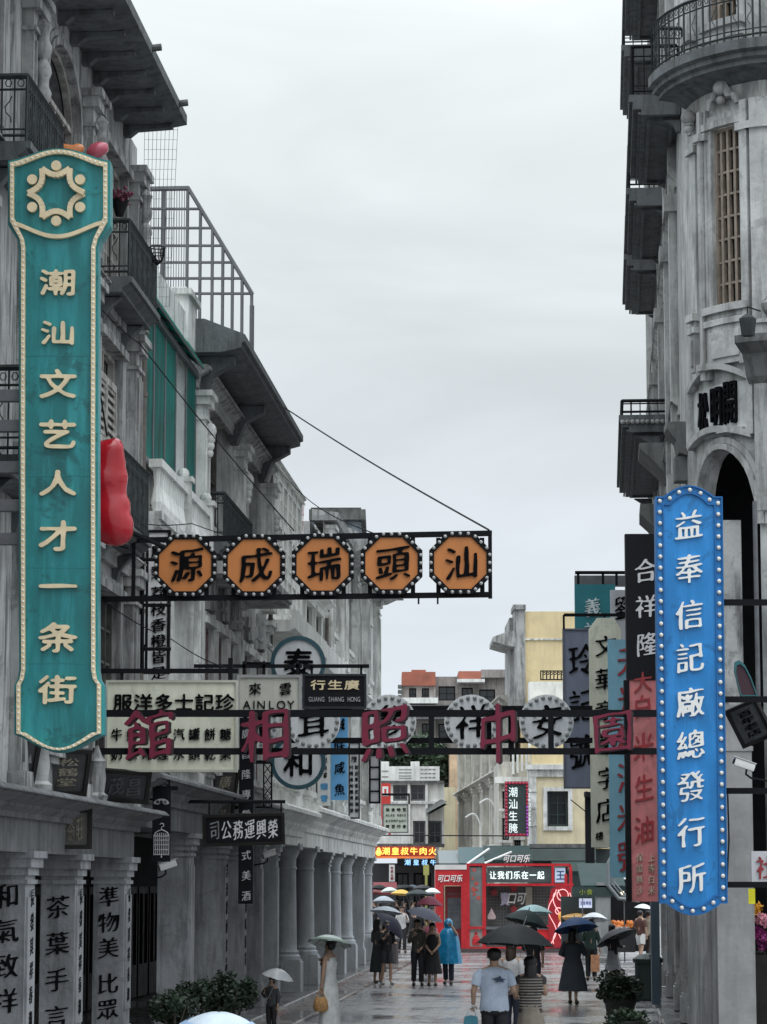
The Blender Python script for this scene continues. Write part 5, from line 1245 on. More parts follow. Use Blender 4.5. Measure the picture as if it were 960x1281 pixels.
# ================================================================ FAR END OF THE STREET
def fwall(par, fr, x0, y0, x1, y1, m, holes=(), th=4.0, name='wall', frame_m=None, n=0.0, rows=2, cols=2):
    u0, u1, z0, z1 = rect(fr, x0, y0, x1, y1); H = []
    for h in holes: a = rect(fr, *h); H.append(a)
    w = MB(); w.grid(fr, u0, u1, z0, z1, n, .3, H); o = part(name, w, m, par)
    s = MB(); s.box(fr, u0+.02, u1-.02, n-th, n-.32, z0, z1-.02); part('body', s, m, par)
    for a in H: window(fr, par, *a, n, 0, rows, cols, frame_m or IRON, .2, None, False, .1)
    return u0, u1, z0, z1
def fbox(par, fr, x0, y0, x1, y1, m, n0, n1, name):
    u0, u1, z0, z1 = rect(fr, x0, y0, x1, y1); s = MB(); s.box(fr, u0, u1, n0, n1, z0, z1); return part(name, s, m, par)
# brown apartments with red parapets
fr = PF(235); BR = stone('far_render', (.34, .31, .29), .4); RB = mat('red_brick_parapet', (.38, .13, .085), .8, .2, 1)
t = thing('apartment_block', 'far apartment block with red brick parapets and open balconies', 'building', fr.p(fr.q(580, 1000)[0], -2, 0))
fwall(t, fr, 503, 858, 545, 1170, BR, ((512, 861, 521, 876), (528, 861, 537, 878), (508, 905, 520, 925), (528, 905, 540, 925)), 10); fwall(t, fr, 545, 846, 660, 1170, BR, ((549, 858, 570, 876), (578, 860, 592, 878), (600, 862, 620, 880), (549, 905, 570, 925), (578, 905, 592, 925), (600, 905, 625, 925)), 10, n=-.5)
fbox(t, fr, 503, 841, 545, 858, RB, -6, .4, 'parapet'); fbox(t, fr, 574, 840, 602, 852, RB, -6, .3, 'parapet'); fbox(t, fr, 602, 838, 640, 848, BR, -6, .3, 'parapet')
fbox(t, fr, 500, 874, 548, 881, WHITEW, -.1, 1.2, 'balcony'); fbox(t, fr, 572, 851, 606, 855, WHITEW, -.1, 1.5, 'canopy'); fbox(t, fr, 503, 883, 660, 888, GREYD, -.1, 1.2, 'balcony')
fbox(t, fr, 503, 896, 660, 901, GREYD, -.1, 1.4, 'balcony'); fbox(t, fr, 515, 838, 533, 841, RB, -4, 0, 'roof')
k = MB(); u0, u1, z0, z1 = rect(fr, 498, 855, 503, 880)
for j in range(4): k.box(fr, u0, u1, -.5, .8, z0+(z1-z0)*j/4, z0+(z1-z0)*j/4+.25)
part('side_balcony', k, GREYD, t)
# dark trees behind the white shops
def leaf_cloud(c, R, n, s, squash=(1, 1, 1), lobes=9, seed=1):
    rnd = random.Random(seed); mb = MB(); L = []
    for i in range(lobes):
        v = Vector((rnd.gauss(0, 1), rnd.gauss(0, 1), rnd.gauss(0, 1))); v.normalize(); v *= rnd.uniform(.25, .72)
        L.append((Vector((v.x*squash[0], v.y*squash[1], v.z*squash[2]))*R, rnd.uniform(.26, .48)*R))
    for i in range(n):
        lc, lr = rnd.choice(L); v = Vector((rnd.gauss(0, 1), rnd.gauss(0, 1), rnd.gauss(0, 1))); v.normalize(); v *= lr*rnd.random()**.35
        p = Vector(c) + lc + v; a = Vector((rnd.gauss(0, 1), rnd.gauss(0, 1), rnd.gauss(0, .7))).normalized(); b = a.cross(Vector((rnd.gauss(0, 1), rnd.gauss(0, 1), rnd.gauss(0, 1)))).normalized(); q = s*rnd.uniform(.6, 1.3)
        mb.add([p-a*q, p+b*q*.45, p+a*q, p-b*q*.45], [(0, 1, 2, 3)])
    return mb
LEAFD = mat('dark_leaves', (.028, .05, .028), .55, .4, 1.5); LEAFM = mat('mid_leaves', (.05, .085, .045), .55, .4, 1.5); BARK = mat('bark', (.06, .05, .04), .9, .3, 4)
for i, (x, y, r, lab) in enumerate(((500, 955, 2.0, 'dark round-topped tree left of the far white shop roof'), (538, 950, 2.2, 'taller dark tree behind the middle of the far white shop'), (568, 965, 1.8, 'small dark tree right of the far white shop'))):
    c = at(x, y, 176); t = thing('tree', lab, 'tree', (c.x, c.y, 0), 'trees behind the far shop')
    part('crown', leaf_cloud(c, r, 2600, .22, (1.25, 1, .85), 11, 5+i), LEAFM if i == 1 else LEAFD, t)
    k = MB(); k.tube([(c.x, c.y, 0), (c.x+.1, c.y, c.z*.5), (c.x, c.y, c.z)], [.3, .22, .1], 8); k.tube([(c.x+.1, c.y, c.z*.55), (c.x+1, c.y, c.z+.4)], [.12, .05], 6); k.tube([(c.x+.1, c.y, c.z*.6), (c.x-1, c.y+.3, c.z+.6)], [.12, .05], 6); part('trunk', k, BARK, t)
# white shop with roof boards and beef restaurant below
fr = PF(152)
t = thing('shop_building', 'white two-storey shop building closing the end of the street', 'building', fr.p(fr.q(515, 1100)[0], -2, 0))
fwall(t, fr, 474, 979, 556, 1056, WHITEW, ((492, 982, 510, 1002), (514, 982, 532, 1002), (517, 1027, 533, 1056), (536, 1027, 553, 1056)), 8, frame_m=STEEL)
u0, u1, z0, z1 = rect(fr, 477, 959, 550, 977); k = MB(); k.box(fr, u0, u1, -.3, .25, z0, z1); u0, u1, z2, z3 = rect(fr, 477, 953, 487, 959); k.box(fr, u0, u1, -.3, .25, z2, z3); u0, u1, z2, z3 = rect(fr, 514, 953, 525, 959); k.box(fr, u0, u1, -.3, .25, z2, z3); pa_ = part('parapet', k, WHITEW, t)
b = MB(); 
for x, y in ((482, 965), (482, 972)): b.box(fr, *rect(fr, x-4, y-.8, x+4, y+.8)[:2], .251, .27, *rect(fr, x-4, y-.8, x+4, y+.8)[2:])
for y in (963, 967, 971, 974): b.box(fr, *rect(fr, 499, y-.6, 515, y+.6)[:2], .251, .27, *rect(fr, 499, y-.6, 515, y+.6)[2:])
for y in (963, 968, 973):
    for x in (528, 533, 538, 543): b.box(fr, *rect(fr, x-2, y-.9, x+2, y+.9)[:2], .251, .27, *rect(fr, x-2, y-.9, x+2, y+.9)[2:])
part('lettering', b, mat('grey_print', (.3, .3, .3), .6), pa_)
fbox(t, fr, 474, 977, 556, 980, GREYD, -.1, .3, 'cornice'); fbox(t, fr, 474, 1003, 556, 1006, GREY2, -.05, .2, 'string_course')
for x in (512, 534): fbox(t, fr, x-1.4, 980, x+1.4, 1056, WHITEW, .004, .18, 'pilaster')
k = MB(); a, b, c = fr.q(533, 1012), fr.q(552, 1000), fr.q(556, 1004); k.add([fr.p(a[0], .1, a[1]), fr.p(b[0], .1, b[1]), fr.p(b[0]+.3, 2.2, b[1]-.2), fr.p(a[0], 2.2, a[1]-.3)], [(0, 1, 2, 3)]); k.add([fr.p(a[0], .1, a[1]-.15), fr.p(b[0], .1, b[1]-.15), fr.p(b[0]+.3, 2.2, b[1]-.35), fr.p(a[0], 2.2, a[1]-.45)], [(0, 1, 2, 3)]); part('awning', k, GREYD, t)
fwall(t, fr, 462, 1080, 556, 1165, mat('shop_dark', (.05, .05, .055), .6), ((496, 1092, 512, 1160), (518, 1092, 540, 1160)), 6, name='shopfront', n=-.6)
fbox(t, fr, 466, 1056, 556, 1060, GREYD, -.6, .9, 'canopy')
ORE = mat('lit_yellow_letters', (.9, .6, .1), .4, emit=(1, .62, .12), estr=1.3); BLE = mat('lit_blue_letters', (.3, .6, 1), .4, emit=(.35, .65, 1), estr=1.2)
RSG = mat('dark_red_fascia', (.30, .045, .03), .45, .2, 1, emit=(.5, .06, .02), estr=.15)
t2, f2 = plate('lit_shop_sign', 'lit dark red restaurant fascia with glowing yellow characters', 'sign', 150.6, 466, 1059, 544, 1074, RSG, .2)
chars(t2, f2, hlist('潮皇叔牛肉火', 483, 541, 1065, 10.5, 10), ORE, 'heavy', .005, .1)
k = MB(); u, z = f2.q(474, 1066); k.ball(f2.p(u, .1, z-.05), .17, 10, 8); k.ball(f2.p(u, .1, z+.14), .1, 8, 6); part('emblem', k, ORE, t2)
k = MB(); a = rect(f2, 466, 1071.5, 544, 1074); k.box(f2, a[0], a[1], .004, .06, a[2], a[3]); part('light_strip', k, mat('orange_strip', (.8, .2, .06), .5, emit=(1, .25, .06), estr=.35), t2)
t2, f2 = plate('lit_shop_sign', 'dark fascia with glowing blue characters below the yellow restaurant sign', 'sign', 150.4, 497, 1075, 546, 1084, BLACK_S, .15)
chars(t2, f2, hlist('潮皇叔牛', 510, 542, 1079, 8, 7.5), BLE, 'bold', .005, .08)
t2, f2 = plate('banner', 'small pale vertical banner in the restaurant doorway', 'banner', 149, 487, 1082, 494, 1103, WHITE_S, .05); chars(t2, f2, vlist('牛肉火鍋', 490.5, 1086, 1099, 4, 4), REDINK, 'bold')
t2, f2 = plate('light_box', 'yellow green light box beside the restaurant entrance', 'light box', 149, 530, 1082, 537, 1095, mat('yellow_green_box', (.5, .5, .15), .5), .3)
k = MB(); a = rect(f2, 532, 1095, 535, 1120); k.box(f2, a[0], a[1], -.3, 0, -.0, a[3]); part('post', k, mat('yellow_green_box', (.5, .5, .15)), t2)
k = MB(); k.profile(Frame((0, 146), (1, 0), 1), [(0, 2.6), (1.8, 2.1), (1.8, 2.2), (0, 2.75)], -.55, .7); solo('red_parasol_awning', k, mat('dark_red_cloth', (.20, .03, .035), .7), 'low dark red awning in front of the restaurant', 'awning', (0, 146, 2.1))
# red and white boards on a frame at the left of it
t2, f2 = plate('shop_sign', 'tall red sign with pale squares standing by the far white shop', 'sign', 140, 477, 980, 489, 1045, mat('vivid_red', (.62, .05, .04), .5, .1, 2), .1)
k = MB()
for y in (990, 1040): a = rect(f2, 478.5, y-6, 486, y+6); k.ring(f2, [(a[0], a[2]), (a[1], a[2]), (a[1], a[3]), (a[0], a[3])], [(a[0]+.1, a[2]+.13), (a[1]-.1, a[2]+.13), (a[1]-.1, a[3]-.13), (a[0]+.1, a[3]-.13)], .003, .02)
part('lettering', k, WHITEL, t2)
t2, f2 = plate('shop_sign', 'square pale green notice sign with four rows of black writing', 'sign', 118, 479, 1006, 511, 1042, mat('pale_green_board', (.46, .50, .42), .55), .1, STEEL, 1.2)
chars(t2, f2, hlist('協金時瓦', 485, 506, 1013, 5, 4.5)+hlist('奇百行會', 485, 506, 1034, 5, 4.5)+hlist('ALEX ROSE', 484, 507, 1020, 3.2, 4)+hlist('&COMPANY', 484, 507, 1027, 3.4, 4), INK, 'bold')
k = MB(); a, b = f2.q(478, 994), f2.q(513, 994); k.box(f2, a[0], b[0], -.08, -.02, a[1]-.05, a[1]+.05); a, b = f2.q(512, 1006), f2.q(512, 994); k.box(f2, a[0]-.04, a[0]+.04, -.08, -.02, a[1], b[1]); part('bracket', k, FRAMEB, t2)
k = MB()
P0, P1 = at(462, 1045, 100), at(660, 1046, 118); k.tube([P0, P1], .025, 5); solo('overhead_wire', k, FRAMEB, 'taut cable stretched low across the far end of the street', 'wire', P0, 'overhead wires')
# ---- far right: yellow house
YF = Frame((6.35, 122), (-.35, 55), 1)   # its street face, running away from us
YF.nv = Vector((-1, -.0064, 0)).normalized()
fr = PF(122)
t = thing('yellow_house', 'tall house with plain yellow gable and grey corner beyond the signs', 'building', fr.p(fr.q(690, 1000)[0], -2, 0))
u0, u1, z0, z1 = rect(fr, 654, 765, 760, 1100); w = MB(); w.box(fr, u0, u1, -3, 0, 0, z1); part('wall', w, YELLOW, t)
fbox(t, fr, 654, 799, 760, 801, GREY2, .002, .08, 'string_course')
k = MB(); u0, u1, z0, z1 = rect(fr, 644.5, 762, 657, 900); k.box(fr, u0, u1, -2, .15, z0, z1); a = rect(fr, 642, 757, 658, 763); k.box(fr, a[0], a[1], -2.1, .25, a[2], a[3]); part('corner_pier', k, GREY1, t)
k = MB(); u0, u1, z0, z1 = rect(fr, 640, 770, 645, 940); k.box(fr, u0, u1, -6, -1, z0, z1); part('wall', k, GREY1, t)
k = MB(); a = fr.q(617, 800); k.profile(Frame((fr.q(645, 800)[0], 122), (0, 1), -1), [(0, a[1]-.35), (.5, a[1]-.25), (1.0, a[1]-.1), (1.0, a[1]+.1), (.3, a[1]+.35), (0, a[1]+.4)], -.2, 4); part('eave', k, GREY1, t)
a, b = rect(fr, 673, 843, 706, 855), rect(fr, 660, 857, 725, 910); fr_ = fr
t = thing('terrace', 'pale roof terrace with dark patterned railing below the yellow gable', 'building', fr.p(fr.q(690, 900)[0], 1, 0))
k = MB(); k.box(fr, b[0], b[1], .5, 2.0, 0, b[3]); part('wall', k, WHITEW, t)
k = MB(); k.ring(fr, [(a[0], a[2]), (a[1]+1, a[2]), (a[1]+1, a[3]), (a[0], a[3])], [(a[0]+.05, a[2]+.05), (a[1]+.95, a[2]+.05), (a[1]+.95, a[3]-.05), (a[0]+.05, a[3]-.05)], 1.9, 1.96)
for i in range(12): x = a[0]+.1+i*.16; k.box(fr, x, x+.05, 1.9, 1.95, a[2], a[3]); k.ring(fr, circle(x+.08, (a[2]+a[3])/2+.08, .07, 8), circle(x+.08, (a[2]+a[3])/2+.08, .035, 8), 1.9, 1.96)
part('railing', k, FRAMEB, t)
# pale ornate row receding on the right
RF = Frame((5.75, 125), (-1.35, 45), 1); RF.nv = Vector((-RF.d.y, RF.d.x, 0))
t = thing('ornate_house', 'pale ornate old house with columns and cornices curving round the far right', 'building', RF.p(15, -1, 0))
w = MB(); HF = [(3+7*i, 5.2+7*i, z, z+2.6) for i in range(5) for z in (5.2, 8.2)]; w.grid(RF, 0, 38, 3.4, 11.2, 0, .4, HF); part('wall', w, CREAMW if False else stone('pale_old_plaster', (.58, .56, .50), .35), t)
k = MB(); k.box(RF, .02, 37.9, -6, -.45, 3.4, 11.0); part('body', k, GREY2, t)
PO = stone('pale_old_plaster', (.58, .56, .50), .35)
for h in HF: window(RF, t, *h, 0, 0, 3, 2, GREYD, .25, PO, True)
for i in range(6):
    for a, b in ((4.5, 7.7), (8.0, 11.0)): pilaster(RF, t, .4+7*i, 1.5+7*i, a, b, PO, .3)
for z in (7.95, 11.2, 4.5): cornice(RF, t, -.2, 38, z, PO, .55, .5)
for i in range(0):
    k = MB(); k.profile(RF, [(.003, 12.9+i*.0), (.9, 13.1), (.9, 13.25), (.003, 13.5)], 1+9*i, 7+9*i); part('canopy', k, GREY1, t)
    k = MB(); k.box(RF, 1.5+9*i, 6+9*i, -2, -.2, 12.4, 14.6-.5*i); k.box(RF, 1.2+9*i, 6.3+9*i, -2.2, .1, 14.6-.5*i, 14.8-.5*i); part('roof_hut', k, GREY1, t)
arcade_back(RF, t, 0, 38, 3.4, 2.5); 
for i in range(6): pier(RF, t, .5+7*i, 1.2+7*i, -.6, -.02, 3.4, PO)
k = MB(); a = fr.q(566, 945); k.wbox(at(563, 945, 172).x, at(600, 945, 172).x, 172, 180, 0, at(563, 940, 172).z); t = thing('peach_house', 'peach coloured house showing past the ornate row', 'building', (at(570, 945, 172).x, 172, 0)); part('wall', k, stone('peach_paint', (.62, .45, .30), .2), t)
k = MB(); k.wbox(at(552, 1000, 165).x, at(570, 1000, 165).x, 165, 171, 0, at(560, 985, 165).z); part('annex', k, CREAMW, t)
# two curved street-lamp arms on the ornate row
for i, (x, y, d) in enumerate(((603, 1005, 128), (585, 1023, 138))):
    k = MB(); c = at(x, y, d); k.tube([c+Vector((.75*math.sin(a), .0, -.9+.9*math.cos(a)*.9)) if False else c+Vector((-.1+.75*s_, 0, .25*math.sin(s_*2.2)-.55*s_**4)) for a, s_ in [(0, j/10) for j in range(11)]], .05, 6); k.tube([c+Vector((.65, 0, -.35)), c+Vector((.65, 0, -1.8))], .05, 6)
    solo('lamp_arm', k, WHITEL, ('upper curved white lamp arm on the pale ornate house', 'lower curved white lamp arm on the pale ornate house')[i], 'lamp arm', c, 'curved lamp arms')
# cream corner house with the green window
fr = PF(116)
t = thing('cream_house', 'cream corner house with grey quoins and one dark green window', 'building', fr.p(fr.q(700, 1050)[0], -2, 0))
fwall(t, fr, 666, 955, 760, 1060, CREAMW, ((685, 990, 711, 1034),), 5, frame_m=mat('dark_green_frame', (.02, .04, .035), .5), rows=3)
k = MB(); a = rect(fr, 683, 988, 713, 1036); b = rect(fr, 685, 990, 711, 1034); e = .17; k.ring(fr, [(b[0]-e, b[2]-e), (b[1]+e, b[2]-e), (b[1]+e, b[3]+e), (b[0]-e, b[3]+e)], [(b[0], b[2]), (b[1], b[2]), (b[1], b[3]), (b[0], b[3])], .003, .1); part('window_surround', k, GREY2, t)
k = MB(); a = rect(fr, 661, 960, 671, 1060); k.box(fr, a[0], a[1], -.5, .1, a[2], a[3]); 
for y in (990, 1011, 1033): b = rect(fr, 660.5, y-1, 671.5, y+1); k.box(fr, b[0], b[1], -.5, .13, b[2], b[3])
part('quoin', k, GREY2, t)
fbox(t, fr, 659, 957, 760, 963, GREY2, -.4, .28, 'cornice'); fbox(t, fr, 662, 963, 760, 972, GREY2, .002, .12, 'frieze'); fbox(t, fr, 662, 1056, 760, 1061, GREYD, -.1, .3, 'string_course')
fwall(t, fr, 666, 930, 760, 957, YELLOW, (), 3, n=-.3)
k = MB(); 
for i in range(6): a = rect(fr, 644+i*5.2, 935-i*.3, 646.5+i*5.2, 966-i*1.3); k.box(fr, a[0], a[1], -2.2+.3*i, -2.0+.3*i, a[2], a[3])
part('baluster', k, WHITEW, t).__setitem__('kind', 'stuff')
k = MB(); a = rect(fr, 628, 950, 664, 1060); k.box(fr, a[0], a[1], -8, -2.3, 0, a[3]); part('wing', k, PO, t)
wf = Frame(tuple(fr.p(0, -2.3, 0))[:2], (1, 0), 1)
for x0, x1, y0, y1 in ((632, 640, 988, 1010), (632, 640, 1022, 1050), (647, 655, 1050, 1058)):
    a = rect(fr, x0, y0, x1, y1); window(wf, t, *a, .004, 0, 3, 2, IRON, -.02, GREY2, True, .06)
for x0, x1 in ((627.5, 630.5), (642, 645)): a = rect(fr, x0, 952, x1, 1060); k = MB(); k.box(wf, a[0], a[1], .003, .15, a[2], a[3]); part('pilaster', k, PO, t)
k = MB(); a = rect(fr, 622, 970, 664, 978); k.box(fr, a[0], a[1], -2.29, -1.7, a[2], a[3]); part('cornice', k, WHITEW, t)
fwall(t, fr, 664, 1062, 775, 1180, mat('dark_green_shop', (.025, .04, .038), .5, .2, 1), (), 4, name='shopfront', n=-.1)
fbox(t, fr, 664, 1062, 745, 1077, mat('grey_green_fascia', (.10, .13, .125), .5), -.1, .35, 'fascia')
# bracketed little canopy and dark pipe beside its window
k = MB(); c = at(732, 997, 110); k.wbox(c.x, c.x+.35, 109.8, 110.1, 3.2, c.z+.15); k.profile(Frame((c.x, 110), (0, -1), -1), [(0, c.z+.0), (.75, c.z-.22), (.8, c.z-.16), (.5, c.z+.12), (0, c.z+.2)], -.5, .6); k.tube([(c.x, 109.6, c.z-.6), (c.x-.6, 109.6, c.z-.12)], .02, 4)
solo('door_canopy', k, FRAMEB, 'small dark bracketed canopy beside the cream house window', 'canopy', (c.x, 110, 3.2))
# pavilion neon sign
t2, f2 = plate('lit_shop_sign', 'dark framed vertical sign edged with red and violet lamps and white characters', 'sign', 112, 632.5, 978, 661, 1046, mat('charcoal_sign', (.03, .05, .05), .5), .2, mat('maroon_edge', (.25, .03, .07), .5), 2.6)
chars(t2, f2, vlist('潮汕生腌', 642, 991, 1036, 12, 13), mat('lit_white_letters', (.8, .9, .9), .4, emit=(.75, .9, .9), estr=.45), 'bold')
k = MB(); a = f2.q(655, 0)[0]
for i, c_ in enumerate('CHAOSHAN'): put(k, f2, c_, a, f2.q(0, 989+i*6)[1], 5*f2.m*1.3, 6*f2.m, .004, .03, 'sans', -math.pi/2)
part('lettering', k, mat('lit_white_letters', (.8, .9, .9)), t2)
u0, u1, z0, z1 = rect(f2, 634, 980, 659.5, 1044.5); RL = mat('red_lamps', (.4, .03, .06), .4, emit=(1, .06, .12), estr=.08); VL = mat('violet_lamps', (.4, .08, .5), .4, emit=(.5, .1, .8), estr=.08)
for i in range(16):
    z = z0+(z1-z0)*i/15; bulb(t2, f2.p(u0, .06, z), .05, RL); bulb(t2, f2.p(u1, .06, z), .05, VL if i < 9 else RL)
for i in range(1, 6): u = u0+(u1-u0)*i/6; bulb(t2, f2.p(u, .06, z0), .05, RL); bulb(t2, f2.p(u, .06, z1), .05, RL)
# ---- green awnings and stalls
GA = mat('dark_green_awning', (.016, .042, .04), .55, .2, 2, .3, (.01, .025, .025), spec=.25); GA2 = mat('pale_awning', (.16, .19, .19), .5, .15, 2)
def awning(label, x0, x1, yt, yb, d, dep, m, stripe=None):
    a, b = at(x0, yt, d), at(x1, yb, d-dep); fr = Frame((a.x, d), (1, 0), 1); w_ = (x1-x0)*d/FPX
    t = thing('awning', label, 'awning', (a.x+w_/2, d-dep/2, b.z), 'awnings at the far stalls'); k = MB()
    k.profile(fr, [(0, a.z), (dep, b.z), (dep, b.z-.18), (dep-.02, b.z-.18), (dep-.02, b.z-.03), (0, a.z-.04)], 0, w_); part('cloth', k, m, t)
    k = MB()
    for u in (.05, w_-.05): k.tube([fr.p(u, dep-.05, b.z-.05), fr.p(u, dep-.05, 0)], .025, 5); k.tube([fr.p(u, 0, a.z-.06), fr.p(u, dep, b.z-.05)], .03, 5)
    part('frame', k, STEEL, t); return t
awning('teal awning with pale folds above the red booth', 573, 604, 1060, 1080, 113, 2.0, mat('teal_cloth', (.03, .08, .085), .5, .25, 3))
awning('pale edged awning sloping over the left stalls', 548, 575, 1064, 1080, 113.6, 2.4, GA2)
awning('dark awning with pale stripes above the centre of the red booth', 604, 662, 1058, 1076, 114, 2.5, GA)
awning('wide dark green awning right of the red booth', 690, 745, 1078, 1090, 112.5, 2.0, GA)
awning('dark green awning roof over the corner food stall', 722, 776, 1080, 1108, 99, 2.0, GA)
for (x0, y0, x1, y1) in ((585, 1081, 612, 1062), (600, 1083, 640, 1066)):
    k = MB(); k.tube([at(x0, y0, 110.9), at(x1, y1, 112.5)], .045, 5); solo('awning_bar', k, WHITEL, 'pale slanting bar of the awnings behind the red booth, ' + ('the left one' if x0 == 585 else 'the right one'), 'awning bar', at(x0, y0, 110.5), 'awning bars')
# corner food stall
fr = PF(97)
t = thing('food_stall', 'dark green corner food stall with pale pillar, notices and lit counter', 'stall', fr.p(fr.q(760, 1200)[0], -1.5, 0))
fbox(t, fr, 716, 1110, 775, 1122, mat('stall_fascia', (.03, .055, .05), .5), -.3, .05, 'fascia')
fbox(t, fr, 708, 1122, 745, 1188, mat('stall_panel', (.04, .055, .055), .5), -2.5, -2.2, 'back_panel')
fbox(t, fr, 747, 1104, 764, 1193, mat('pale_pillar', (.30, .31, .31), .6, .1, 1, .3), -.5, 0, 'pillar')
fbox(t, fr, 764, 1100, 830, 1193, INNER, -3.2, -3.0, 'back_wall')
k = MB(); a = rect(fr, 725, 1124, 741, 1136); k.box(fr, a[0], a[1], -.06, -.03, a[2], a[3]); n_ = part('notice', k, mat('lit_notice', (.7, .75, .9), .5, emit=(.6, .65, .85), estr=.35), t)
b = MB(); line(b, fr, '生意興隆', a[0]+.03, a[1]-.03, (a[2]+a[3])/2, .14, -.028, -.02, 'bold'); part('lettering', b, mat('blue_ink', (.05, .06, .3), .5), n_)
b = MB(); a = rect(fr, 724, 1112, 742, 1120); line(b, fr, '小食', a[0], a[1], (a[2]+a[3])/2, .22, .055, .07, 'bold'); part('lettering', b, mat('olive_letters', (.3, .36, .05), .5), t)
k = MB(); P = [fr.q(*p) for p in ((766, 1070), (761, 1080), (761, 1108), (774, 1124), (800, 1127))]
for off in (0, .14, .24): k.tube([fr.p(u+off*.8, .1, z+off*.6) for u, z in P], .035 if off else .07, 5)
part('neon_edge', k, mat('grey_tube', (.2, .22, .23), .4), t)
k = MB(); a = rect(fr, 764, 1154, 794, 1166); k.box(fr, a[0], a[1], -.6, .25, .3, a[2]+.1); ct = part('counter', k, mat('counter_black', (.02, .02, .022), .4), t)
b = MB(); line(b, fr, 'SHAOMIAO', a[0]+.05, a[1]-.2, fr.q(0, 1156)[1]-.14, .16, .255, .27, 'bold'); line(b, fr, '燒烤', a[0]+.05, a[0]+.5, .95, .2, .255, .27, 'bold'); part('lettering', b, WHITEL, ct)
k = MB(); rnd = random.Random(4)
for i in range(38): c = fr.p(rnd.uniform(a[0]+.1, a[1]-.05), rnd.uniform(-.4, .15), a[2]+.16+rnd.random()*.18); k.ball(c, rnd.uniform(.05, .09), 7, 5)
part('food', k, mat('orange_food', (.75, .24, .05), .4, .3, 9, emit=(.8, .25, .05), estr=.12), t)  # faint glow put into the food's colour, though it is no lamp
k = MB(); k.ball(fr.p(fr.q(766, 1)[0], 0, fr.q(1, 1117)[1]), .06, 8, 6); part('lamp', k, mat('warm_lamp', (1, .85, .6), .4, emit=(1, .8, .5), estr=3), t)
c = at(707, 1147, 100); k = MB(); k.ball(c, .24, 12, 8); solo('orange_lantern', k, mat('orange_glow', (.85, .38, .04), .4, emit=(.9, .36, .03), estr=.25), 'round orange lantern beside the red booth', 'lantern', c, None, 50)
c = at(722, 1146, 99); k = MB(); k.lathe(c+Vector((0, 0, -.14)), [(.45, 0), (.55, .1), (.5, .14), (.3, .2), (.02, .24)], 16); solo('food_tray', k, mat('amber_tray', (.5, .28, .08), .4), 'amber food tray under the stall awning', 'tray', c+Vector((0, 0, -.14)), None, 40)

# ---- red drinks booth shaped like a bus
fr = PF(108.6); RED = mat('booth_red', (.55, .022, .03), .3, .12, 1.2, coat=.4); GREYP = mat('booth_grey', (.16, .18, .18), .35, .2, 2)
t = thing('drinks_booth', 'bright red glass-sided drinks booth with a white screen message', 'booth', fr.p(fr.q(640, 1191)[0], -1, 0))
def rb(x0, y0, x1, y1, n0, n1, name, m, par=None): a = rect(fr, x0, y0, x1, y1); k = MB(); k.box(fr, a[0], a[1], n0, n1, a[2], a[3]); return part(name, k, m, par or t)
a = rect(fr, 545, 1088, 584, 1188); k = MB()
z0 = 0.06
k.ring(fr, [(a[0], z0), (a[1], z0), (a[1], a[3]), (a[0], a[3])], [(a[0]+.32, z0+.01), (a[1]-.22, z0+.01), (a[1]-.22, fr.q(0, 1108)[1]), (a[0]+.32, fr.q(0, 1108)[1])], -1.6, 0); rbx = part('tower', k, RED, t)
rb(545, 1082, 584, 1088, -1.7, .04, 'tower_roof', mat('booth_white', (.7, .68, .66), .4), rbx)
k = MB(); u0, u1 = rect(fr, 554, 0, 578, 1)[:2]; zt = fr.q(0, 1109)[1]; k.box(fr, u0, u1, -.5, -.42, .07, zt); dr = part('door', k, mat('booth_dark_red', (.22, .02, .025), .35), t)
k = MB(); k.box(fr, u0+.1, u1-.1, -.419, -.4, .9, zt-.45); part('pane', k, mat('booth_glass', (.10, .12, .13), .1, .3, 2, spec=.7), dr)
k = MB()
for j in range(4): k.box(fr, u0+.1, u1-.1, -.399, -.385, 1.2+.35*j, 1.23+.35*j)
part('shelf', k, STEEL, dr)
COLA = mat('white_script', (.85, .83, .8), .35)
def script(par, txt, x0, x1, y, h, n, m=COLA):
    b = MB(); k_ = len(txt); st = (x1-x0)/k_
    for i, ch in enumerate(txt):
        u, z = fr.q(x0+st*(i+.5), y); v, f, adv = glyph(ch, 'heavy')
        b = MB(); b.add([fr.p(u+p.x*st*1.02*fr.m + p.y*h*fr.m*.22, n+.03+p.z*.04, z+p.y*h*fr.m + .0) for p in v], f); part('character', b, m, par)
script(t, '可口可乐', 547.5, 579, 1099, 9.5, .01)
# glass body with red frame
k = MB(); A = rect(fr, 583.5, 1080, 717, 1190); r_ = .09
def pipe(x0, y0, x1, y1, w=2.6, n0=-.12, n1=.0):
    a, b = fr.q(x0, y0), fr.q(x1, y1); e = w*fr.m/2
    k.box(fr, min(a[0], b[0])-e, max(a[0], b[0])+e, n0, n1, min(a[1], b[1])-e, max(a[1], b[1])+e)
for i, (x0, y0, x1, y1) in enumerate(((586, 1082, 711, 1082), (585.5, 1084, 585.5, 1186), (606, 1084, 606, 1186), (606, 1107, 716, 1107), (586, 1187, 718, 1187), (714, 1086, 715.5, 1186), (692, 1084, 692, 1107), (586, 1161, 606, 1161), (708, 1095, 709, 1186))):
    pipe(x0, y0, x1, y1, 4.2 if i in (1, 2) else 3, -.12-.004*i, .0+.004*i)
part('frame', k, RED, t)
k = MB(); pipe(586, 1082, 711, 1082, 2.2, -2.4, -2.3); pipe(714, 1086, 715, 1186, 3, -2.4, -2.3); pipe(586, 1187, 718, 1187, 4, -2.4, -.13); pipe(586, 1082, 588, 1082, 3, -2.3, -.13); pipe(712, 1083, 714, 1083, 3, -2.3, -.13); part('rear_frame', k, RED, t)
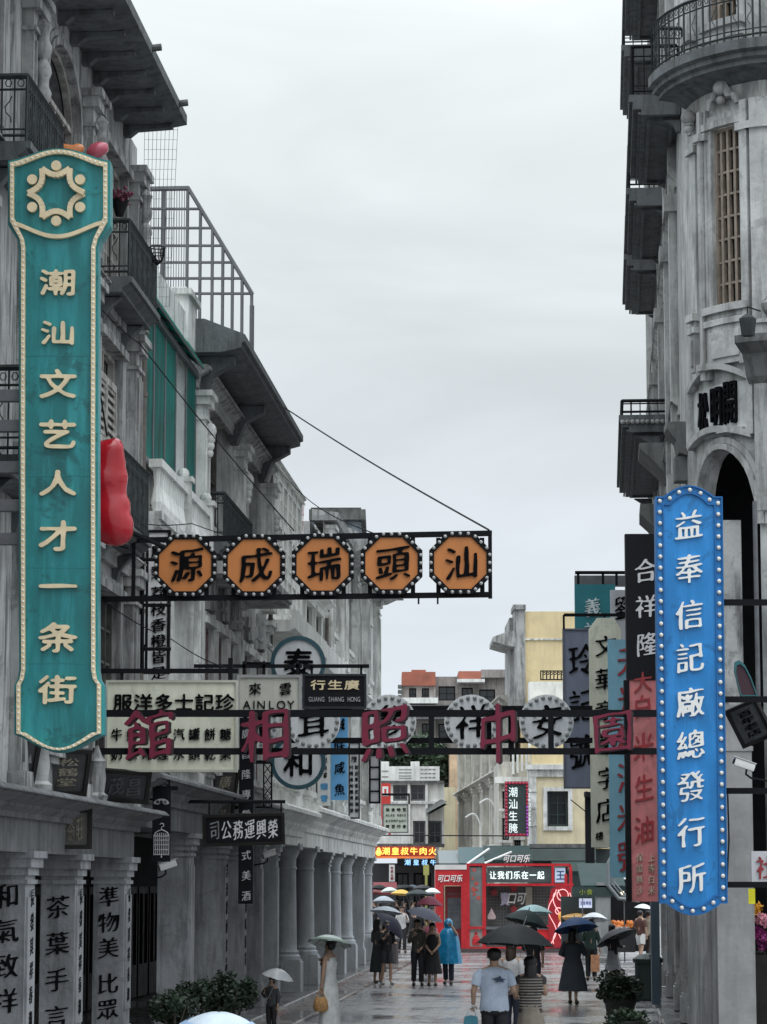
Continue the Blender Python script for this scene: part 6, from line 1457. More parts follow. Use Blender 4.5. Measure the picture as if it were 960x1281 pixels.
scr = rb(610, 1085, 690, 1104, -.25, -.16, 'screen', mat('screen_dark', (.05, .065, .07), .25, emit=(.1, .13, .13), estr=.25))
b = MB(); a0, a1 = fr.q(612, 1095), fr.q(682, 1095); line(b, fr, '让我们乐在一起', a0[0], a1[0], a0[1]-.0, .33, -.15, -.12, 'bold'); part('lettering', b, mat('lit_screen_letters', (.9, 1, .95), .4, emit=(.85, 1, .95), estr=1.1), scr)
bx = rb(695, 1086, 708, 1104, -.25, -.16, 'light_box', mat('blue_light_box', (.5, .65, .8), .4, emit=(.55, .7, .9), estr=.35)); b = MB(); u, z = fr.q(701.5, 1095); put(b, fr, '王', u, z, .36, .4, -.155, -.14, 'heavy'); part('lettering', b, mat('navy_letter', (.02, .05, .2), .5), bx)
k = MB(); a = rect(fr, 588, 1085, 604, 1159); k.box(fr, a[0], a[1], -.09, -.06, a[2], a[3]); sp = part('side_panel', k, GREYP, t)
k = MB(); rnd = random.Random(3)
for i in range(7): k.prism(fr, circle(rnd.uniform(a[0]+.12, a[1]-.12), rnd.uniform(a[2]+.1, a[3]-.1), rnd.uniform(.04, .11), 9), -.059, -.045)
part('sticker', k, mat('sticker_red', (.5, .09, .07), .5), sp).__setitem__('kind', 'stuff')
k = MB(); a = rect(fr, 588, 1163, 604, 1184); k.box(fr, a[0], a[1], -.2, -.1, a[2], a[3]); lp = part('lower_panel', k, mat('pale_lower_panel', (.42, .40, .37), .5), t)
k = MB(); um = (a[0]+a[1])/2; k.lathe(fr.p(um, -.06, a[2]+.05), [(.14, 0), (.15, .05), (.15, .22), (.08, .36), (.05, .38), (.05, .5)], 12, 1, .3); part('bottle_print', k, RED, lp)
k = MB(); a = rect(fr, 608, 1109, 707, 1160); k.box(fr, a[0], a[1], -1.45, -1.4, a[2], a[3]); bw = part('back_wall', k, mat('booth_interior', (.17, .175, .17), .5, .25, 2), t)
k = MB()
for i in range(26): u = a[0]+(a[1]-a[0])*i/25; k.box(fr, u, u+.012, -1.39, -1.375, a[2], a[3])
for i in range(14): z = a[2]+(a[3]-a[2])*i/13; k.box(fr, a[0], a[1], -1.374, -1.36, z, z+.012)
part('grid', k, mat('grid_grey', (.4, .4, .38), .5), bw)
rb(660, 1110, 668, 1160, -1.3, -1.1, 'inner_post', mat('inner_cream', (.5, .46, .36), .6), bw)
script(bw, '口可', 636, 660, 1124, 16, -.95); 
b = MB(); u, z = fr.q(633, 1125); put(b, fr, '賣', u, z, .42, .55, -1.0, -.95, 'heavy'); part('lettering', b, mat('violet_white', (.55, .52, .65), .5), bw)
for x, y, nm in ((645, 1112, 'red_paper'), (620, 1117, 'star'), (645, 1138, 'red_paper'), (695, 1120, 'star')):
    u, z = fr.q(x, y); k = MB(); k.prism(fr, [(u+(.2 if i % 2 == 0 else .09)*math.cos(math.pi/2+i*math.pi/5), z+(.2 if i % 2 == 0 else .09)*math.sin(math.pi/2+i*math.pi/5)) for i in range(10)], -1.2, -1.15); part(nm, k, mat('decor_red', (.5, .05, .06), .5), bw)
u, z = fr.q(616, 1144); k = MB(); k.prism(fr, [(u, z+.24), (u-.09, z+.05), (u-.17, z-.1), (u-.14, z-.2), (u+.14, z-.2), (u+.17, z-.1), (u+.09, z+.05)], -.6, -.5); part('price_tag', k, mat('pale_tag', (.65, .5, .5), .5), bw)
rb(608, 1160, 707, 1163, -1.4, .02, 'counter', STEEL); rb(608, 1163, 707, 1187, -1.3, -.2, 'counter_front', mat('counter_front', (.10, .09, .09), .5))
k = MB(); o_ = [(687, 1186), (686, 1130), (690, 1112), (700, 1107), (712, 1110), (719, 1122), (722, 1150), (721, 1186)]
k.prism(fr, [fr.q(*q) for q in o_], .03, .09); nb_ = part('neon_board', k, mat('neon_board_red', (.42, .02, .03), .4, .15, 2), t)
NEON = mat('neon_tube_pink', (1, .6, .6), .4, emit=(1, .45, .42), estr=.7); rnd = random.Random(12)
for j in range(5):
    k = MB(); P = [(691+j*6+5*math.sin(y*.12+j*1.7), y) for y in range(1113+(j % 2)*4, 1184, 4)]
    k.tube([fr.p(fr.q(x, y)[0], .11, fr.q(x, y)[1]) for x, y in P], .018, 5); part('neon_tube', k, NEON, nb_)
for x, y, r in ((704, 1120, 7), (699, 1140, 4), (711, 1146, 5)):
    u, z = fr.q(x, y); k = MB(); k.tube([fr.p(u+r*fr.m*math.cos(a*math.pi/10), .115, z+r*fr.m*math.sin(a*math.pi/10)) for a in range(21)], .018, 5, False); part('neon_ring', k, NEON, nb_)
u, z = fr.q(681, 1167); k = MB(); k.prism(fr, circle(u, z, .32, 24), -.18, -.12); part('round_plate', k, mat('plate_red', (.75, .03, .04), .4, emit=(1, .04, .05), estr=.15), t)
rb(585, 1080.5, 714, 1082, -2.4, -.1, 'roof', mat('booth_roof', (.25, .03, .035), .4))
rb(545, 1187, 718, 1192, -2.4, .12, 'base', mat('base_dark', (.08, .06, .06), .5))
k = MB(); a = rect(fr, 626, 1068, 664, 1079); k.tube([fr.p(a[0]+.2, -.3, a[2]), fr.p(a[0]+.2, -.3, a[2]-.3)], .03, 5); k.tube([fr.p(a[1]-.2, -.3, a[2]), fr.p(a[1]-.2, -.3, a[2]-.3)], .03, 5); part('sign_post', k, STEEL, t)
b = MB(); a = rect(fr, 630, 1069, 664, 1079); k_ = 4
for i, ch in enumerate('可口可乐'):
    v, f, adv = glyph(ch, 'heavy'); u = a[0]+(a[1]-a[0])*(i+.5)/4; z = (a[2]+a[3])/2; b.add([fr.p(u+p.x*.27+p.y*.07, -.3+p.z*.06, z+p.y*.32) for p in v], f)
part('roof_lettering', b, COLA, t)
# dark litter bins standing in the street
for (x, y, d, w_, h_, lab) in ((489, 1184, 92, .42, .95, 'dark square litter bin in the middle of the street behind the walkers'), (812, 1262, 64, .5, 1.05, 'dark green litter bin beside the clipped shrub on the right')):
    c = at(x, y, d); c.z = 0.004; t = thing('litter_bin', lab, 'litter bin', c, 'litter bins'); k = MB(); m_ = mat('bin_green', (.02, .035, .03), .5) if d < 80 else mat('bin_brown', (.05, .04, .04), .5)
    k.lathe(c, [(w_*.55, 0), (w_*.6, .04), (w_*.62, h_*.8), (w_*.64, h_*.82)], 8 if d > 80 else 12); part('bin_body', k, m_, t)
    k = MB(); k.lathe(c, [(w_*.70, h_*.82), (w_*.72, h_*.9), (w_*.4, h_), (.02, h_*1.02)], 12); part('lid', k, m_, t)

# ================================================================ PEOPLE, UMBRELLAS, PLANTS
SKIN_M = mat('skin', (.42, .27, .19), .55, .08, 8); HAIR_M = mat('dark_hair', (.012, .010, .009), .45, .2, 20); SHOE_M = mat('dark_shoe', (.02, .02, .02), .5); PALE_SHOE = mat('pale_shoe', (.5, .5, .48), .5)
def cloth(name, col, rough=.8): return mat('cloth_'+name, col, rough, .14, 7)
def skin_mesh(nodes, edges, root=0):
    me = bpy.data.meshes.new('sk'); me.from_pydata([n[0] for n in nodes], edges, []); o = bpy.data.objects.new('sk', me); COL.objects.link(o)
    o.modifiers.new('s', 'SKIN'); sub = o.modifiers.new('u', 'SUBSURF'); sub.levels = 1; sub.render_levels = 1
    for i, sv in enumerate(me.skin_vertices[0].data): sv.radius = (nodes[i][1], nodes[i][2] if len(nodes[i]) > 2 else nodes[i][1]); sv.use_root = (i == root)
    dg = bpy.context.evaluated_depsgraph_get(); dg.update(); ev = bpy.data.meshes.new_from_object(o.evaluated_get(dg))
    v = [w.co.copy() for w in ev.vertices]; f = [tuple(p.vertices) for p in ev.polygons]
    bpy.data.objects.remove(o); bpy.data.meshes.remove(me); bpy.data.meshes.remove(ev); return v, f
ARM = {'down': ((.215, .03, 1.14), (.225, -.03, .90), (.22, -.05, .83)), 'hold': ((.22, -.06, 1.15), (.13, -.24, 1.28), (.11, -.27, 1.34)), 'front': ((.20, .0, 1.13), (.08, -.17, .97), (.03, -.19, .92)),
       'bent': ((.22, .02, 1.14), (.19, -.22, 1.10), (.16, -.28, 1.12)), 'up': ((.26, -.10, 1.30), (.15, -.2, 1.5), (.11, -.2, 1.56)), 'carry': ((.23, .02, 1.14), (.25, .0, .89), (.25, -.02, .81))}
def person(label, x, d, h=1.68, head=0.0, top=None, bottom=None, dress=None, hair='short', arms=('down', 'down'), stride=0.0, sleeve=.5, shoes=None, hem=.25, skirt=None, shorts=None, poncho=None, strap=None, stripes=None, turn=0.0, z=0.004, group=None, wide=1.0, lean=0.0, hairm=None):
    """Facing the camera at head = 0 (turned by head radians); x, d are metres."""
    base = Vector((x, d, z)); s = h/1.7; M = Matrix.Translation(base) @ Matrix.Rotation(head, 4, 'Z') @ Matrix.Rotation(lean, 4, 'X') @ Matrix.Scale(s, 4)
    T = lambda p: M @ Vector(p)
    p = thing('person', label, 'person', base, group)
    nodes = [((0, 0, .95), .12), ((0, 0, 1.1), .105), ((0, 0, 1.28), .125), ((0, 0, 1.40), .10), ((0, -.005, 1.49), .052), ((0, -.02, 1.555), .07), ((0, -.012, 1.62), .088), ((0, 0, 1.675), .06)]
    edges = [(i, i+1) for i in range(7)]; tubes = []
    hands = []
    for sgn, a in ((1, arms[0]), (-1, arms[1])):
        k = len(nodes); A = ARM[a] if isinstance(a, str) else a
        nodes += [((sgn*.155*wide, 0, 1.40), .06), ((sgn*A[0][0]*wide, A[0][1], A[0][2]), .043), ((sgn*A[1][0], A[1][1], A[1][2]), .030), ((sgn*A[2][0], A[2][1], A[2][2]), .036)]
        edges += [(3, k), (k, k+1), (k+1, k+2), (k+2, k+3)]; hands.append((Vector(nodes[k+3][0]), (Vector(nodes[k+3][0])-Vector(nodes[k+2][0])).normalized(), sgn))
    legs = []
    for sgn in (1, -1):
        k = len(nodes); st = stride*sgn
        hp, kn, an, toe = (sgn*.085, 0, .87), (sgn*.09, -.03-st*.16, .49), (sgn*.09, .03-st*.30, .085 + max(0, -st)*.08), (sgn*.10, -.12-st*.30, .035)
        nodes += [(hp, .085), (kn, .056), (an, .038), (toe, .036)]; edges += [(0, k), (k, k+1), (k+1, k+2), (k+2, k+3)]; legs.append((hp, kn, an, toe))
    v, f = skin_mesh(nodes, edges); b = MB(); b.add([T(q) for q in v], f)
    for hp, dr, sgn in hands:                          # fingers and thumb
        sd = Vector((1, 0, 0)) if abs(dr.x) < .8 else Vector((0, 0, 1)); sd = (sd - dr*sd.dot(dr)).normalized(); nn_ = dr.cross(sd)
        for i, (off, ln) in enumerate(((-.024, .062), (-.008, .072), (.009, .068), (.024, .052))):
            q0 = hp + sd*off + dr*.01; q1 = q0 + dr*ln*.55 - nn_*.012; q2 = q1 + dr*ln*.35 - nn_*.028
            b.tube([T(q0), T(q1), T(q2)], [.0095*s, .0085*s, .006*s], 5)
        q0 = hp + sd*.03*(-sgn); b.tube([T(q0), T(q0 + sd*.022*(-sgn) + dr*.025 - nn_*.01), T(q0 + sd*.02*(-sgn) + dr*.05 - nn_*.02)], [.011*s, .0095*s, .007*s], 5)
    # nose and ears
    R3 = Matrix.Rotation(turn, 4, 'Z')
    hd = lambda q: T(Vector((0, 0, 0)) + R3 @ Vector(q))
    b.tube([hd((0, -.098, 1.635)), hd((0, -.118, 1.60)), hd((0, -.10, 1.59))], [.009*s, .015*s, .008*s], 6)
    for sgn in (1, -1): b.ball(hd((sgn*.088, .0, 1.61)), .026*s, 6, 5, 1.2, .5, .8)
    part('body', b, SKIN_M, p, smooth=60)
    if abs(head) < 1.9:
        k = MB()
        for sgn in (1, -1): k.ball(hd((sgn*.034, -.092, 1.632)), .011*s, 6, 4, .7)
        k.tube([hd((-.024, -.097, 1.562)), hd((0, -.101, 1.559)), hd((.024, -.097, 1.562))], .0055*s, 4); part('face_features', k, mat('dark_features', (.05, .025, .02), .5), p)
    k = MB(); HM = hairm or HAIR_M
    k.lathe(hd((0, .022, 1.640)), [(.001, -.098), (.05, -.088), (.086, -.05), (.100, 0), (.098, .03), (.075, .068), (.04, .085), (.001, .09)] if hair != 'cap' else [(.1, -.02), (.104, .0), (.1, .04), (.07, .08), (.001, .092)], 14, s, 1.0*s, M=Matrix.Scale(1, 4))
    if hair == 'long': 
        k.add(*ellip(hd((0, .065, 1.50)), .095*s, .055*s, .21*s)); 
    if hair == 'bun': k.add(*ellip(hd((0, .10, 1.70)), .052*s, .05*s, .05*s))
    if hair == 'tail': k.add(*ellip(hd((0, .12, 1.55)), .035*s, .035*s, .15*s))
    part('hair', k, HM, p, smooth=60)
    def loft(prof, n=22, fold=0, nf=9, sy=.64, cx=0.0, cy=0.0):
        q = MB(); q.lathe((0, 0, 0), prof, n, 1, sy, fold, nf); r = MB(); r.add([T(Vector(w)+Vector((cx, cy, 0))) for w in q.v], q.f); return r
    def sleeve_t(bd, k0):
        for sgn, a in ((1, arms[0]), (-1, arms[1])):
            A = ARM[a] if isinstance(a, str) else a; S = Vector((sgn*.125*wide, 0, 1.415)); E = Vector((sgn*A[0][0]*wide, A[0][1], A[0][2])); Wp = Vector((sgn*A[1][0], A[1][1], A[1][2]))
            if k0 <= .5: e = S.lerp(E, max(.25, k0*1.8)); bd.tube([T(S), T(S.lerp(e, .35)+Vector((sgn*.02, 0, .0))), T(e)], [.06*s, .083*s, .072*s], 10)
            else: e = E.lerp(Wp, k0-.05); bd.tube([T(S), T(S.lerp(E, .3)), T(E), T(e)], [.06*s, .078*s, .062*s, .048*s], 10)
    W_ = wide
    if top:
        b = loft([(.155*W_, hem_z := .86), (.168*W_, .90), (.158*W_, 1.0), (.152*W_, 1.1), (.172*W_, 1.22), (.188*W_, 1.32), (.182*W_, 1.39), (.13*W_, 1.445), (.075, 1.475), (.062, 1.49)], 22, .02, 7); sleeve_t(b, sleeve)
        sh = part('shirt', b, top, p, smooth=60)
        if stripes:
            q = MB()
            for i in range(11): zz = .96+i*.042; rr_ = (.158+(.03 if zz > 1.2 else 0)+.004)*W_; q.lathe((0, 0, 0), [(rr_, zz), (rr_+.006, zz+.008), (rr_, zz+.016)], 22, 1, .65)
            r = MB(); r.add([T(w) for w in q.v], q.f); part('stripe', r, stripes, sh).__setitem__('kind', 'stuff')
    if bottom:
        b = loft([(.10, .80), (.158*W_, .84), (.162*W_, .92), (.148*W_, 1.0)], 18)
        for hp, kn, an, toe in legs:
            e = Vector(kn).lerp(Vector(an), .92); b.tube([T((hp[0]*.9, hp[1], .93)), T(hp), T(Vector(hp).lerp(Vector(kn), .5)), T(kn), T(Vector(kn).lerp(Vector(an), .5)), T(e)], [.085*s, .10*s, .088*s, .072*s, .070*s, .066*s], 12)
        part('trousers', b, bottom, p, smooth=60)
    if shorts:
        b = loft([(.10, .80), (.158*W_, .84), (.162*W_, .92), (.148*W_, 1.0)], 18)
        for hp, kn, an, toe in legs: b.tube([T((hp[0]*.9, hp[1], .93)), T(hp), T(Vector(hp).lerp(Vector(kn), .75))], [.085*s, .105*s, .098*s], 12)
        part('shorts', b, shorts, p, smooth=60)
    if skirt:
        b = loft([(.25*W_, hem), (.235*W_, hem+.15), (.21*W_, .65), (.175*W_, .85), (.135*W_, 1.02)], 30, .045, 9, .75); part('skirt', b, skirt, p, smooth=60)
    if dress:
        b = loft([(.27*W_, hem), (.255*W_, hem+.12), (.225*W_, .6), (.19*W_, .85), (.145*W_, 1.06), (.16*W_, 1.2), (.172*W_, 1.3), (.155*W_, 1.38), (.10*W_, 1.42)], 34, .035, 10, .72)
        if sleeve > 0: sleeve_t(b, sleeve)
        else:
            for sgn in (1, -1): b.tube([T((sgn*.085, -.08, 1.38)), T((sgn*.085, 0, 1.47)), T((sgn*.085, .09, 1.38))], .016*s, 5)
        part('dress', b, dress, p, smooth=60)
    if poncho:
        b = loft([(.36*W_, hem), (.34*W_, hem+.2), (.315*W_, .85), (.29*W_, 1.1), (.25*W_, 1.3), (.19*W_, 1.43), (.10, 1.5)], 36, .05, 7, .7); pc = part('poncho', b, poncho, p, smooth=60)
        q = MB(); q.lathe(hd((0, .02, 1.63)), [(.10*s, -.14*s), (.115*s, -.08*s), (.118*s, 0), (.09*s, .07*s), (.04*s, .105*s), (.001, .11*s)], 14); part('hood', q, poncho, pc, smooth=60)
    if strap:
        b = MB(); b.tube([T((.12, -.13, 1.42)), T((.02, -.15, 1.2)), T((-.17, -.10, .95)), T((-.17, .08, .95)), T((0, .13, 1.2)), T((.12, .09, 1.42)), T((.12, -.13, 1.42))], .012*s, 5); part('strap', b, strap, p)
    k = MB()
    for hp, kn, an, toe in legs: k.add(*ellip(T((toe[0], toe[1]*.55+an[1]*.45-.015, toe[2]+.008)), .05*s, .125*s, .05*s, head)); 
    part('shoes', k, shoes or SHOE_M, p, smooth=60)
    return p, [M @ hnd[0] for hnd in hands], T
def ellip(c, a, b, cc, rz=0.0):
    m = MB(); m.ball((0, 0, 0), 1, 10, 7); R = Matrix.Rotation(rz, 4, 'Z'); return [Vector(c) + R @ Vector((v[0]*a, v[1]*b, v[2]*cc)) for v in m.v], m.f
def umbrella(label, apex, R, hgt, m, tilt=(0, 0), hand=None, group='open umbrellas', panels=8, rim=None, clear=False):
    """apex: top of the canopy; tilt: lean in x and y."""
    ax = Vector((tilt[0], tilt[1], 1)).normalized(); Q = Vector((0, 0, 1)).rotation_difference(ax).to_matrix().to_4x4(); M = Matrix.Translation(apex) @ Q
    t = thing('umbrella', label, 'umbrella', hand or (Vector(apex) - ax*.8), group)
    n = panels*4; rings = 7; vs = []; fs = []
    for j in range(rings+1):
        w_ = j/rings
        for i in range(n):
            a = 2*math.pi*i/n; ph = (i % 4)/4; sag = math.sin(math.pi*ph); r = R*w_*(1-.055*sag*w_); z = -hgt*(w_**1.9) + .035*hgt*sag*w_ - .02*hgt*sag*(1-w_)
            vs.append(M @ Vector((r*math.cos(a), r*math.sin(a), z)))
    for j in range(rings):
        for i in range(n): k = (i+1) % n; fs.append((j*n+i, j*n+k, (j+1)*n+k, (j+1)*n+i))
    b = MB(); b.add(vs, fs); c_ = part('canopy', b, m, t, smooth=22)
    if rim:
        b = MB(); lo = [M @ Vector((R*.985*math.cos(2*math.pi*i/n), R*.985*math.sin(2*math.pi*i/n), -hgt*.97)) for i in range(n)]; hi = [M @ Vector((R*.80*math.cos(2*math.pi*i/n), R*.80*math.sin(2*math.pi*i/n), -hgt*.80**1.9+.012)) for i in range(n)]
        lo = [q + ax*.014 for q in lo]; b.add(lo+hi, [(i, (i+1) % n, n+(i+1) % n, n+i) for i in range(n)]); part('band', b, rim, c_)
    b = MB()
    for i in range(panels):
        a = 2*math.pi*i/panels; b.tube([M @ Vector((R*w_*math.cos(a), R*w_*math.sin(a), -hgt*w_**1.9-.008)) for w_ in (.03, .3, .6, .85, 1.0)], .006, 4)
        b.tube([M @ Vector((.01*math.cos(a), .01*math.sin(a), -hgt*.95)), M @ Vector((R*.55*math.cos(a), R*.55*math.sin(a), -hgt*.55**1.9-.01))], .005, 4)
    part('ribs', b, STEEL, t)
    end = Vector(hand) if hand is not None else Vector(apex) - ax*.8
    b = MB(); b.tube([M @ Vector((0, 0, -.005)), end], .009, 6); part('shaft', b, STEEL, t)
    b = MB(); d_ = (end - Vector(apex)).normalized(); b.tube([end - d_*.05, end + d_*.07, end+d_*.10+Vector((.02, 0, 0)), end+d_*.09+Vector((.045, 0, 0))], .016, 6); part('handle', b, DARKW, t)
    b = MB(); b.tube([M @ Vector((0, 0, -.01)), M @ Vector((0, 0, .055))], [.012, .006], 6); part('tip', b, DARKW, t)
    return t
def px(x, d): return at(x, 1106, d).x
UB = lambda n, c, r=.6: mat('umbrella_'+n, c, r, .12, 2.2, spec=.2)
BLACKC = cloth('black', (.012, .012, .014)); DKBLUE = cloth('navy', (.02, .026, .045)); PI = math.pi
# --- couple in front
d = 39.0
p, hn, T = person('person in a pale grey T-shirt with back turned, under the large black umbrella', px(618, d), d, 1.74, PI, top=cloth('pale_tee', (.40, .47, .57)), bottom=BLACKC, hair='short', arms=(((.235, .03, 1.15), (.285, -.05, 1.0), (.29, -.07, .94)), 'bent'), sleeve=.42, wide=1.22)
b = MB(); tb = []
c = T((.07, .150, 1.30)); fr = Frame((0, 0), (1, 0), 1)
BK = lambda u, z: T((-.06 - u, .1575 - .0*abs(u), 1.29 + z))
pr = [(-.10, .02), (-.04, .035), (.02, .06), (.03, .03), (.10, .01), (.05, -.0), (.08, -.03), (.01, -.015), (-.06, -.03), (-.03, -.005)]
pts = [BK(u, z) for u, z in pr]; pt2 = [q + Vector((0, -.006, 0)) for q in pts]; n_ = len(pts)
b.add(pts+pt2, [tuple(range(n_)), tuple(range(2*n_-1, n_-1, -1))] + [(i, (i+1) % n_, n_+(i+1) % n_, n_+i) for i in range(n_)])
part('shirt_print', b, cloth('print_navy', (.03, .05, .09)), p)
hb = hn[0]; bg = thing('tote_bag', 'teal tote bag hanging from the hand of the person in the pale grey T-shirt', 'bag', hb+Vector((0, 0, -.56)))
b = MB(); fr = Frame((hb.x-.03, hb.y-.02), (1, 0), 1); b.prism(fr, [(-.15, hb.z-.54), (.12, hb.z-.56), (.09, hb.z-.15), (.0, hb.z-.13), (-.09, hb.z-.15)], -.05, .05); part('bag_body', b, cloth('teal_bag', (.05, .20, .26)), bg)
b = MB()
for n0 in (-.04, .04): b.tube([fr.p(-.07, n0, hb.z-.15), fr.p(-.02, n0*.5, hb.z-.04), fr.p(.03, 0, hb.z-.01), fr.p(.05, n0*.5, hb.z-.05), fr.p(.07, n0, hb.z-.15)], .008, 5)
part('handle', b, cloth('pale_strap', (.4, .45, .48)), bg)
p, hn2, T = person('person in a striped sleeveless top and long khaki skirt under the large black umbrella', px(663, 39.3), 39.3, 1.62, PI, top=cloth('dark_top', (.05, .045, .045)), skirt=cloth('khaki', (.24, .21, .17)), hem=.12, hair='long', arms=('bent', 'hold'), sleeve=.2, stripes=cloth('pale_stripe', (.34, .31, .27)), wide=1.05)
ap = at(646, 1156, 39.0); umbrella('large black umbrella shared by the couple nearest the camera', ap, .56, .30, UB('black', (.012, .014, .015)), (.05, .05), hn2[1])
d = 47; p, hn, T = person('person with brown hair and white top half hidden between the umbrella couple', px(640, d), d, 1.66, PI*.9, top=cloth('white', (.55, .55, .55)), bottom=DKBLUE, hair='long', arms=('hold', 'down'), hairm=mat('brown_hair', (.045, .028, .018), .5))
ap = at(662, 1139, 50); umbrella('dark grey green umbrella rising behind the large black one', ap, .42, .24, UB('grey_green', (.03, .045, .045)), (.25, .1), hn[0])
d = 64; p, hn, T = person('person mostly hidden beneath the pale turquoise umbrella', px(667, d), d, 1.66, PI, top=BLACKC, bottom=DKBLUE, arms=('hold', 'down'))
umbrella('pale turquoise umbrella before the red booth window', at(667, 1132, d), .46, .2, UB('turquoise', (.45, .66, .66)), (0, .1), hn[0])
# --- blue umbrella walker
d = 62; p, hn, T = person('person in a long dark patterned dress walking away under the blue umbrella', px(716, d), d, 1.64, PI*.93, dress=cloth('dark_print', (.035, .045, .055)), hair='long', arms=('bent', 'hold'), sleeve=.75, hem=.30, stride=.5, wide=1.25)
umbrella('navy blue umbrella tilted to the left of the corner stall', at(719, 1148, d-.1), .50, .27, UB('navy', (.02, .06, .16)), (-.12, .22), hn[1])
d = 77; p, hn, T = person('person in dark green carrying an orange paper bag under the white umbrella', px(739, d), d, 1.66, PI, top=cloth('dark_green', (.02, .045, .035)), bottom=BLACKC, arms=('hold', 'carry'), sleeve=.8)
umbrella('bright white umbrella next to the navy blue one', at(744, 1142, d), .40, .2, UB('white', (.70, .74, .76)), (.05, .2), hn[0])
hb = hn[1]; bg = thing('paper_bag', 'orange and white paper bag carried beside the dark green jacket', 'bag', hb+Vector((-.02, -.04, -.55))); b = MB(); b.wbox(hb.x-.26, hb.x-.02, hb.y-.12, hb.y-.02, hb.z-.55, hb.z-.08); part('bag_body', b, mat('orange_paper', (.62, .30, .16), .6, .3, 9), bg)
b = MB(); b.tube([(hb.x-.2, hb.y-.07, hb.z-.08), (hb.x-.08, hb.y-.05, hb.z-.01), hb, (hb.x-.05, hb.y-.07, hb.z-.08)], .008, 5); part('handle', b, WHITEL, bg)
d = 72; p, hn, T = person('person in a grey skirt leaning into a tilted charcoal umbrella', px(766, d), d, 1.60, PI*.75, top=BLACKC, skirt=cloth('grey_skirt', (.26, .27, .28)), arms=('hold', 'bent'), sleeve=.8, hem=.45, hair='tail')
umbrella('charcoal umbrella tilted steeply beside the corner stall', at(766, 1164, d-.2), .55, .24, UB('charcoal', (.05, .052, .058)), (-.42, .25), hn[0])
d = 96; p, hn, T = person('person in a brown shirt and white shorts walking at the food stall', px(801, d), d, 1.72, PI*.8, top=cloth('brown', (.085, .035, .028)), shorts=cloth('white_shorts', (.55, .55, .53)), arms=('bent', 'down'), stride=.5, shoes=PALE_SHOE)
d = 97; p, hn, T = person('person in a beige top walking behind the brown shirted one', px(811, d), d, 1.70, PI*.8, top=cloth('beige', (.42, .36, .28)), bottom=cloth('brown_grey', (.06, .05, .05)), arms=('hold', 'down'), stride=.4)
umbrella('small white umbrella over the pair at the food stall', at(806, 1131, 96.6), .34, .16, UB('white', (.7, .74, .76)), (.1, 0), hn[0])
# --- three people walking towards the camera
d = 73; p, hn, T = person('person in a dark olive jacket and black trousers facing the camera', px(522.5, d), d, 1.72, .1, top=cloth('olive', (.05, .05, .042)), bottom=BLACKC, hair='short', arms=('front', 'hold'), sleeve=.9, stride=.25, shoes=SHOE_M)
p, hn2, T = person('person in a sleeveless black dress with clasped hands', px(541, d), d, 1.62, -.1, dress=BLACKC, hair='long', arms=('front', 'front'), sleeve=0, hem=.33, stride=.3)
p, hn3, T = person('person wearing a bright blue hooded rain poncho', px(561, 74), 74, 1.70, -.2, poncho=mat('blue_poncho', (.02, .26, .50), .25, .2, 5, coat=.3), bottom=DKBLUE, arms=('up', 'down'), hem=.55, stride=.3)
umbrella('grey violet umbrella over the three walkers', at(535, 1136, 72.8), .50, .24, UB('grey_violet', (.085, .09, .12)), (.32, -.12), hn[1])
d = 82; p, hn, T = person('person in a pink top hidden behind the three walkers', px(537, d), d, 1.66, 0, top=cloth('pink', (.40, .12, .17)), bottom=BLACKC, arms=('hold', 'down'))
umbrella('maroon umbrella behind the grey violet one', at(538, 1121, d), .40, .28, UB('maroon', (.14, .03, .05)), (.05, .05), hn[0])
# --- group at the left columns
d = 74; p, hn, T = person('person in black with bare legs beside the lowered navy umbrella', px(484, d), d, 1.66, .4, top=BLACKC, shorts=cloth('dark_shorts', (.02, .025, .03)), arms=('bent', 'hold'), sleeve=.6, hair='long', stride=.3, shoes=PALE_SHOE)
umbrella('big navy umbrella lowered sideways among the walkers at left', at(496, 1150, 74.3), .50, .26, UB('deep_navy', (.012, .014, .03)), (.95, -.25), hn[1])
p, hn2, T = person('person in a dark long coat next to the column', px(473, 75), 75, 1.68, PI*.8, top=cloth('slate', (.05, .055, .06)), skirt=cloth('dark_skirt', (.025, .035, .035)), arms=('hold', 'down'), sleeve=.9, hem=.3, hair='long')
umbrella('pale grey umbrella near the last round columns', at(484, 1134, 75), .46, .17, UB('pale_grey', (.42, .46, .50)), (.1, .12), hn2[0])
# --- person in the white dress
d = 50; p, hn, T = person('person with bun in a long white sleeveless dress walking beside the kerb', px(413, d), d, 1.62, -2.2, dress=cloth('white_dress', (.66, .68, .67)), hair='bun', arms=('carry', 'hold'), sleeve=0, hem=.06, stride=.3, wide=.98)
umbrella('white and pale green umbrella above the long white dress', at(414, 1170, d), .40, .17, UB('white_green', (.62, .70, .66)), (.12, .2), hn[1], rim=mat('green_band', (.22, .30, .24), .5))
hb = hn[0]; bg = thing('straw_bag', 'tan straw bag carried by the person in the white dress', 'bag', hb+Vector((0, 0, -.38))); b = MB(); b.lathe(hb+Vector((.0, -.02, -.38)), [(.10, 0), (.14, .06), (.12, .2), (.08, .26)], 12, 1, .6); part('bag_body', b, mat('straw', (.50, .28, .11), .7, .3, 30), bg, smooth=50)
b = MB(); b.tube([hb+Vector((-.07, -.02, -.13)), hb+Vector((-.04, 0, -.02)), hb, hb+Vector((.04, 0, -.02)), hb+Vector((.07, -.02, -.13))], .008, 5); part('handle', b, mat('straw', (.5, .28, .11)), bg)
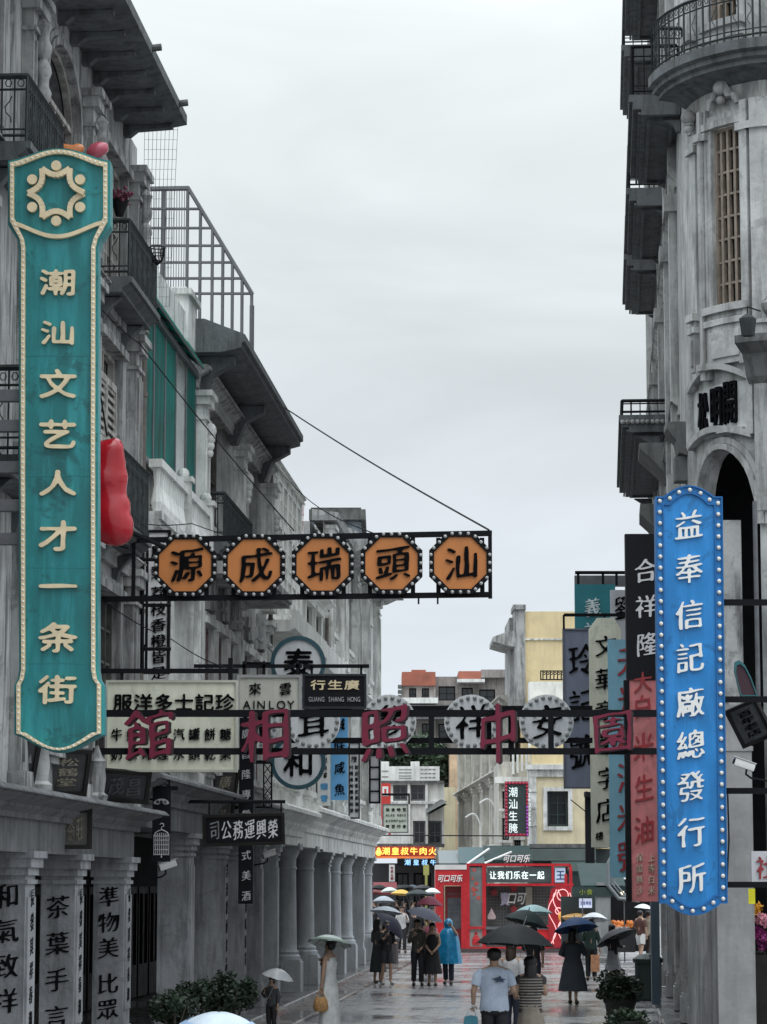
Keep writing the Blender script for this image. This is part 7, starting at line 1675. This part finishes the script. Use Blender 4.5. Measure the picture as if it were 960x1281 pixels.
# --- children and near umbrellas
CLEARU = mat('umbrella_clear', (.72, .75, .76), .12, .1, 3); CLEARU.node_tree.nodes['Principled BSDF'].inputs['Alpha'].default_value = .62
d = 49; p, hn, T = person('child in dark clothes with a shoulder strap under the clear umbrella', px(341, d), d, 1.02, -.5, top=cloth('slate', (.05, .055, .06)), bottom=BLACKC, arms=('down', 'hold'), sleeve=.8, strap=cloth('grey_strap', (.3, .3, .3)))
umbrella('clear plastic umbrella by the left kerb', at(350, 1212, d), .29, .16, CLEARU, (.25, -.1), hn[1])
d = 29; p, hn, T = person('child beneath the pale blue umbrella at the bottom edge', px(272, d), d, 1.12, PI, top=cloth('white', (.55, .55, .55)), bottom=DKBLUE, arms=('hold', 'down'))
umbrella('white and pale blue umbrella cut by the bottom edge', at(274, 1266, d), .42, .16, UB('milk_blue', (.62, .72, .80)), (.03, -.1), hn[0], rim=mat('blue_band', (.40, .56, .78), .5))
# --- crowd of umbrellas far down the street
FARU = [(480, 1121, 96, .40, 'pale_grey', (.42, .46, .50), 'pale grey umbrella closest to the last left column', 'grey'),
        (503, 1113, 108, .44, 'yellow', (.66, .44, .10), 'yellow umbrella in the distant crowd', 'white'),
        (487, 1110, 122, .40, 'white_green', (.62, .70, .66), 'white green umbrella left of the yellow one', 'black'),
        (523, 1113, 100, .50, 'grey_green', (.03, .045, .045), 'dark green umbrella just right of the yellow one', 'black'),
        (475, 1105, 128, .46, 'black', (.012, .014, .015), 'black umbrella farthest left in the distant crowd', 'black'),
        (506, 1103, 138, .52, 'black', (.012, .014, .015), 'black umbrella behind the yellow one', 'navy'),
        (529, 1104, 128, .50, 'charcoal', (.05, .052, .058), 'charcoal umbrella nearest the red booth in the distant crowd', 'black'),
        (517, 1101, 144, .44, 'slate_blue', (.10, .13, .16), 'slate blue umbrella under the blue lit fascia', 'grey'),
        (497, 1100, 146, .46, 'smoke', (.035, .037, .04), 'smoke coloured umbrella under the restaurant fascia', 'black'),
        (541, 1111, 106, .34, 'white', (.7, .74, .76), 'white umbrella touching the left side of the red booth', 'grey'),
        (468, 1099, 144, .40, 'wine', (.12, .03, .035), 'wine red umbrella beside the far columns', 'black')]
for i, (x, y, d, R, nm, col, lab, cl) in enumerate(FARU):
    a = at(x, y, d); a.z = min(a.z, 2.62); ph = min(1.78, a.z-.42)
    C_ = {'grey': cloth('mid_grey', (.18, .18, .19)), 'white': cloth('white', (.55, .55, .55)), 'black': BLACKC, 'navy': DKBLUE}[cl]
    p, hn, T = person('distant person under the '+lab.split(' in the ')[0], a.x, d, max(1.6, ph), (0 if i % 2 else PI)+.2*i, top=C_, bottom=BLACKC if i % 3 else DKBLUE, arms=('hold', 'down'), sleeve=.6, hair='long' if i % 2 else 'short', stride=.25, group='distant walkers')
    umbrella(lab, a, R, .2, UB(nm, col), (.08*math.sin(i*2.1), .1), hn[0], 'distant umbrellas')
# shoppers behind the right pier
p, hn, T = person('person in dark clothes standing among flowers behind the large right pier', px(952, 43), 43, 1.62, 2.6, top=cloth('plum', (.06, .02, .05)), bottom=BLACKC, arms=('down', 'down'), hair='long')
t = thing('flower_stand', 'bunches of orange, pink and purple flowers behind the large right pier', 'flowers', (px(950, 42), 42, .004)); rnd = random.Random(8)
for nm, col, x, y in (('bunch', (.75, .36, .03), 941, 1138), ('bunch', (.62, .26, .32), 956, 1152), ('bunch', (.28, .02, .16), 944, 1167), ('bunch', (.35, .05, .22), 958, 1178)):
    k = MB(); c = at(x, y, 42)
    k = leaf_cloud(c, .17, 700, .035, (1, 1, .9), 12, int(x))
    part(nm, k, mat('petal_%d' % (x), col, .6, .3, 15), t)
k = MB(); c = at(950, 1180, 42); k.wbox(c.x-.3, c.x+.3, 41.8, 42.3, .004, 1.6); part('crate', k, DARKW, t)
# --- planters
def shrub(label, x, y, d, r, n, s, squash=(1, 1, .85), m=None, seed=1, zc=None):
    c = at(x, y, d); zc = c.z if zc is None else zc; t = thing('shrub', label, 'plant', (c.x, d, .004), 'clipped shrubs in pots')
    part('foliage', leaf_cloud((c.x, d, zc), r, n, s, squash, 16, seed), m or LEAFD, t)
    k = MB()
    for i in range(5): a = i*1.26; k.tube([(c.x+.04*math.cos(a), d+.04*math.sin(a), .3), (c.x+.2*r*math.cos(a), d+.2*r*math.sin(a), zc*.7), (c.x+.5*r*math.cos(a), d+.5*r*math.sin(a), zc+.2*r)], [.025, .018, .008], 5)
    part('stem', k, BARK, t)
    k = MB(); k.lathe((c.x, d, .004), [(r*.42, 0), (r*.5, .3), (r*.56, .34), (r*.56, .42), (r*.48, .42), (r*.46, .36), (.01, .36)], 16); part('pot', k, mat('dark_pot', (.04, .038, .036), .5), t, smooth=40)
shrub('round dark clipped shrub left of the child with the clear umbrella', 291, 1243, 41, .47, 3400, .042, seed=3)
shrub('low dark shrub at the foot of the leftmost piers', 216, 1262, 39, .40, 2200, .042, (1.2, 1, .7), seed=4)
shrub('dark shrub between the low one and the round one', 250, 1246, 42.5, .40, 2000, .042, (1.1, 1, .8), seed=5)
shrub('round clipped shrub on the paving at the foot of the right piers', 776, 1239, 55, .60, 4200, .05, (1.1, 1, .72), LEAFD, 6)
shrub('second shrub in front of the round one at the bottom right edge', 786, 1284, 46, .55, 3400, .045, (1.15, 1, .7), LEAFM, 7)
# slim steel bollard post and downpipe on the right pier line
k = MB(); c = at(821, 1250, 59); k.wbox(c.x-.09, c.x+.09, 58.9, 59.1, .12, 3.4); solo('steel_post', k, mat('blue_grey_steel', (.10, .14, .18), .45), 'slim blue grey steel post in front of the right piers', 'post', (c.x, 59, .12))
